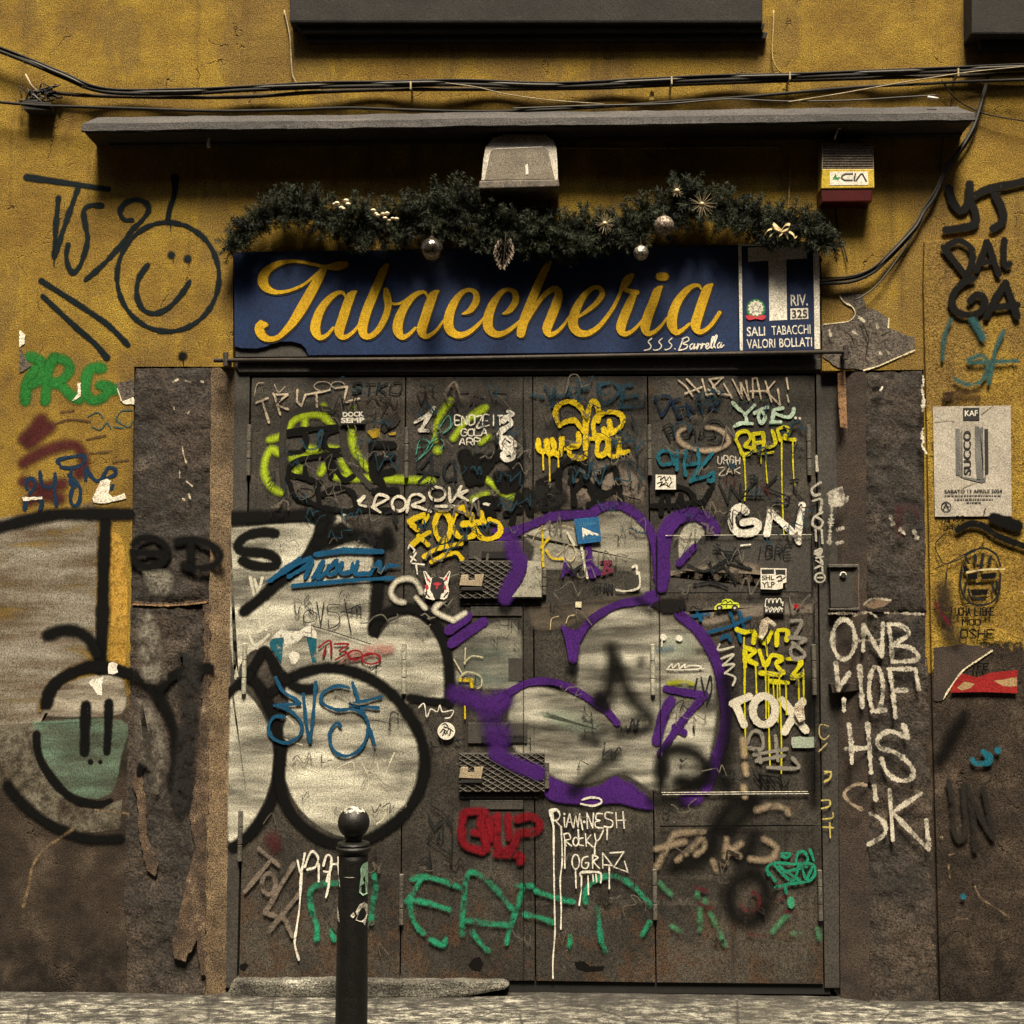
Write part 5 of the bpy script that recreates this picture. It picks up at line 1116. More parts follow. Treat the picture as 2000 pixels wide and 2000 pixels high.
spray('J', 10, '190,1220 185,1340;180,1330 240,1280 320,1290;100,1300 170,1420;140,1450 200,1400 300,1430 310,1500 280,1525', (0.5, 0.47, 0.3), door, 'thin cream scribble', y=DY, wear=0.2)
spray('J', 26, '150,1460 230,1460;235,1460 240,1510', YEL, door, 'yellow dab', y=DY, wear=0.3)
# blue tags on the first leaf
spray('Dd', 34, '310,720,12 450,620 560,545;340,710 500,610 640,540;480,680 600,610 660,555 600,690;660,690 740,565 700,690 800,600 840,560;780,600 770,660 830,650 850,590 800,600;880,580 870,650 950,640 960,580;1000,570 980,655 1080,655;1090,660 1160,570 1170,640 1230,600 1320,600,12', BLU, door, 'blue brush tag', y=DY, soft=0.25, wear=0.06)
spray('Dd', 30, '!510,750 900,712;900,712 1265,690;680,515,40 900,482,52;900,482,52 1185,492,40', BLU, door, 'blue underline and roof stroke', y=DY, soft=0.2, wear=0.05)
spray('Dd', 7, '630,820 595,870 640,930 690,965 670,1015 600,1025 595,960 640,930;690,870 720,1040;720,1040 745,870;850,890 780,895 775,940 850,960 860,1030 790,1070 775,1000;900,850 925,980 950,1105;870,955 1020,890;880,945 1030,970;650,1050 850,1110 1100,1190', INK, door, 'thin black marker tag', y=DY)
fill('Dd', '900,1240 1020,1190 1180,1170 1290,1190 1290,1260 1180,1290 1000,1330 850,1340', (0.36, 0.2, 0.17), door, 'pink haze', y=DY, feather=10, soft=1.0, wear=0.3)
spray('Dd', 16, '705,1215 790,1165 800,1280;740,1280 760,1210;820,1190 930,1192 860,1240 915,1255 830,1310;@980,1272,54,34;@1100,1300,70,40', (0.22, 0.012, 0.02), door, 'red marker tag', y=DY)
spray('Dd', 26, '380,1440 430,1540 520,1600 565,1640;370,1652 560,1642;385,1655 500,1700 575,1790 560,1880 460,1935 360,1900 325,1820 370,1740 445,1740;590,1570 610,1780 640,1930;640,1930 660,1750 682,1480;935,1520 840,1505 740,1555 730,1630 840,1685 980,1685 1070,1760 1070,1880 1010,1990 900,2035 810,1980 790,1860 840,1785 872,1812;960,1480 1020,1650 1080,1800 1130,1960;940,1640 1050,1620 1172,1588;940,1640 1040,1660 1155,1672', (0.010, 0.07, 0.15), door, 'blue marker tag with big loops', y=DY, soft=0.2, wear=0.03)
# ---- lower door
soft('G', 42, '860,1022 740,1030 660,1055 638,1120 655,1240 690,1340 690,1450;1120,955 1132,1080 1112,1180 1100,1320;800,1380 820,1450', EMER, door, 'emerald sprayed letter behind the bollard', y=DY, soft=0.6, wear=0.38, ragged=0.6)
soft('G', 40, '1410,992 1500,975 1650,1010 1780,1062;1470,1000 1430,1080 1370,1160;1400,1145 1550,1180 1690,1222;1395,1160 1405,1260 1440,1340 1495,1400;1550,1450 1640,1490 1665,1440', EMER, door, 'emerald sprayed letter E', y=DY, soft=0.6, wear=0.38, ragged=0.6)
soft('M', 42, '165,1330 180,1150 190,1010 235,940 330,985 430,1080 510,1180 565,1250;180,1300 340,1325 515,1340;165,1320 165,1410;240,1390 300,1470 360,1530', EMER, door, 'emerald sprayed letter R', y=DY, soft=0.6, wear=0.38, ragged=0.6)
soft('M', 40, '560,1040 690,1045;620,1060 590,1180 550,1290 515,1400 500,1480;720,1080 860,1130 1010,1165;640,1260 740,1280 850,1322', EMER, door, 'emerald sprayed letter F', y=DY, soft=0.6, wear=0.38, ragged=0.6)
soft('M', 40, '1100,1165 1095,1080 1150,1015 1250,970 1360,982 1470,1060 1590,1190;1185,1220 1200,1350 1215,1460 1250,1540;980,1420 980,1500;1580,1320 1520,1420', EMER, door, 'emerald sprayed arch', y=DY, soft=0.6, wear=0.38, ragged=0.6)
soft('N', 40, '190,1020 230,1070 275,1105;470,1080 470,1130;530,1150 530,1180;490,1220 490,1380;570,1250 620,1350;640,1400 680,1490;1130,1280 1040,1390;1160,1270 1120,1290;1380,1370 1390,1440;280,1350 350,1390;1180,1410 1240,1400', (0.06, 0.22, 0.11), door, 'faded green dabs', y=DY, wear=0.4, alpha=0.8)
spray('N', 22, '1010,960 1000,905 1060,870 1200,880 1340,880 1355,960 1300,1010 1160,1030 1060,1055;1050,880 1120,960 1200,1000 1250,880 1290,990 1340,900;1060,1005 1020,950;1215,870 1230,800 1270,785 1305,830 1290,880;1320,770 1350,850;1110,800 1170,800 1150,830 1110,820;1130,1035 1145,1100;1090,900 1180,960 1240,1000;1120,940 1300,900', (0.015, 0.20, 0.12), door, 'green scrawled tag', y=DY, wear=0.12)
spray('N', 46, '1175,1150 1180,1190', (0.05, 0.3, 0.17), door, 'green blot', y=DY)
spray('N', 30, '450,1060 540,1080;480,1180 600,1220;800,1180 830,1220 920,1220 940,1130 880,1090;1080,1160 1140,1120;1130,1240 1220,1250;850,1410 990,1430;200,1130', MAR, door, 'dark red dabs', y=DY, soft=0.7, wear=0.45)
soft('N', 46, '165,900 220,800 270,700 320,650 520,630;160,765 270,735 375,710;320,850 420,770 500,690 525,750 460,810;680,870 690,690;700,800 800,725;700,750 790,820;975,690 1065,750 1040,830 960,850 870,840;590,860 610,930;920,470 1050,440 1140,460 1160,500', (0.27, 0.21, 0.145), door, 'soft tan letters', y=DY, wear=0.3, alpha=0.85, ragged=0.7)
spray('G', 36, '!250,760 405,890;330,865 150,1085;515,880 300,1245;300,1250 375,1268;555,1110 325,1390;430,1245 505,1425', (0.165, 0.135, 0.11), door, 'grey brown letters running down', y=DY, wear=0.3, soft=0.4)
spray('G', 34, '@328,1028,50,80', (0.165, 0.135, 0.11), door, 'grey brown ring', y=DY, wear=0.3, soft=0.4)
soft('G', 120, '350,680 380,740', MAR, door, 'maroon blot', y=DY, alpha=0.6)
spray('G', 17, '545,850 570,940 600,800;600,900 650,785 700,830 680,900 620,920;740,890 765,815 800,830 790,930 745,935;800,880 862,878;852,830 860,960;575,940,26 560,1200,12 540,1350 525,1480 555,1600;705,880 705,1010;780,950 765,1010;790,930 780,1040 760,1130', WHT, door, 'dripping white tag', y=DY, wear=0.02)
spray('G', 10, '1555,440 1650,500 1710,610 1712,800;1530,500 1580,600 1640,545;1525,690 1630,550 1640,690 1600,690;1525,690 1700,810;1600,690 1620,640;1460,870 1520,830 1560,920 1500,880;1540,780 1560,900', INK, door, 'thin black anarchist sign', y=DY)
spray('M', 64, '165,560 190,490 320,480;160,600 180,730 320,780;250,640 330,650;340,490 300,560 330,640 350,760;370,540 380,690;430,520 440,760 540,760 590,640;510,520 520,680;420,800 600,810 605,860;580,540 690,520 750,570 730,630 620,645', RED, door, 'dark red blotted letters', y=DY, soft=0.5, wear=0.22)
spray('M', 16, '1060,425 1150,440 1215,415 1200,385 1130,378 1070,395', WHT, door, 'white halo', y=DY, wear=0)
spray('M', 10, '835,480,30 845,540,24 852,600;830,478,24 880,470,24 902,510 885,545 850,552;868,550 890,575 915,600;!935,530 938,600;!950,600 975,500;975,500 1000,600;955,566 992,560;!1005,605 1022,510;1022,510 1040,600;1040,600 1052,500;1052,500 1074,620;!1110,610 1106,495;1106,495 1150,605;1150,605 1156,495;1225,500 1182,500 1176,540 1208,550 1170,562 1176,600 1228,606;1302,495 1252,490 1246,530 1300,556 1290,600 1238,595;!1325,490 1332,605;!1378,485 1388,607;!1325,550 1394,548', WHT, door, 'white dripping writing RIAM NESH', y=DY, wear=0)
spray('M', 18, '935,500;1086,560', WHT, door, 'white dots of the dripping writing', y=DY, wear=0)
spray('M', 9.5, '932,655 940,700 948,742;930,655 968,648 982,688 945,702 990,742;@1022,710,20,32;1080,682 1050,690 1045,730 1082,740;!1095,650 1102,746;!1136,660 1100,704;!1100,704 1152,750;1165,650 1175,700 1200,690 1230,625;1178,700 1166,752', WHT, door, 'white dripping writing ROCKY', y=DY, wear=0)
spray('M', 10.5, '@1022,862,28,55;1112,822 1076,838 1068,898 1104,912 1120,872 1094,870;1150,812 1150,912;1150,812 1190,830 1158,860 1202,912;!1225,795 1292,882;!1225,795 1226,910;1226,884 1300,890;!1280,795 1385,788;!1385,788 1310,902;!1310,902 1415,940;!1415,940 1390,858', WHT, door, 'white dripping writing OGRAZ', y=DY, wear=0)
spray('M', 11, '855,590,16 857,900 862,1200 865,1400 850,1600 850,1740;912,600 920,850 905,1000 912,1200 910,1370;940,700 940,910;1040,620 1045,700;1020,920 1025,1060;1275,900 1275,1065;1260,600 1258,695;1165,750 1165,810;1060,975 1060,945,16 1140,938,18 1210,950,16 1210,1020;1065,970 1062,1080 1048,1190;1115,970 1118,1110;1150,960 1155,1010;1175,960 1180,1015', WHT, door, 'white drips', y=DY, wear=0)
# ---- door frame, right side
FY = DY
spray('K', 24, '1750,1170 1670,1230 1690,1290 1745,1280;1680,1345 1760,1330 1750,1440;1765,1450 1690,1500 1680,1570 1740,1600 1772,1540 1705,1490;1705,1620 1710,1720;1762,1620 1770,1740;!1700,1840 1760,1810;1760,1810 1735,1850;1735,1850 1770,1930;1712,925,28 1720,1055,28', (0.42, 0.40, 0.34), door, 'white letters down the frame', y=FY, wear=0.15)
spray('Rr', 14, '430,450 480,430 470,480 435,470;440,500 495,490;440,520 490,550;430,580 480,560 490,610;@470,650,38,35;450,650 490,650', (0.42, 0.40, 0.34), door, 'small white letters down the frame', y=FY, wear=0.15)
spray('L', 10, '1460,1230 1400,1220 1395,1300 1430,1330 1465,1300;1390,1420 1450,1360;1430,1590 1480,1570 1470,1620 1435,1640;1410,1790 1470,1790 1460,1840 1410,1850', (0.42, 0.33, 0.15), door, 'thin yellow letters down the frame', y=FY, wear=0.15)
spray('N', 11, '1430,180 1480,190 1470,240 1430,260;1410,400 1470,400 1470,440 1410,460;1495,490 1490,530 1420,540;1420,600 1500,605;1470,570 1475,680', (0.5, 0.42, 0.12), door, 'thin yellow letters down the frame', y=FY, wear=0.1)
# ---- right jamb chalk letters
CH = (0.56, 0.52, 0.43)
kw = dict(wear=0.34, soft=0.3, ragged=1.1, jit=0.2)
spray('Rr', 34, '@650,1115,85,150', CH, RJ, 'chalky letter O', y=JY, **kw)
spray('Rr', 32, '800,1010 795,1200;800,1010 870,1130 935,1245;935,1245 945,1000;985,1000 1005,1130 1015,1285;985,1000 1080,1010 1140,1075 1030,1150;1020,1160 1150,1180 1212,1240 1180,1275 1020,1285', CH, RJ, 'chalky letters N and B', y=JY, **kw)
spray('Rr', 34, '590,1300,44 600,1400 610,1495;610,1490 690,1370;650,1570 650,1650;770,1320,40 780,1480 790,1630', CH, RJ, 'chalky letter W', y=JY, **kw)
spray('Rr', 32, '@892,1490,52,170;860,1660 960,1650;985,1340 1190,1340;1190,1340 1215,1490;995,1340 1020,1520 1040,1700;1040,1500 1130,1500', CH, RJ, 'chalky letters O and F', y=JY, **kw)
spray('Rr', 34, '688,1760,42 705,1900 710,2050;830,1760,40 840,1900 855,2120;660,1942 835,1935', CH, RJ, 'chalky letter H', y=JY, **kw)
spray('Rr', 34, '1100,1765,44 1130,1840;1135,1860 1000,1810 910,1860 920,1930 1040,1970 1140,2050 1175,2120 1140,2175 1050,2175 970,2110 935,2020', CH, RJ, 'chalky letter S', y=JY, **kw)
spray('R2', 26, '820,285 740,278 655,340 690,410 780,465', (0.36, 0.28, 0.2), RJ, 'faint chalk curve', y=JY, **kw)
spray('R2', 32, '850,495 920,535 965,600 940,670 830,735;880,290,40 890,390', CH, RJ, 'chalky curve', y=JY, **kw)
spray('R2', 34, '!995,320 1020,700;1235,345 1015,490;1015,490 1285,765;1272,550 1290,765', CH, RJ, 'chalky letter K', y=JY, **kw)
spray('Rr', 16, '540,920 730,920;960,915 1250,925;800,850 870,810 1000,820;760,1125 920,1120;720,940 830,910 900,950', (0.5, 0.44, 0.35), RJ, 'pale cracked mortar', y=JY, wear=0.45, soft=0.5, jit=0.6, name='mortar_joint')
fill('Rr', '800,860 870,815 960,810 1010,830 960,870 870,890', (0.2, 0.14, 0.095), RJ, 'brown mortar patch', y=JY, feather=4, soft=0.5, wear=0.2)
spray('Rr', 60, '1060,120 1070,340;1200,150 1200,210;1060,130 1180,120', MAR, RJ, 'faint maroon letter', y=JY, soft=0.9, wear=0.5, alpha=0.5)
spray('Rr', 26, '545,30 560,110 545,300 540,390;560,110 640,90 680,40;590,40 640,20;600,290 640,275;600,390 650,380;1000,190 1020,240;1080,290 1110,320;1180,300 1200,345', (0.6, 0.56, 0.47), RJ, 'flaked white paint', y=-0.001, soft=0.4, wear=0.45, ragged=1.3, jit=0.7, name='paint_flecks')
fill('Rr', '530,0 640,-40 660,40 640,110 560,120 530,90', (0.62, 0.58, 0.49), RJ, 'flaked white paint', y=-0.001, feather=3, soft=0.3, wear=0.42, ragged=1.3, name='paint_flecks')
fill('T', '600,890 660,860 670,1000 680,1300 620,1290 605,1100', (0.26, 0.15, 0.08), RJ, 'bare orange brown strip', y=-0.001, smooth=False, feather=4, soft=0.4, wear=0.3)
spray('T', 46, '880,1005 905,1000', BLK, RJ, 'dark hole in the stone', y=JY, name='hole')
spray('T', 14, '925,1015 940,990', WHT, RJ, 'pale chip by the hole', y=JY, name='paint_flecks')
# ---- right wall
soft('Sx', 66, '1440,1300 1480,1420 1540,1475 1590,1400 1600,1275;1600,1400 1640,1480 1640,1570 1560,1600 1420,1620;1620,1370 1740,1310 1940,1268 2050,1240;1790,1350 1840,1450 1850,1550 1775,1610', BLK, bld, 'thick black letters Y and J', y=0.0, soft=0.25)
soft('Sx', 52, '1400,1750 1480,1850 1570,1960;1430,1740 1520,1700 1610,1760 1620,1850 1580,1960', BLK, bld, 'black letter D', y=RY, soft=0.25)
soft('T', 52, '1650,110 1710,-50 1730,-110 1770,0 1820,140;1680,50 1780,40;1860,-120 1860,60 1900,60', BLK, bld, 'black letter A', y=RY, soft=0.25)
soft('T', 58, '1625,170 1530,215 1465,320 1490,410 1580,445 1680,420 1715,340 1660,290 1600,340;1725,460 1790,330 1870,200;1770,390 1960,370;1870,200 1960,460', BLK, bld, 'black letters G and A', y=RY, soft=0.25)
soft('T', 60, '1620,480 1660,540 1700,620', (0.02, 0.08, 0.09), bld, 'teal spray dab', y=RY)
soft('T', 34, '1590,785 1690,750 1740,830 1690,940 1590,970 1490,930;1860,560 1790,720 1745,960;1600,805 1960,790;1460,480 1410,600 1395,780', (0.03, 0.09, 0.09), bld, 'teal sprayed loops', y=RY, wear=0.2)
fill('T', '1395,1030 1560,1005 1690,1010 1680,1100 1390,1095', (0.035, 0.018, 0.010), bld, 'torn dark sticker remains', y=RY, smooth=False, feather=3, soft=0.3, wear=0.42, ragged=1.2, name='sticker_remains')
letters('VAMOS', 1834, 1012, 1884, 1022, 2.6, BLK, bld, 'small black writing VAMOS', y=RY, rise=5)
letters('JAM', 1842, 1027, 1874, 1037, 2.6, BLK, bld, 'small black writing JAM', y=RY, rise=4)
soft('Rr', 54, '1510,290 1600,245 1700,260 1800,330 1950,390 2060,430;1780,200,90 1960,260,90', BLK, bld, 'black swooping brush strokes', y=RY, soft=0.3)
spray('Rr', 8, '1420,310 1340,400 1380,510 1430,545 1600,470 1700,400 1700,330;1430,545 1340,580;1430,560 1420,700;1440,540 1620,440', INK, bld, 'thin black looping line', y=RY)
spray('T', 20, '1245,900 1250,960 1240,1000 1252,1080,28 1245,1170,24', (0.66, 0.62, 0.52), RJ, 'white lime edge along the jamb', y=JY - 0.004, soft=0.4, wear=0.35, ragged=1.4, jit=0.6, name='plaster_edge')
spray('T', 22, '1248,1300 1238,1350,28 1250,1400 1240,1430 1275,1490,16', (0.66, 0.62, 0.52), RJ, 'white lime edge along the jamb', y=JY - 0.004, soft=0.4, wear=0.35, ragged=1.4, jit=0.6, name='plaster_edge')
spray('T', 9, '790,500 830,600 835,650 820,720 850,780;940,600 1000,570;640,560 700,600 720,650', (0.015, 0.012, 0.010), bld, 'dark cracks in the bare mortar', y=-0.0035, soft=0.5, wear=0.2, ragged=1.2, jit=0.5, name='crack')
spray('T', 16, '720,570 750,590;900,520 905,550;540,560 550,600;910,720 940,745;970,710 990,735;760,460 800,490,26', (0.55, 0.5, 0.4), bld, 'pale flecks on the bare mortar', y=-0.0035, soft=0.4, wear=0.4, ragged=1.3, jit=0.6, name='paint_flecks')
spray('Rr', 8, '1720,130 1705,160', INK, bld, 'small dark tick', y=RY)
# stencilled masked wrestler
spray('Rr', 16, '1560,480 1640,440 1720,430 1800,480 1830,560;1540,560 1530,700 1560,800 1640,855 1760,840 1820,760 1830,620', INK, bld, 'stencilled outline of a masked face', y=RY, wear=0.1)
fill('Rr', '1580,620 1655,610 1660,660 1590,670;1680,620 1800,610 1795,655 1690,665;1640,690 1680,680 1690,705 1650,710;1540,540 1600,590 1560,620;1600,740 1740,735 1730,780 1620,785', BLK, bld, 'black stencilled eyes and mouth', y=RY, smooth=False, feather=1.5, soft=0.2, ragged=0.8)
spray('Rr', 22, '1570,690 1560,760;1590,740 1600,790;1800,680 1810,740;1770,700 1780,760;1620,800 1700,815', INK, bld, 'black stencil ribs on the cheeks', y=RY, wear=0.1)
spray('Rr', 22, '1570,500 1590,540;1640,480 1645,530;1700,470 1690,540;1760,490 1740,540;1660,560 1700,560', INK, bld, 'black stencil ribs on the forehead', y=RY, wear=0.1)
spray('Rr', 14, '1580,610 1700,590 1860,585', (0.6, 0.52, 0.3), bld, 'pale scratch across the stencil', y=RY, wear=0.3)
letters('LUCHA', 1858, 1187, 1895, 1202, 3.0, BLK, bld, 'stencilled word LUCHA', y=RY, jitter=0.01, smooth=False)
letters('LIBRE', 1904, 1187, 1941, 1202, 3.0, BLK, bld, 'stencilled word LIBRE', y=RY, jitter=0.01, smooth=False)
letters('MOD', 1880, 1210, 1915, 1221, 3.2, BLK, bld, 'stencilled letters', y=RY, jitter=0.01, smooth=False)
letters('OSHE', 1876, 1230, 1941, 1246, 3.6, BLK, bld, 'stencilled word', y=RY, jitter=0.01, smooth=False)
soft('Rr', 130, '1400,700 1420,860 1450,1000 1480,1110;1390,860 1410,960', (0.03, 0.022, 0.018), bld, 'sooty smear', y=RY, alpha=0.8, wear=0.3)
spray('Rr', 26, '1345,840 1380,920 1410,950 1440,1000', (0.12, 0.01, 0.02), bld, 'maroon mark', y=RY, wear=0.4)
fill('Rr', '1450,1520 1480,1440 1540,1370 1650,1400 1760,1365 1960,1345 1960,1525 1700,1515', (0.26, 0.018, 0.018), bld, 'red sprayed lips', y=RY, smooth=False, feather=4, soft=0.3, wear=0.12)
fill('Rr', '1500,1480 1560,1430 1640,1450 1600,1490 1540,1505;1780,1430 1960,1400 1960,1470 1850,1470', (0.36, 0.24, 0.12), bld, 'tan gaps in the red lips', y=RY, feather=4, soft=0.4, wear=0.15)
letters('IFE', 1898, 1296, 1930, 1308, 3.4, BLK, bld, 'stencilled letters', y=RY, jitter=0.02, smooth=False)
soft('Rr', 90, '1560,1680 1490,1800 1420,1930 1380,2000', BLK, bld, 'soft black streak', y=RY, soft=0.9, alpha=0.85)
soft('R2', 46, '1440,250 1465,400 1480,620 1525,700 1570,630 1560,450 1550,280;1560,290 1620,500 1640,770;1570,290 1680,520 1775,680;1775,680 1740,480 1700,310', (0.022, 0.02, 0.018), bld, 'dark faded letters U and N', y=RY, soft=0.6, wear=0.25)
spray('R2', 46, '1620,90 1650,120 1740,110 1750,60;1700,30 1740,70;1810,20', (0.012, 0.12, 0.18), bld, 'turquoise blot', y=RY, wear=0.2)
spray('R2', 44, '1550,1125', (0.012, 0.12, 0.18), bld, 'turquoise dot', y=RY, wear=0.2)
spray('R2', 14, '1640,1050 1680,1130 1780,1200 1900,1280;1450,810 1490,800;1440,880 1450,980;1500,1300 1580,1290', (0.34, 0.25, 0.15), bld, 'pale crack in the render', y=RY, soft=0.8, wear=0.6, ragged=1.2, name='crack')

# ---- seams and grooves that show through the paint
def seam(spec, wdt, lab): spray('p', wdt, spec, (0.003, 0.003, 0.003), door, lab, y=DY - 0.0008, name='groove', soft=0.3, wear=0.05, ragged=0.4, jit=0.2)
KK = 1932 / 2000.0
def sc(s): return ' '.join(','.join('%.1f' % (float(v)) for v in q.split(',')) for q in s.split())
seam('!1022,738 1023,1915', 1.2, 'faint edge of the cover strip')
seam('!1284,1158 1560,1156;!1283,1049 1283,1156;!1585,1047 1588,1156', 2.0, 'groove round the black star plate')
seam('!1288,1164 1291,1544;!1590,1180 1592,1544', 1.6, 'groove beside the tall plate')
seam('!1290,1614 1590,1612', 2.6, 'dark groove under the plates')

# ---- worn old scribbles under and between the tags
random.seed(21)
def scribbles(leaf, x0, x1, y0, y1, cnt, cols, lab):
    for ci, col in enumerate(cols):
        vs, fs, rim = [], [], []
        yy = DY - next_layer()
        for q in range(cnt):
            cx, cy_ = random.uniform(x0 + 14, x1 - 30), random.uniform(y0, y1)
            s_ = random.uniform(8, 24); n_ = random.randint(4, 9); x, yv = cx, cy_
            pts = []; wd = random.uniform(1.3, 3.6) * (1.6 if random.random() < .2 else 1)
            for t in range(n_):
                pts.append((min(max(x + random.uniform(-.5, .5) * s_, x0 + 4), x1 - 4), yv + random.uniform(-.9, .9) * s_, wd)); x += s_ * random.uniform(.15, .55)
            add_stroke(vs, fs, rim, pts, yy - q * 0.000005, random.random() < .3, .1)
        me = bpy.data.meshes.new('old_scribbles'); me.from_pydata(vs, [], fs); me.update()
        at = me.attributes.new('rim', 'FLOAT', 'POINT'); at.data.foreach_set('value', rim)
        o = link('old_scribbles', me, paint(col, soft=0.4, wear=0.3), leaf, lab); o['kind'] = 'stuff'
for i in range(4):
    xa, xb = max(edges[i]), min(edges[i + 1])
    scribbles(leaves[i], xa, xb, 750, 1060, 17, [INK, (0.13, 0.115, 0.095), (0.012, 0.045, 0.07)], 'worn small scribbles on the upper part of the leaf')
    scribbles(leaves[i], xa, xb, 1060, 1600, 10, [INK, (0.14, 0.13, 0.105)], 'worn small scribbles on the middle of the leaf')
    scribbles(leaves[i], xa, xb, 1600, 1860, 4, [(0.02, 0.018, 0.016), (0.10, 0.085, 0.07)], 'worn small scribbles near the foot of the leaf')
# ------------------------------------------------------------------ stickers on the door
def pl(c, s): return [cv(c, *[float(t) for t in q.split(',')]) for q in s.split()]
_sl = [DY - 0.0195]
def sticker(c, s, mat, lab, y=DY - 0.0005, par=None):
    y = y - next_layer()
    return sheet('sticker', pl(c, s), y, mat, par or door, lab), y
def sub(c, s, y, mat, st_, name='print', lift=0.0004): return sheet(name, pl(c, s), y - lift, mat, st_)
def subline(c, wdt, spec, y, col, st_, name='print', **kw): return spray(c, wdt, spec, col, st_, None, y=y + 0.0010 + 0.00004 * LAYER['n'] - 0.0006, name=name, **kw)
s, y = sticker('H', '863,1362 1056,1360 1059,1460 866,1464', M_BLACK, 'black sticker printed DOCK SEMP')
printed('DOCK', pl('H', '885,1370 1045,1366 1047,1405 887,1408'), M_WHITE, s, y - 0.0004, bold=0.04)
printed('SEMP', pl('H', '872,1414 1050,1410 1052,1450 874,1454'), M_WHITE, s, y - 0.0004, bold=0.04)
s, y = sticker('Dd', '1493,640 1512,640 1550,690 1600,682 1650,690 1690,636 1700,645 1680,740 1690,790 1675,840 1650,855 1600,845 1570,858 1510,842 1500,790 1520,740', M_WHITE, 'white cut-out sticker of a horned animal mask')
sub('Dd', '1560,690 1600,680 1645,700 1660,760 1650,800 1630,810 1620,850 1580,850 1565,810 1545,780', y, M_BLACK, s)
sub('Dd', '1565,735 1600,720 1635,735 1605,750 1600,775 1590,775 1590,750', y, M_REDINK, s, lift=0.0008)
sub('Dd', '1505,745 1530,740 1535,770 1515,785', y, M_REDINK, s, lift=0.0008); sub('Dd', '1645,755 1665,745 1668,775 1650,780', y, M_REDINK, s, lift=0.0008)
sub('Dd', '1515,685 1540,700 1545,715 1525,710', y, M_REDINK, s, lift=0.0008); sub('Dd', '1660,690 1680,675 1675,705 1655,710', y, M_REDINK, s, lift=0.0008)
subline('Dd', 9, '1505,650 1530,700 1545,720;1690,650 1665,700 1650,715;1510,800 1540,835;1680,800 1650,835;1510,830 1520,790', y, BLK, s)
circ = ' '.join('%.1f,%.1f' % (1668 + 66 * math.cos(k * .2618), 1846 + 66 * math.sin(k * .2618)) for k in range(24))
s, y = sticker('Dd', circ, M_WHITE, 'round white sticker with black scribble')
subline('Dd', 8, '1620,1860 1650,1830 1660,1870 1690,1830 1720,1850;1640,1800 1660,1790 1680,1810;1640,1880 1660,1840 1690,1880 1700,1840;1650,1815 1690,1825', y, BLK, s)
s, y = sticker('J', '1008,246 1195,228 1216,415 1040,436', M_BLUEST, 'blue square sticker with a ragged white flag')
sub('J', '1070,310 1120,330 1150,345 1185,355 1200,368 1180,372 1165,360 1150,370 1125,358 1100,372 1090,350 1085,390 1075,392', y, M_WHITE, s)
printed('CLUBBING', pl('J', '1045,275 1180,262 1182,288 1048,300'), M_BLUEPALE, s, y - 0.0004)
subline('J', 7, '1070,385 1100,380 1130,395 1170,385', y, (0.05, 0.2, 0.32), s)
s, y = sticker('K', '196,1096 386,1100 388,1236 194,1236', M_WHITE, 'small white square sticker with black scrawl')
subline('K', 9, '215,1120 250,1110 240,1150 280,1115 290,1155 330,1115 340,1150;210,1180 260,1165 240,1200 300,1170 310,1210 350,1165;230,1210 280,1190 330,1215', y, BLK, s)
s, y = sticker('L', '948,36 1145,40 1143,145 1118,150 1115,190 1070,200 950,195', M_WHITE, 'torn black and white block-print sticker')
sub('L', '955,46 1050,46 1050,80 958,82', y, M_BLACK, s); sub('L', '1060,48 1136,50 1136,90 1100,84 1065,88', y, M_BLACK, s)
printed('SHL', pl('L', '958,92 1050,90 1052,128 960,130'), M_BLACK, s, y - 0.0004, bold=0.03)
printed('YLP', pl('L', '958,142 1055,140 1056,182 960,185'), M_BLACK, s, y - 0.0004, bold=0.03)
subline('L', 9, '1070,110 1100,95 1110,120 1136,105;1080,135 1110,130', y, BLK, s)
s, y = sticker('L', '974,262 1128,258 1132,378 976,380', M_BLACK, 'small black sticker with white bubble letters')
subline('L', 7, '985,300 990,270 1005,268 1010,300 1020,270 1035,268 1040,300 1050,270 1065,268 1070,300 1085,268 1100,272 1105,300 1118,290 1115,320;985,300 985,330 1005,330 1020,350 1030,330 1050,350 1060,330 1080,350 1090,330 1115,345;990,340 990,368 1010,340 1020,370 1040,340 1050,370 1070,340 1080,370 1100,340 1112,365', y, WHT, s, wear=0)
s, y = sticker('L', '600,330 625,305 655,300 660,278 690,268 725,272 745,292 780,300 792,320 785,335 600,352', M_YELGRN, 'small yellow green car-shaped sticker')
for cx_ in (638, 755):
    q = ' '.join('%.1f,%.1f' % (cx_ + 24 * math.cos(k * .449), 335 + 20 * math.sin(k * .449)) for k in range(14)); sub('L', q, y, M_BLACK, s)
    q = ' '.join('%.1f,%.1f' % (cx_ + 10 * math.cos(k * .785), 337 + 9 * math.sin(k * .785)) for k in range(8)); sub('L', q, y, M_WHITE, s, lift=0.0008)
subline('L', 6, '660,300 670,285 690,280 700,300 720,285 735,300;650,310 780,312;690,300 690,330', y, BLK, s)
s, y = sticker('L', '955,430 1000,405 1060,450 1070,465 1050,480 1010,450 1000,520 960,580 935,560 940,480', M_TORN, 'torn pale paper scrap above the yellow letters', y=DY - 0.004)
s, y = sticker('L', '1210,1060 1270,1040 1285,1180 1240,1200 1200,1130', M_TORN, 'torn brown tape over the X', y=DY - 0.004)

# ------------------------------------------------------------------ floodlight
fl = thing('floodlight', 'trapezoid ribbed floodlight mounted above the sign at centre', 'lamp', tuple(P(1015, 320, 0)))
yf, yb = -0.17, -0.03
slab('bracket', rect(985, 300, 1045, 330), -0.03, 0.02, M_RUST, fl)
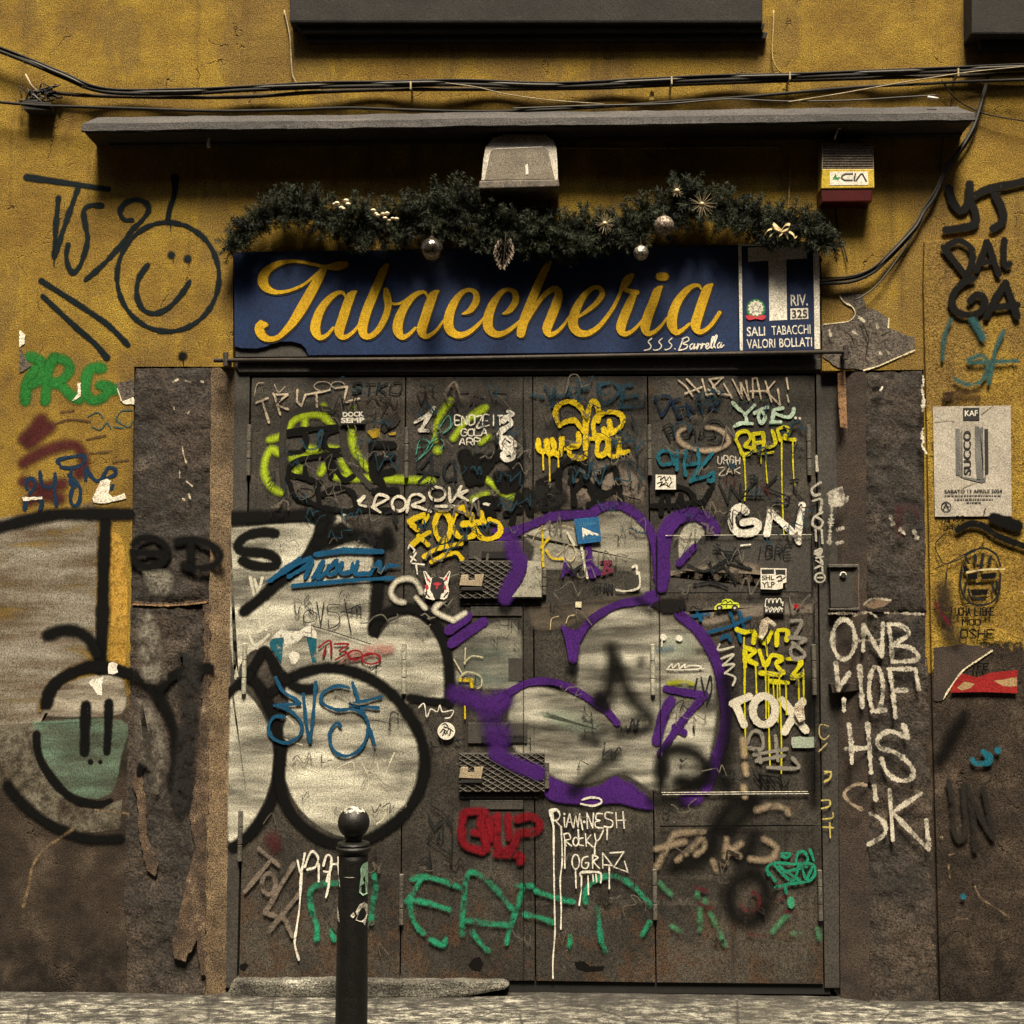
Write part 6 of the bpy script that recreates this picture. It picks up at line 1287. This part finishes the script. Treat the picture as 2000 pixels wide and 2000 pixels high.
# body: profile in pixels, back shallow, front tilted down
bm = bmesh.new()
outer = [(940, 352), (944, 310), (948, 288), (960, 272), (976, 265), (1066, 264), (1080, 272), (1087, 290), (1089, 320), (1090, 351)]
fr = [];
for x, y_ in outer:
    t = (y_ - 264) / 90.0
    fr.append(bm.verts.new(P(x, y_, -0.095 - 0.03 * t)))
bk = [bm.verts.new((v.co.x, 0.0, v.co.z)) for v in fr]
bm.faces.new(fr); bm.faces.new(bk[::-1])
for i in range(len(fr)): bm.faces.new((fr[i], bk[i], bk[(i + 1) % len(fr)], fr[(i + 1) % len(fr)]))
finish(bm, 'housing', M_ALU2, fl, bevel=0.002)
bm = bmesh.new()
gl_ = [(946, 352), (958, 296), (966, 290), (1062, 286), (1070, 292), (1084, 350)]
fr = [bm.verts.new(P(x, y_, -0.100 - 0.03 * (y_ - 264) / 90.0)) for x, y_ in gl_]
bk = [bm.verts.new((v.co.x, v.co.y + 0.01, v.co.z)) for v in fr]
bm.faces.new(fr); bm.faces.new(bk[::-1])
for i in range(len(fr)): bm.faces.new((fr[i], bk[i], bk[(i + 1) % len(fr)], fr[(i + 1) % len(fr)]))
finish(bm, 'lens', M_GLASSY, fl, 'frosted glass front', bevel=0.002)
slab('lip', [(936, 353), (1091, 350), (1093, 364), (936, 368)], -0.165, -0.01, M_LIP, fl, bevel=0.004)
sheet('lens_reflector', [(1026, 322), (1031, 320), (1032, 340), (1027, 341)], -0.128, M_WHITE, fl)
for k in range(24):
    x = 964 + k * 4.7
    slab('cooling_fin', rect(x, 262 if 3 < k < 22 else 268, x + 1.7, 275), -0.104, -0.03, M_ALU2, fl)

# ------------------------------------------------------------------ alarm siren box
al = thing('alarm_box', 'louvred alarm siren box with yellow logo band and dark red base', 'alarm', tuple(P(1655, 335, 0)))
slab('housing', [(1606, 279), (1706, 280), (1707, 332), (1605, 332)], -0.075, 0.01, M_BEIGE, al, bevel=0.004)
for k in range(10):
    yy = 281 + k * 4.9
    slab('louvre', rect(1607, yy + 1.6, 1705.5, yy + 4.0), -0.0775, -0.07, M_LIP, al)
slab('logo_band', [(1606, 330), (1707, 330), (1708, 367), (1604, 368)], -0.082, 0.01, M_YELPL, al, bevel=0.003)
slab('logo_plate', [(1621, 335), (1695, 335), (1696, 361), (1621, 362)], -0.0832, -0.081, M_WHITE, al, bevel=0.0005)
sheet('logo_mark', [(1625, 352), (1632, 338), (1634, 346), (1642, 346), (1636, 352), (1630, 350)], -0.0836, M_GREENINK, al)
LG = '715,1197 660,1197 636,1212 634,1230 655,1245 712,1245;733,1212 728,1247;737,1196 736,1199;742,1248 775,1200 790,1196 818,1250'
vs, fs, rim = [], [], []
for i, (st_, pts) in enumerate(parse('Sx', LG, 13)): add_stroke(vs, fs, rim, pts, -0.0838 - i * 0.00003, True)
build_strokes('logo_lettering', vs, fs, rim, M_BLACK, al, 'black letters CIA')
slab('strobe_base', [(1603, 368), (1706, 367), (1703, 394), (1605, 395)], -0.078, 0.01, M_RED, al, 'dark red strobe lens', bevel=0.006)

# ------------------------------------------------------------------ cables
def cable(name, lab, spec, y, r, mat, cat='cable', group=None, strands=1, spread=3.0, c='p'):
    pts = [cv(c, *[float(t) for t in q.split(',')]) for q in spec.split()]
    root = None
    for s_ in range(strands):
        off = (s_ - (strands - 1) / 2) * spread
        ph = random.uniform(0, 6)
        ctl = [(a + random.uniform(-1, 1) * (strands > 1), b + off + random.uniform(-1.0, 1.0) * (strands > 1), 1) for a, b in pts]
        co = []
        for i, (a, b, _) in enumerate(catmull(ctl, 9)):
            co.append(P(a, b, y - 0.004 * math.sin(i * 0.25 + ph) + s_ * 0.003))
        bm = bmesh.new(); add_tube(bm, co, r * pxm(y) * (1 + .25 * ((s_ * 7) % 3 - 1)), 8)
        if strands == 1: return tag(finish(bm, name, mat[0] if isinstance(mat, list) else mat, smooth=True), lab, cat, group)
        if root is None: root = thing(name, lab, cat, tuple(co[0]), group)
        finish(bm, 'strand', mat[s_ % len(mat)] if isinstance(mat, list) else mat, root, smooth=True)
    return root
def sp(s): return s
K_ = 2000 / 1932.0
cable('cable_bundle', 'upper bundle of black cables sagging across the yellow wall', '-200,20 40,112 120,145 205,176 360,178 480,172 620,166 760,163 900,161 1080,166 1250,158 1400,152 1550,148 1700,142 1850,136 1965,131 2200,122', -0.055, 3.2, [M_CABLE, M_CABLE_GREY, M_CABLE], strands=3, spread=4.2)
cable('pipe', 'dark brown tube put in for the cast shadow below the upper cable bundle', '70,176 160,186 330,190 480,189 620,180 760,175 950,174 1150,172 1350,164 1550,157 1750,151 1960,146 2300,140', -0.025, 5.5, M_BUNDLE_SHADOW, cat='pipe')  # added tube stands in for the shadow cast by the bundle
cable('cable', 'lower black cable draped along the top of the canopy', '-100,190 60,205 130,208 260,212 420,217 560,215 680,211 800,215 940,218 1080,214 1220,206 1340,197 1450,190 1560,180 1680,170 1800,164 1900,159 2200,150', -0.06, 4.2, M_CABLE)
cable('cable', 'thin dusty cable resting on the right half of the canopy', '1000,212 1160,206 1300,203 1420,194 1540,198 1660,196 1760,190 1830,186', -0.07, 2.2, M_CABLE_GREY)
cable('cord', 'thin pale cord sagging from the upper bundle to the canopy at centre', '870,162 930,170 990,184 1080,196 1180,203', -0.07, 1.3, M_CABLE_PALE)
cable('cord', 'pale cord slanting up to the right above the canopy end', '1540,199 1640,183 1740,165 1830,150 1900,140 2000,130', -0.075, 1.5, M_CABLE_PALE)
cable('wire', 'thin pale wire dropping from the left end of the balcony', '555,20 563,54 567,80 569,120 572,150 582,166', -0.012, 2.2, M_CABLE_PALE)
cable('wire', 'thin pale wire dropping from the right end of the balcony', '1511,20 1510,60 1508,100 1512,125 1528,145', -0.012, 2.0, M_CABLE_PALE2)
cable('cable_bundle', 'bundle of black cables running diagonally down the right wall', '1930,150 1912,215 1898,255 1870,300 1845,335 1825,380 1805,410 1790,440 1760,475 1730,505 1700,530 1660,545 1600,549', -0.03, 2.6, [M_CABLE, M_CABLE_GREY, M_CABLE], strands=3, spread=5)
cable('cable', 'single grey cable looping down to the broken plaster by the sign', '1800,425 1770,480 1735,530 1710,560 1690,575 1667,588', -0.026, 2.0, M_CABLE_GREY)
cable('cable', 'thin black cable hanging from the alarm box', '1632,396 1633,425 1640,460 1650,490 1655,512', -0.012, 2.0, M_CABLE)
cable('cable', 'thin dark cable branching left from the right wall bundle', '1860,190 1845,250 1838,300 1836,340', -0.014, 1.6, M_CABLE)
cable('cable', 'thin black cable crossing the right edge below the canopy', '1840,158 1866,192 1905,215 1960,230 2100,250', -0.03, 1.8, M_CABLE)
cable('wire_channel', 'brown wire channel from the floodlight bending down to the garland', '1092,289 1300,289 1500,287 1528,291 1541,305 1543,340 1541,380 1538,425', -0.006, 2.6, M_CHANNEL, cat='pipe')
# knot of wires at the left edge
kn = thing('wire_tangle', 'dark tangle of cut wires at the upper left edge', 'wires', tuple(P(60, 190, -0.04)))
for k in range(9):
    x0, y0 = random.uniform(38, 80), random.uniform(175, 215)
    pts = [(x0 + random.uniform(-25, 45) * (i > 0), y0 + random.uniform(-22, 22) * (i > 0), 1) for i in range(5)]
    bm = bmesh.new(); add_tube(bm, [P(a, b, -0.04 + random.uniform(-.015, .015)) for a, b, _ in catmull(pts, 6)], random.uniform(1.4, 3) * pxm(0), 7)
    finish(bm, 'loop', M_CABLE if k % 3 else M_CABLE_GREY, kn, smooth=True)
bm = bmesh.new(); add_tube(bm, [P(50, 145, -0.04), P(60, 165, -0.045), P(78, 185, -0.04)], 2 * pxm(0), 7); finish(bm, 'loop', M_CABLE_PALE, kn, smooth=True)
slab('joint_box', [(44, 196), (100, 200), (98, 216), (46, 214)], -0.06, 0.0, M_CABLE, kn, bevel=0.004)
# clips on the cables
for x, y_, lab in ((802, 166, 'small pale clip on the upper bundle, left of the floodlight'), (1312, 156, 'small pale clip on the upper bundle, right of the floodlight'), (1543, 147, 'small pale clip on the upper bundle by the right wire'), (1872, 140, 'small pale clip on the upper bundle near the right edge')):
    bm = bmesh.new(); add_prism(bm, rect(x - 1.6, y_ - 7, x + 1.6, y_ + 8), -0.066, 0.0)
    tag(finish(bm, 'cable_clip', M_CABLE_PALE, None, bevel=0.0008), lab, 'clip', 'cable clips on the wall')
bm = bmesh.new(); add_prism(bm, [(1268, 195), (1277, 195), (1278, 181), (1272, 176), (1269, 183)], -0.03, 0.0); tag(finish(bm, 'wall_plug', M_YELPL2, None, bevel=0.002), 'small yellow stub on the wall just above the canopy', 'plug')
# pegs under the canopy
def hook(pts, r, mat, lab):
    bm = bmesh.new(); add_tube(bm, [P(a, b, d) for a, b, d in pts], r * pxm(0), 8); return tag(finish(bm, 'hook', mat, None, smooth=True), lab, 'hook')
hook([(414, 268, -0.06), (408, 268, -0.07), (407, 280, -0.07), (408, 288, -0.07)], 3.2, M_WHITE, 'short white hook under the left part of the canopy')
hook([(1650, 250, -0.08), (1637, 251, -0.09), (1633, 262, -0.09), (1630, 272, -0.09)], 1.5, M_WHITE, 'thin white hook above the alarm box')
bm = bmesh.new(); add_tube(bm, [P(1812, 190, -0.13), P(1832, 193, -0.13)], 3 * pxm(-.1), 8); tag(finish(bm, 'cable_connector', M_WHITE, None, smooth=True), 'pale cable connector lying on the right end of the canopy', 'connector')

# ------------------------------------------------------------------ meter box in the right jamb
mb = thing('meter_box', 'small dark steel meter box with lock set in the right jamb', 'box', tuple(P(1650, 1145, 0)))
slab('frame', [(1619, 1102), (1681, 1102), (1681, 1192), (1621, 1192), (1621, 1188), (1676, 1187), (1675, 1108), (1619, 1108)], -0.004, 0.09, M_HINGE, mb, bevel=0.002)
slab('door', [(1621, 1109), (1674, 1109), (1675, 1186), (1623, 1187)], 0.006, 0.06, M_STEEL2, mb, bevel=0.003)
bm = bmesh.new(); a = P(1647, 1124, 0.004); add_tube(bm, [a + Vector((0, 0.006, 0)), a + Vector((0, -0.006, 0))], 5 * pxm(0), 14); finish(bm, 'lock', M_BLACK, mb)
bm = bmesh.new(); add_tube(bm, [P(1641, 1124, -0.001), P(1643, 1119, -0.001), P(1647, 1117.5, -0.001), P(1651, 1119, -0.001), P(1653, 1123, -0.001)], 1.2 * pxm(0), 6); finish(bm, 'lock_rim', M_WHITE, mb)
for a, b in (((1622, 1335), (1686, 1342)),):
    rough_slab('chipped_ledge', [(a[0], a[1]), (b[0], a[1] - 2), (b[0] + 3, b[1] + 4), (a[0] + 4, b[1] + 12)], -0.006, 0.08, M_REVEAL2, RJ, bevel=0.003)

# ------------------------------------------------------------------ poster
PY = -0.0245
po = thing('poster', 'grey paper event poster with KAF and SUCCO pasted on the right wall', 'poster', tuple(P(1897, 900, PY)))
bm = bmesh.new()
c0 = [(1822, 794), (1974, 792), (1976, 1008), (1826, 1009)]
g_ = []
for j in range(13):
    r = []
    for i in range(9):
        u, v = i / 8, j / 12
        x = (c0[0][0] * (1 - u) + c0[1][0] * u) * (1 - v) + (c0[3][0] * (1 - u) + c0[2][0] * u) * v
        y_ = (c0[0][1] * (1 - u) + c0[1][1] * u) * (1 - v) + (c0[3][1] * (1 - u) + c0[2][1] * u) * v
        r.append(bm.verts.new(P(x, y_, PY + random.uniform(-.0006, .0006))))
    g_.append(r)
for j in range(12):
    for i in range(8): bm.faces.new((g_[j][i], g_[j][i + 1], g_[j + 1][i + 1], g_[j + 1][i]))
for f in bm.faces:
    f.normal_update()
    if f.normal.y > 0: f.normal_flip()
me = bpy.data.meshes.new('sheet'); bm.to_mesh(me); bm.free(); link('sheet', me, M_PAPER, po)
py_ = PY - 0.0018
sheet('logo_box', pl('T', '1548,1147 1672,1145 1673,1240 1550,1241'), py_, M_BLACK, po)
printed('KAF', pl('T', '1562,1165 1660,1163 1661,1207 1563,1209'), M_WHITE, po, py_ - 0.0004, bold=0.02)
for q in ('1492,1300 1525,1310 1530,1660 1495,1650', '1530,1330 1545,1320 1548,1665 1532,1670', '1640,1285 1672,1290 1690,1420 1700,1540 1700,1690 1655,1690 1640,1500', '1676,1300 1700,1285 1706,1680 1702,1700', '1510,1660 1700,1690 1725,1640 1720,1700 1690,1712 1560,1680'):
    sheet('artwork', pl('T', q), py_, M_GREYINK, po)
sheet('artwork', pl('T', '1711,1306 1738,1304 1742,1640 1715,1650'), py_ - 0.0003, M_BLACK, po)
# SUCCO set vertically
cu_q = pl('T', '1555,1650 1550,1320 1610,1315 1612,1648')
printed('SUCCO', [cu_q[0], cu_q[1], cu_q[2], cu_q[3]], M_BLACK, po, py_ - 0.0006, bold=0.02)
printed('SABATO 13 APRILE 2024', pl('T', '1408,1764 1845,1760 1845,1786 1410,1790'), M_BLACK, po, py_, bold=0.03)
for a, b, t in ((1412, 1842, 1802), (1485, 1775, 1830), (1575, 1685, 1854)):
    k = a
    while k < b - 8:
        w_ = random.uniform(8, 26)
        sheet('small_print', pl('T', f'{k},{t} {min(k+w_,b)},{t} {min(k+w_,b)},{t+11} {k},{t+11}'), py_, M_GREYINK, po); k += w_ + 5
spray('T', 7, '@1422,1893,36,36;!1400,1915 1422,1865;1422,1865 1440,1915;1405,1895 1445,1890', INK, po, 'hand drawn circled A', y=py_ + 0.0010 + 0.00004 * LAYER['n'], name='scrawl')
spray('T', 6, '1340,1250 1420,1240 1480,1245;1690,1190 1760,1140 1780,1130;1540,1750 1640,1710 1660,1700', (0.3, 0.26, 0.2), po, 'paper creases', y=py_ + 0.0010 + 0.00004 * LAYER['n'], name='crease', wear=0.3)

# ------------------------------------------------------------------ bollard
BY = -1.1
bo = thing('bollard', 'black cast iron bollard with ball top in front of the door', 'bollard', (P(691, 1700, BY).x, BY, 0))
k = pxm(BY)
bx = P(691, 1600, BY).x
def bz(py): return P(691, py, BY).z
zc = bz(1606.5)
rb = 30.5 * k
bm = bmesh.new()
add_lathe(bm, [(max(rb * math.sin(3.14159 * i / 20), 0.0008), -rb * math.cos(3.14159 * i / 20)) for i in range(21)], (bx, BY, zc), 40)
ball = finish(bm, 'ball_finial', M_IRON, bo, smooth=True)
bm = bmesh.new()
add_lathe(bm, [(16 * k, bz(1648)), (15.5 * k, bz(1638)), (18 * k, bz(1632)), (15 * k, bz(1628))], (bx, BY, 0), 40); finish(bm, 'neck', M_IRON, bo, smooth=True)
bm = bmesh.new()
add_lathe(bm, [(29 * k, bz(1666)), (31 * k, bz(1663)), (33.5 * k, bz(1659)), (33.5 * k, bz(1655)), (30 * k, bz(1652)), (31.5 * k, bz(1648.5)), (30 * k, bz(1645)), (18 * k, bz(1643.5)), (14 * k, bz(1642))], (bx, BY, 0), 40); finish(bm, 'collar', M_IRON, bo, smooth=False)
bm = bmesh.new()
add_lathe(bm, [(50 * k, 0.03), (50 * k, 0.085), (36 * k, 0.105), (30.5 * k, 0.125), (30.2 * k, 0.4), (29 * k, bz(1830)), (27.6 * k, bz(1700)), (28 * k, bz(1690)), (27.6 * k, bz(1680)), (28.5 * k, bz(1666))], (bx, BY, 0), 40); finish(bm, 'post', M_IRON, bo, smooth=True)
def on_post(c, pts, rad, mat, name, lab, grow=0.0015):
    """a flake that follows the round of the post"""
    bm = bmesh.new(); q = pl(c, pts); rr = rad * k + grow
    vv = []
    for x, y_ in q:
        p = P(x, y_, BY); dx = max(-.985, min(.985, (p.x - bx) / rr)); vv.append(bm.verts.new((bx + rr * dx, BY - rr * math.sqrt(1 - dx * dx), p.z)))
    f = bm.faces.new(vv); bmesh.ops.triangulate(bm, faces=[f])
    return finish(bm, name, mat, bo, lab)
on_post('G', '1078,852 1100,862 1104,890 1085,930 1070,985 1085,1030 1080,1095 1050,1102 1025,1070 1028,1030 1062,1010 1040,960 1032,900 1050,865', 29, M_MINT, 'sticker', 'wavy mint sticker on the post')
on_post('G', '1000,1215 1030,1160 1060,1150 1082,1180 1078,1250 1062,1330 1050,1300 1030,1290 1000,1275 1012,1240', 29, M_CHIP, 'paint_chip', 'pale chipped paint on the post')
on_post('G', '960,1245 985,1215 998,1240 985,1260', 29, M_CHIP, 'paint_chip', 'pale chipped paint on the post')
on_post('G', '862,960 876,985 880,1040 872,1030', 28.6, M_CHIP, 'paint_chip', 'pale chipped edge of the post')
on_post('G', '852,1190 860,1195 872,1250 876,1300 866,1290 852,1270', 29, M_CHIP, 'paint_chip', 'pale chipped edge of the post')
on_post('G', '905,958 960,954 1000,958 960,961', 28.2, M_CHIP, 'paint_chip', 'pale scratch round the post')
# worn crown of the ball
bm = bmesh.new(); rr = rb + 0.0006; rings = []
for i in range(6):
    th = R(3 + i * 9.5); rings.append([bm.verts.new((bx + rr * math.sin(th + random.uniform(-.05, .05) * (i == 5)) * math.cos(6.28318 * q / 30), BY + rr * math.sin(th) * math.sin(6.28318 * q / 30), zc + rr * math.cos(th + (random.uniform(-.10, .14) if i == 5 else 0)))) for q in range(30)])
for i in range(5):
    for q in range(30): bm.faces.new((rings[i][q], rings[i][(q + 1) % 30], rings[i + 1][(q + 1) % 30], rings[i + 1][q]))
bm.faces.new(rings[0])
finish(bm, 'worn_crown', M_WORN, ball, 'paint worn to pale metal on top of the ball', smooth=True)

# ------------------------------------------------------------------ fir garland
GA = thing('garland', 'long dark green artificial fir garland draped along the top of the sign', 'garland', tuple(P(1000, 450, -0.12)))
#   px, py, radius px
spine = [(448, 482, 22), (466, 462, 28), (492, 440, 26), (530, 418, 28), (570, 402, 34), (615, 408, 34), (655, 428, 36), (700, 440, 44), (745, 440, 42), (790, 430, 46), (840, 415, 50), (885, 402, 50), (925, 415, 42), (965, 436, 44), (1010, 446, 46),
         (1060, 448, 46), (1110, 450, 44), (1165, 448, 42), (1220, 442, 42), (1270, 425, 42), (1310, 400, 44), (1355, 392, 44), (1400, 404, 38), (1450, 418, 34), (1500, 428, 34), (1545, 436, 36), (1585, 452, 34), (1620, 470, 24), (1636, 480, 10)]
spine = [(a, b + 2, c_ * 1.02) for a, b, c_ in spine]
path = catmull(spine, 6)
wire = [P(a, b, -0.08) for a, b, _ in path]
bm = bmesh.new(); add_tube(bm, wire, 0.006, 6); finish(bm, 'stem', M_TWIG, GA)
gy = -0.08
vs, fs = [], []
def needle(o, d, L, wd):
    d = d.normalized(); s_ = d.cross(Vector((random.uniform(-1, 1), random.uniform(-1, 1), random.uniform(-1, 1))))
    if s_.length < 1e-4: return
    s_.normalize(); s_ *= wd
    i = len(vs); mid = o + d * L * .55; tip = o + d * L + Vector((0, 0, -L * .08))
    vs.extend([tuple(o - s_ * .5), tuple(o + s_ * .5), tuple(mid + s_ * .5), tuple(tip), tuple(mid - s_ * .5)]); fs.append((i, i + 1, i + 2, i + 3, i + 4))
twigs = []
def sprig(o, d, L):
    d = d.normalized(); n_ = int(L / 0.0021)
    bend = Vector((random.uniform(-.3, .3), random.uniform(-.3, .3), random.uniform(-.45, .1)))
    p = o.copy(); line = [p.copy()]
    for q in range(n_):
        t = q / n_
        dd = (d + bend * t).normalized()
        p = p + dd * (L / n_)
        if q % 6 == 0: line.append(p.copy())
        for _ in range(2):
            a = random.uniform(0, 6.283); u = dd.cross(Vector((0.3, 0.2, 1))).normalized(); v = dd.cross(u)
            needle(p, dd * 0.65 + (u * math.cos(a) + v * math.sin(a)), random.uniform(.022, .042) * (1 - .45 * t), 0.0019)
    twigs.append(line)
for i in range(0, len(path)):
    px, py, rp = path[i]
    dens = 7 if rp > 25 else 4
    for _ in range(dens):
        o = P(px + random.uniform(-4, 4), py + random.uniform(-8, 8), gy + random.uniform(-.02, .03))
        a = random.uniform(0, 6.283)
        d = Vector((math.cos(a) * .9 + random.uniform(-.5, .5), random.uniform(-.75, .35), math.sin(a)))
        sprig(o, d, rp * pxm(gy) * random.uniform(.7, 1.5))
# sprays that hang lower over the middle of the board
for px, py, rp in ((905, 462, 30), (940, 470, 30), (975, 480, 34), (1010, 482, 30), (1050, 482, 30), (1090, 486, 34), (1130, 482, 30), (1170, 478, 28), (1210, 470, 26), (1530, 462, 28), (1500, 470, 22), (870, 452, 28), (1240, 462, 24), (700, 470, 20), (670, 462, 18)):
    for _ in range(24):
        o = P(px + random.uniform(-22, 22), py - random.uniform(0, 24), gy + random.uniform(-.02, .05))
        sprig(o, Vector((random.uniform(-.9, .9), random.uniform(-.5, .3), -random.uniform(.2, 1))), rp * pxm(gy) * random.uniform(.8, 1.2))
me = bpy.data.meshes.new('foliage'); me.from_pydata(vs, [], fs); me.update(); link('foliage', me, M_NEEDLE, GA)
bm = bmesh.new()
for ln in twigs[::2]:
    if len(ln) > 1: add_tube(bm, ln, 0.0012, 3, cap=False)
finish(bm, 'twigs', M_TWIG, GA)
# ornaments
def bauble(px, py, rp, mat, lab, y=-0.19):
    t = thing('bauble', lab, 'bauble', tuple(P(px, py, y)), 'baubles hanging in the garland')
    c = P(px, py, y); r = rp * pxm(y)
    bm = bmesh.new(); add_lathe(bm, [(max(r * math.sin(3.14159 * i / 18), .0004), -r * math.cos(3.14159 * i / 18)) for i in range(19)], c, 32); finish(bm, 'ball', mat, t, smooth=True)
    bm = bmesh.new(); add_lathe(bm, [(r * .2, r * .97), (r * .2, r * 1.16), (r * .08, r * 1.2)], c, 14); finish(bm, 'cap', M_TWIG, t)
    bm = bmesh.new(); add_tube(bm, [c + Vector((0, 0, r * 1.15)), c + Vector((0, 0.02, r * 2.4))], 0.0008, 5); finish(bm, 'hanger', M_TWIG, t)
    return t, c, r
t, c, r = bauble(843.5, 487, 23, M_BALLDARK, 'dark glass bauble with bright facets hanging left of centre')
bauble(1252, 494, 15, M_GLITTER, 'small silver glitter bauble hanging over the blue board')
bauble(1297, 441, 20, M_BRONZE, 'bronze glitter bauble nestled in the right of the garland')
# berry clusters
def berries(spec, lab):
    q = [cv('p', a, b) for a, b in spec]
    t = thing('berry_cluster', lab, 'berries', tuple(P(q[0][0], q[0][1], -0.2)), 'cream berry clusters in the garland')
    for a, b in q:
        c = P(a, b, -0.175 + random.uniform(-.01, .01)); r = random.uniform(3.6, 4.8) * pxm(-.2)
        bm = bmesh.new(); bmesh.ops.create_uvsphere(bm, u_segments=12, v_segments=8, radius=r, matrix=Matrix.Translation(c) @ Matrix.Diagonal((1.25, 1, .85, 1))); finish(bm, 'berry', M_BERRY, t, smooth=True)
        bm = bmesh.new(); add_tube(bm, [c, c + Vector((random.uniform(-.01, .01), .03, -.02))], 0.0009, 4); finish(bm, 'stalk', M_TWIG, t)
berries([(658, 397), (676, 392), (680, 399), (667, 406), (672, 408), (654, 399)], 'upper left cluster of cream berries in the garland')
berries([(729, 411), (733, 418), (748, 418), (756, 417), (752, 426), (759, 431), (767, 427), (774, 428), (758, 437), (738, 421)], 'larger cluster of cream berries left of the dark bauble')
def burst(px, py, n_, L, lab, y=-0.18):
    t = thing('dried_flower', lab, 'flower', tuple(P(px, py, y)), 'pale spiky dried flowers in the garland')
    c = P(px, py, y)
    bm = bmesh.new(); bmesh.ops.create_uvsphere(bm, u_segments=10, v_segments=7, radius=6 * pxm(y), matrix=Matrix.Translation(c) @ Matrix.Diagonal((1, .8, .8, 1))); finish(bm, 'centre', M_RIBBON, t, smooth=True)
    bm = bmesh.new()
    for k_ in range(n_):
        a = 6.283 * k_ / n_ + random.uniform(-.15, .15); e = c + Vector((math.cos(a), random.uniform(-.4, .1), math.sin(a))) * L * random.uniform(.7, 1.1)
        add_tube(bm, [c, e], [0.0014, 0.0005], 4)
    finish(bm, 'spikes', M_DRY, t)
burst(1181, 437, 26, .045, 'pale spiky dried flower near the centre of the garland')
burst(1371, 399, 26, .055, 'pale spiky dried flower high in the right of the garland')
burst(1322, 373, 16, .03, 'small pale dried flower at the top of the garland')
# hanging glitter cone
t = thing('hanging_cone', 'brownish glitter leaf cone hanging over the middle of the blue board', 'ornament', tuple(P(985, 495, -0.165)))
bm = bmesh.new(); bm2 = bmesh.new()
for k_ in range(90):
    f = k_ / 90; py = 468 + f * 56; wdt = 15 * math.sin(3.14159 * min(1, .18 + f * .86)) + 3
    a = k_ * 2.4; c = P(986 + math.cos(a) * wdt - f * 5, py, -0.165 + math.sin(a) * .03)
    d = Vector((math.cos(a) * .5, math.sin(a) * .5, -1)).normalized(); s_ = d.cross(Vector((math.sin(a), -math.cos(a), .1))).normalized() * .004; L = .022
    v = [bm.verts.new(q) for q in (c - d * L * .3, c + s_, c + d * L * .6, c - s_)]; bm.faces.new(v)
finish(bm, 'scales', M_BRONZE, t)
add_tube(bm2, [P(988, 452, -0.14), P(987, 470, -.165), P(983, 520, -.165)], 0.0012, 5); finish(bm2, 'stalk', M_TWIG, t)
# ribbon bow over the licence panel
t = thing('ribbon_bow', 'champagne ribbon bow with curly tails at the garland above the white T', 'bow', tuple(P(1525, 455, -0.275)))
def band(c, spec, wd, y, name):
    bm = bmesh.new(); q = [cv(c, *[float(v) for v in s_.split(',')]) for s_ in spec.split()]
    q = catmull([(a, b, 0) for a, b in q], 3); prev = None
    for i, (a, b, _) in enumerate(q):
        p = P(a, b, y + .012 * math.sin(i * .6)); w_ = Vector((0.5 * wd, wd, 1.0 * wd))
        cur = (bm.verts.new(p - w_), bm.verts.new(p + w_))
        if prev: bm.faces.new((prev[0], prev[1], cur[1], cur[0]))
        prev = cur
    return finish(bm, name, M_RIBBON, t, smooth=True)
band('Sx', '150,1625 110,1590 115,1570 150,1600 175,1625', .008, -.275, 'loop')
band('Sx', '175,1625 210,1580 240,1580 230,1610 180,1630', .008, -.275, 'loop')
band('Sx', '170,1630 130,1610 80,1620 50,1660 40,1680', .006, -.275, 'tail')
band('Sx', '180,1630 230,1630 270,1655 280,1680 295,1670', .006, -.275, 'tail')
band('Sx', '165,1630 120,1640 90,1670 80,1700', .007, -.275, 'tail')
band('Sx', '170,1635 150,1660 150,1690 160,1665 185,1650', .007, -.275, 'loop')
band('Sx', '190,1640 215,1650 230,1690 222,1665', .006, -.275, 'tail')
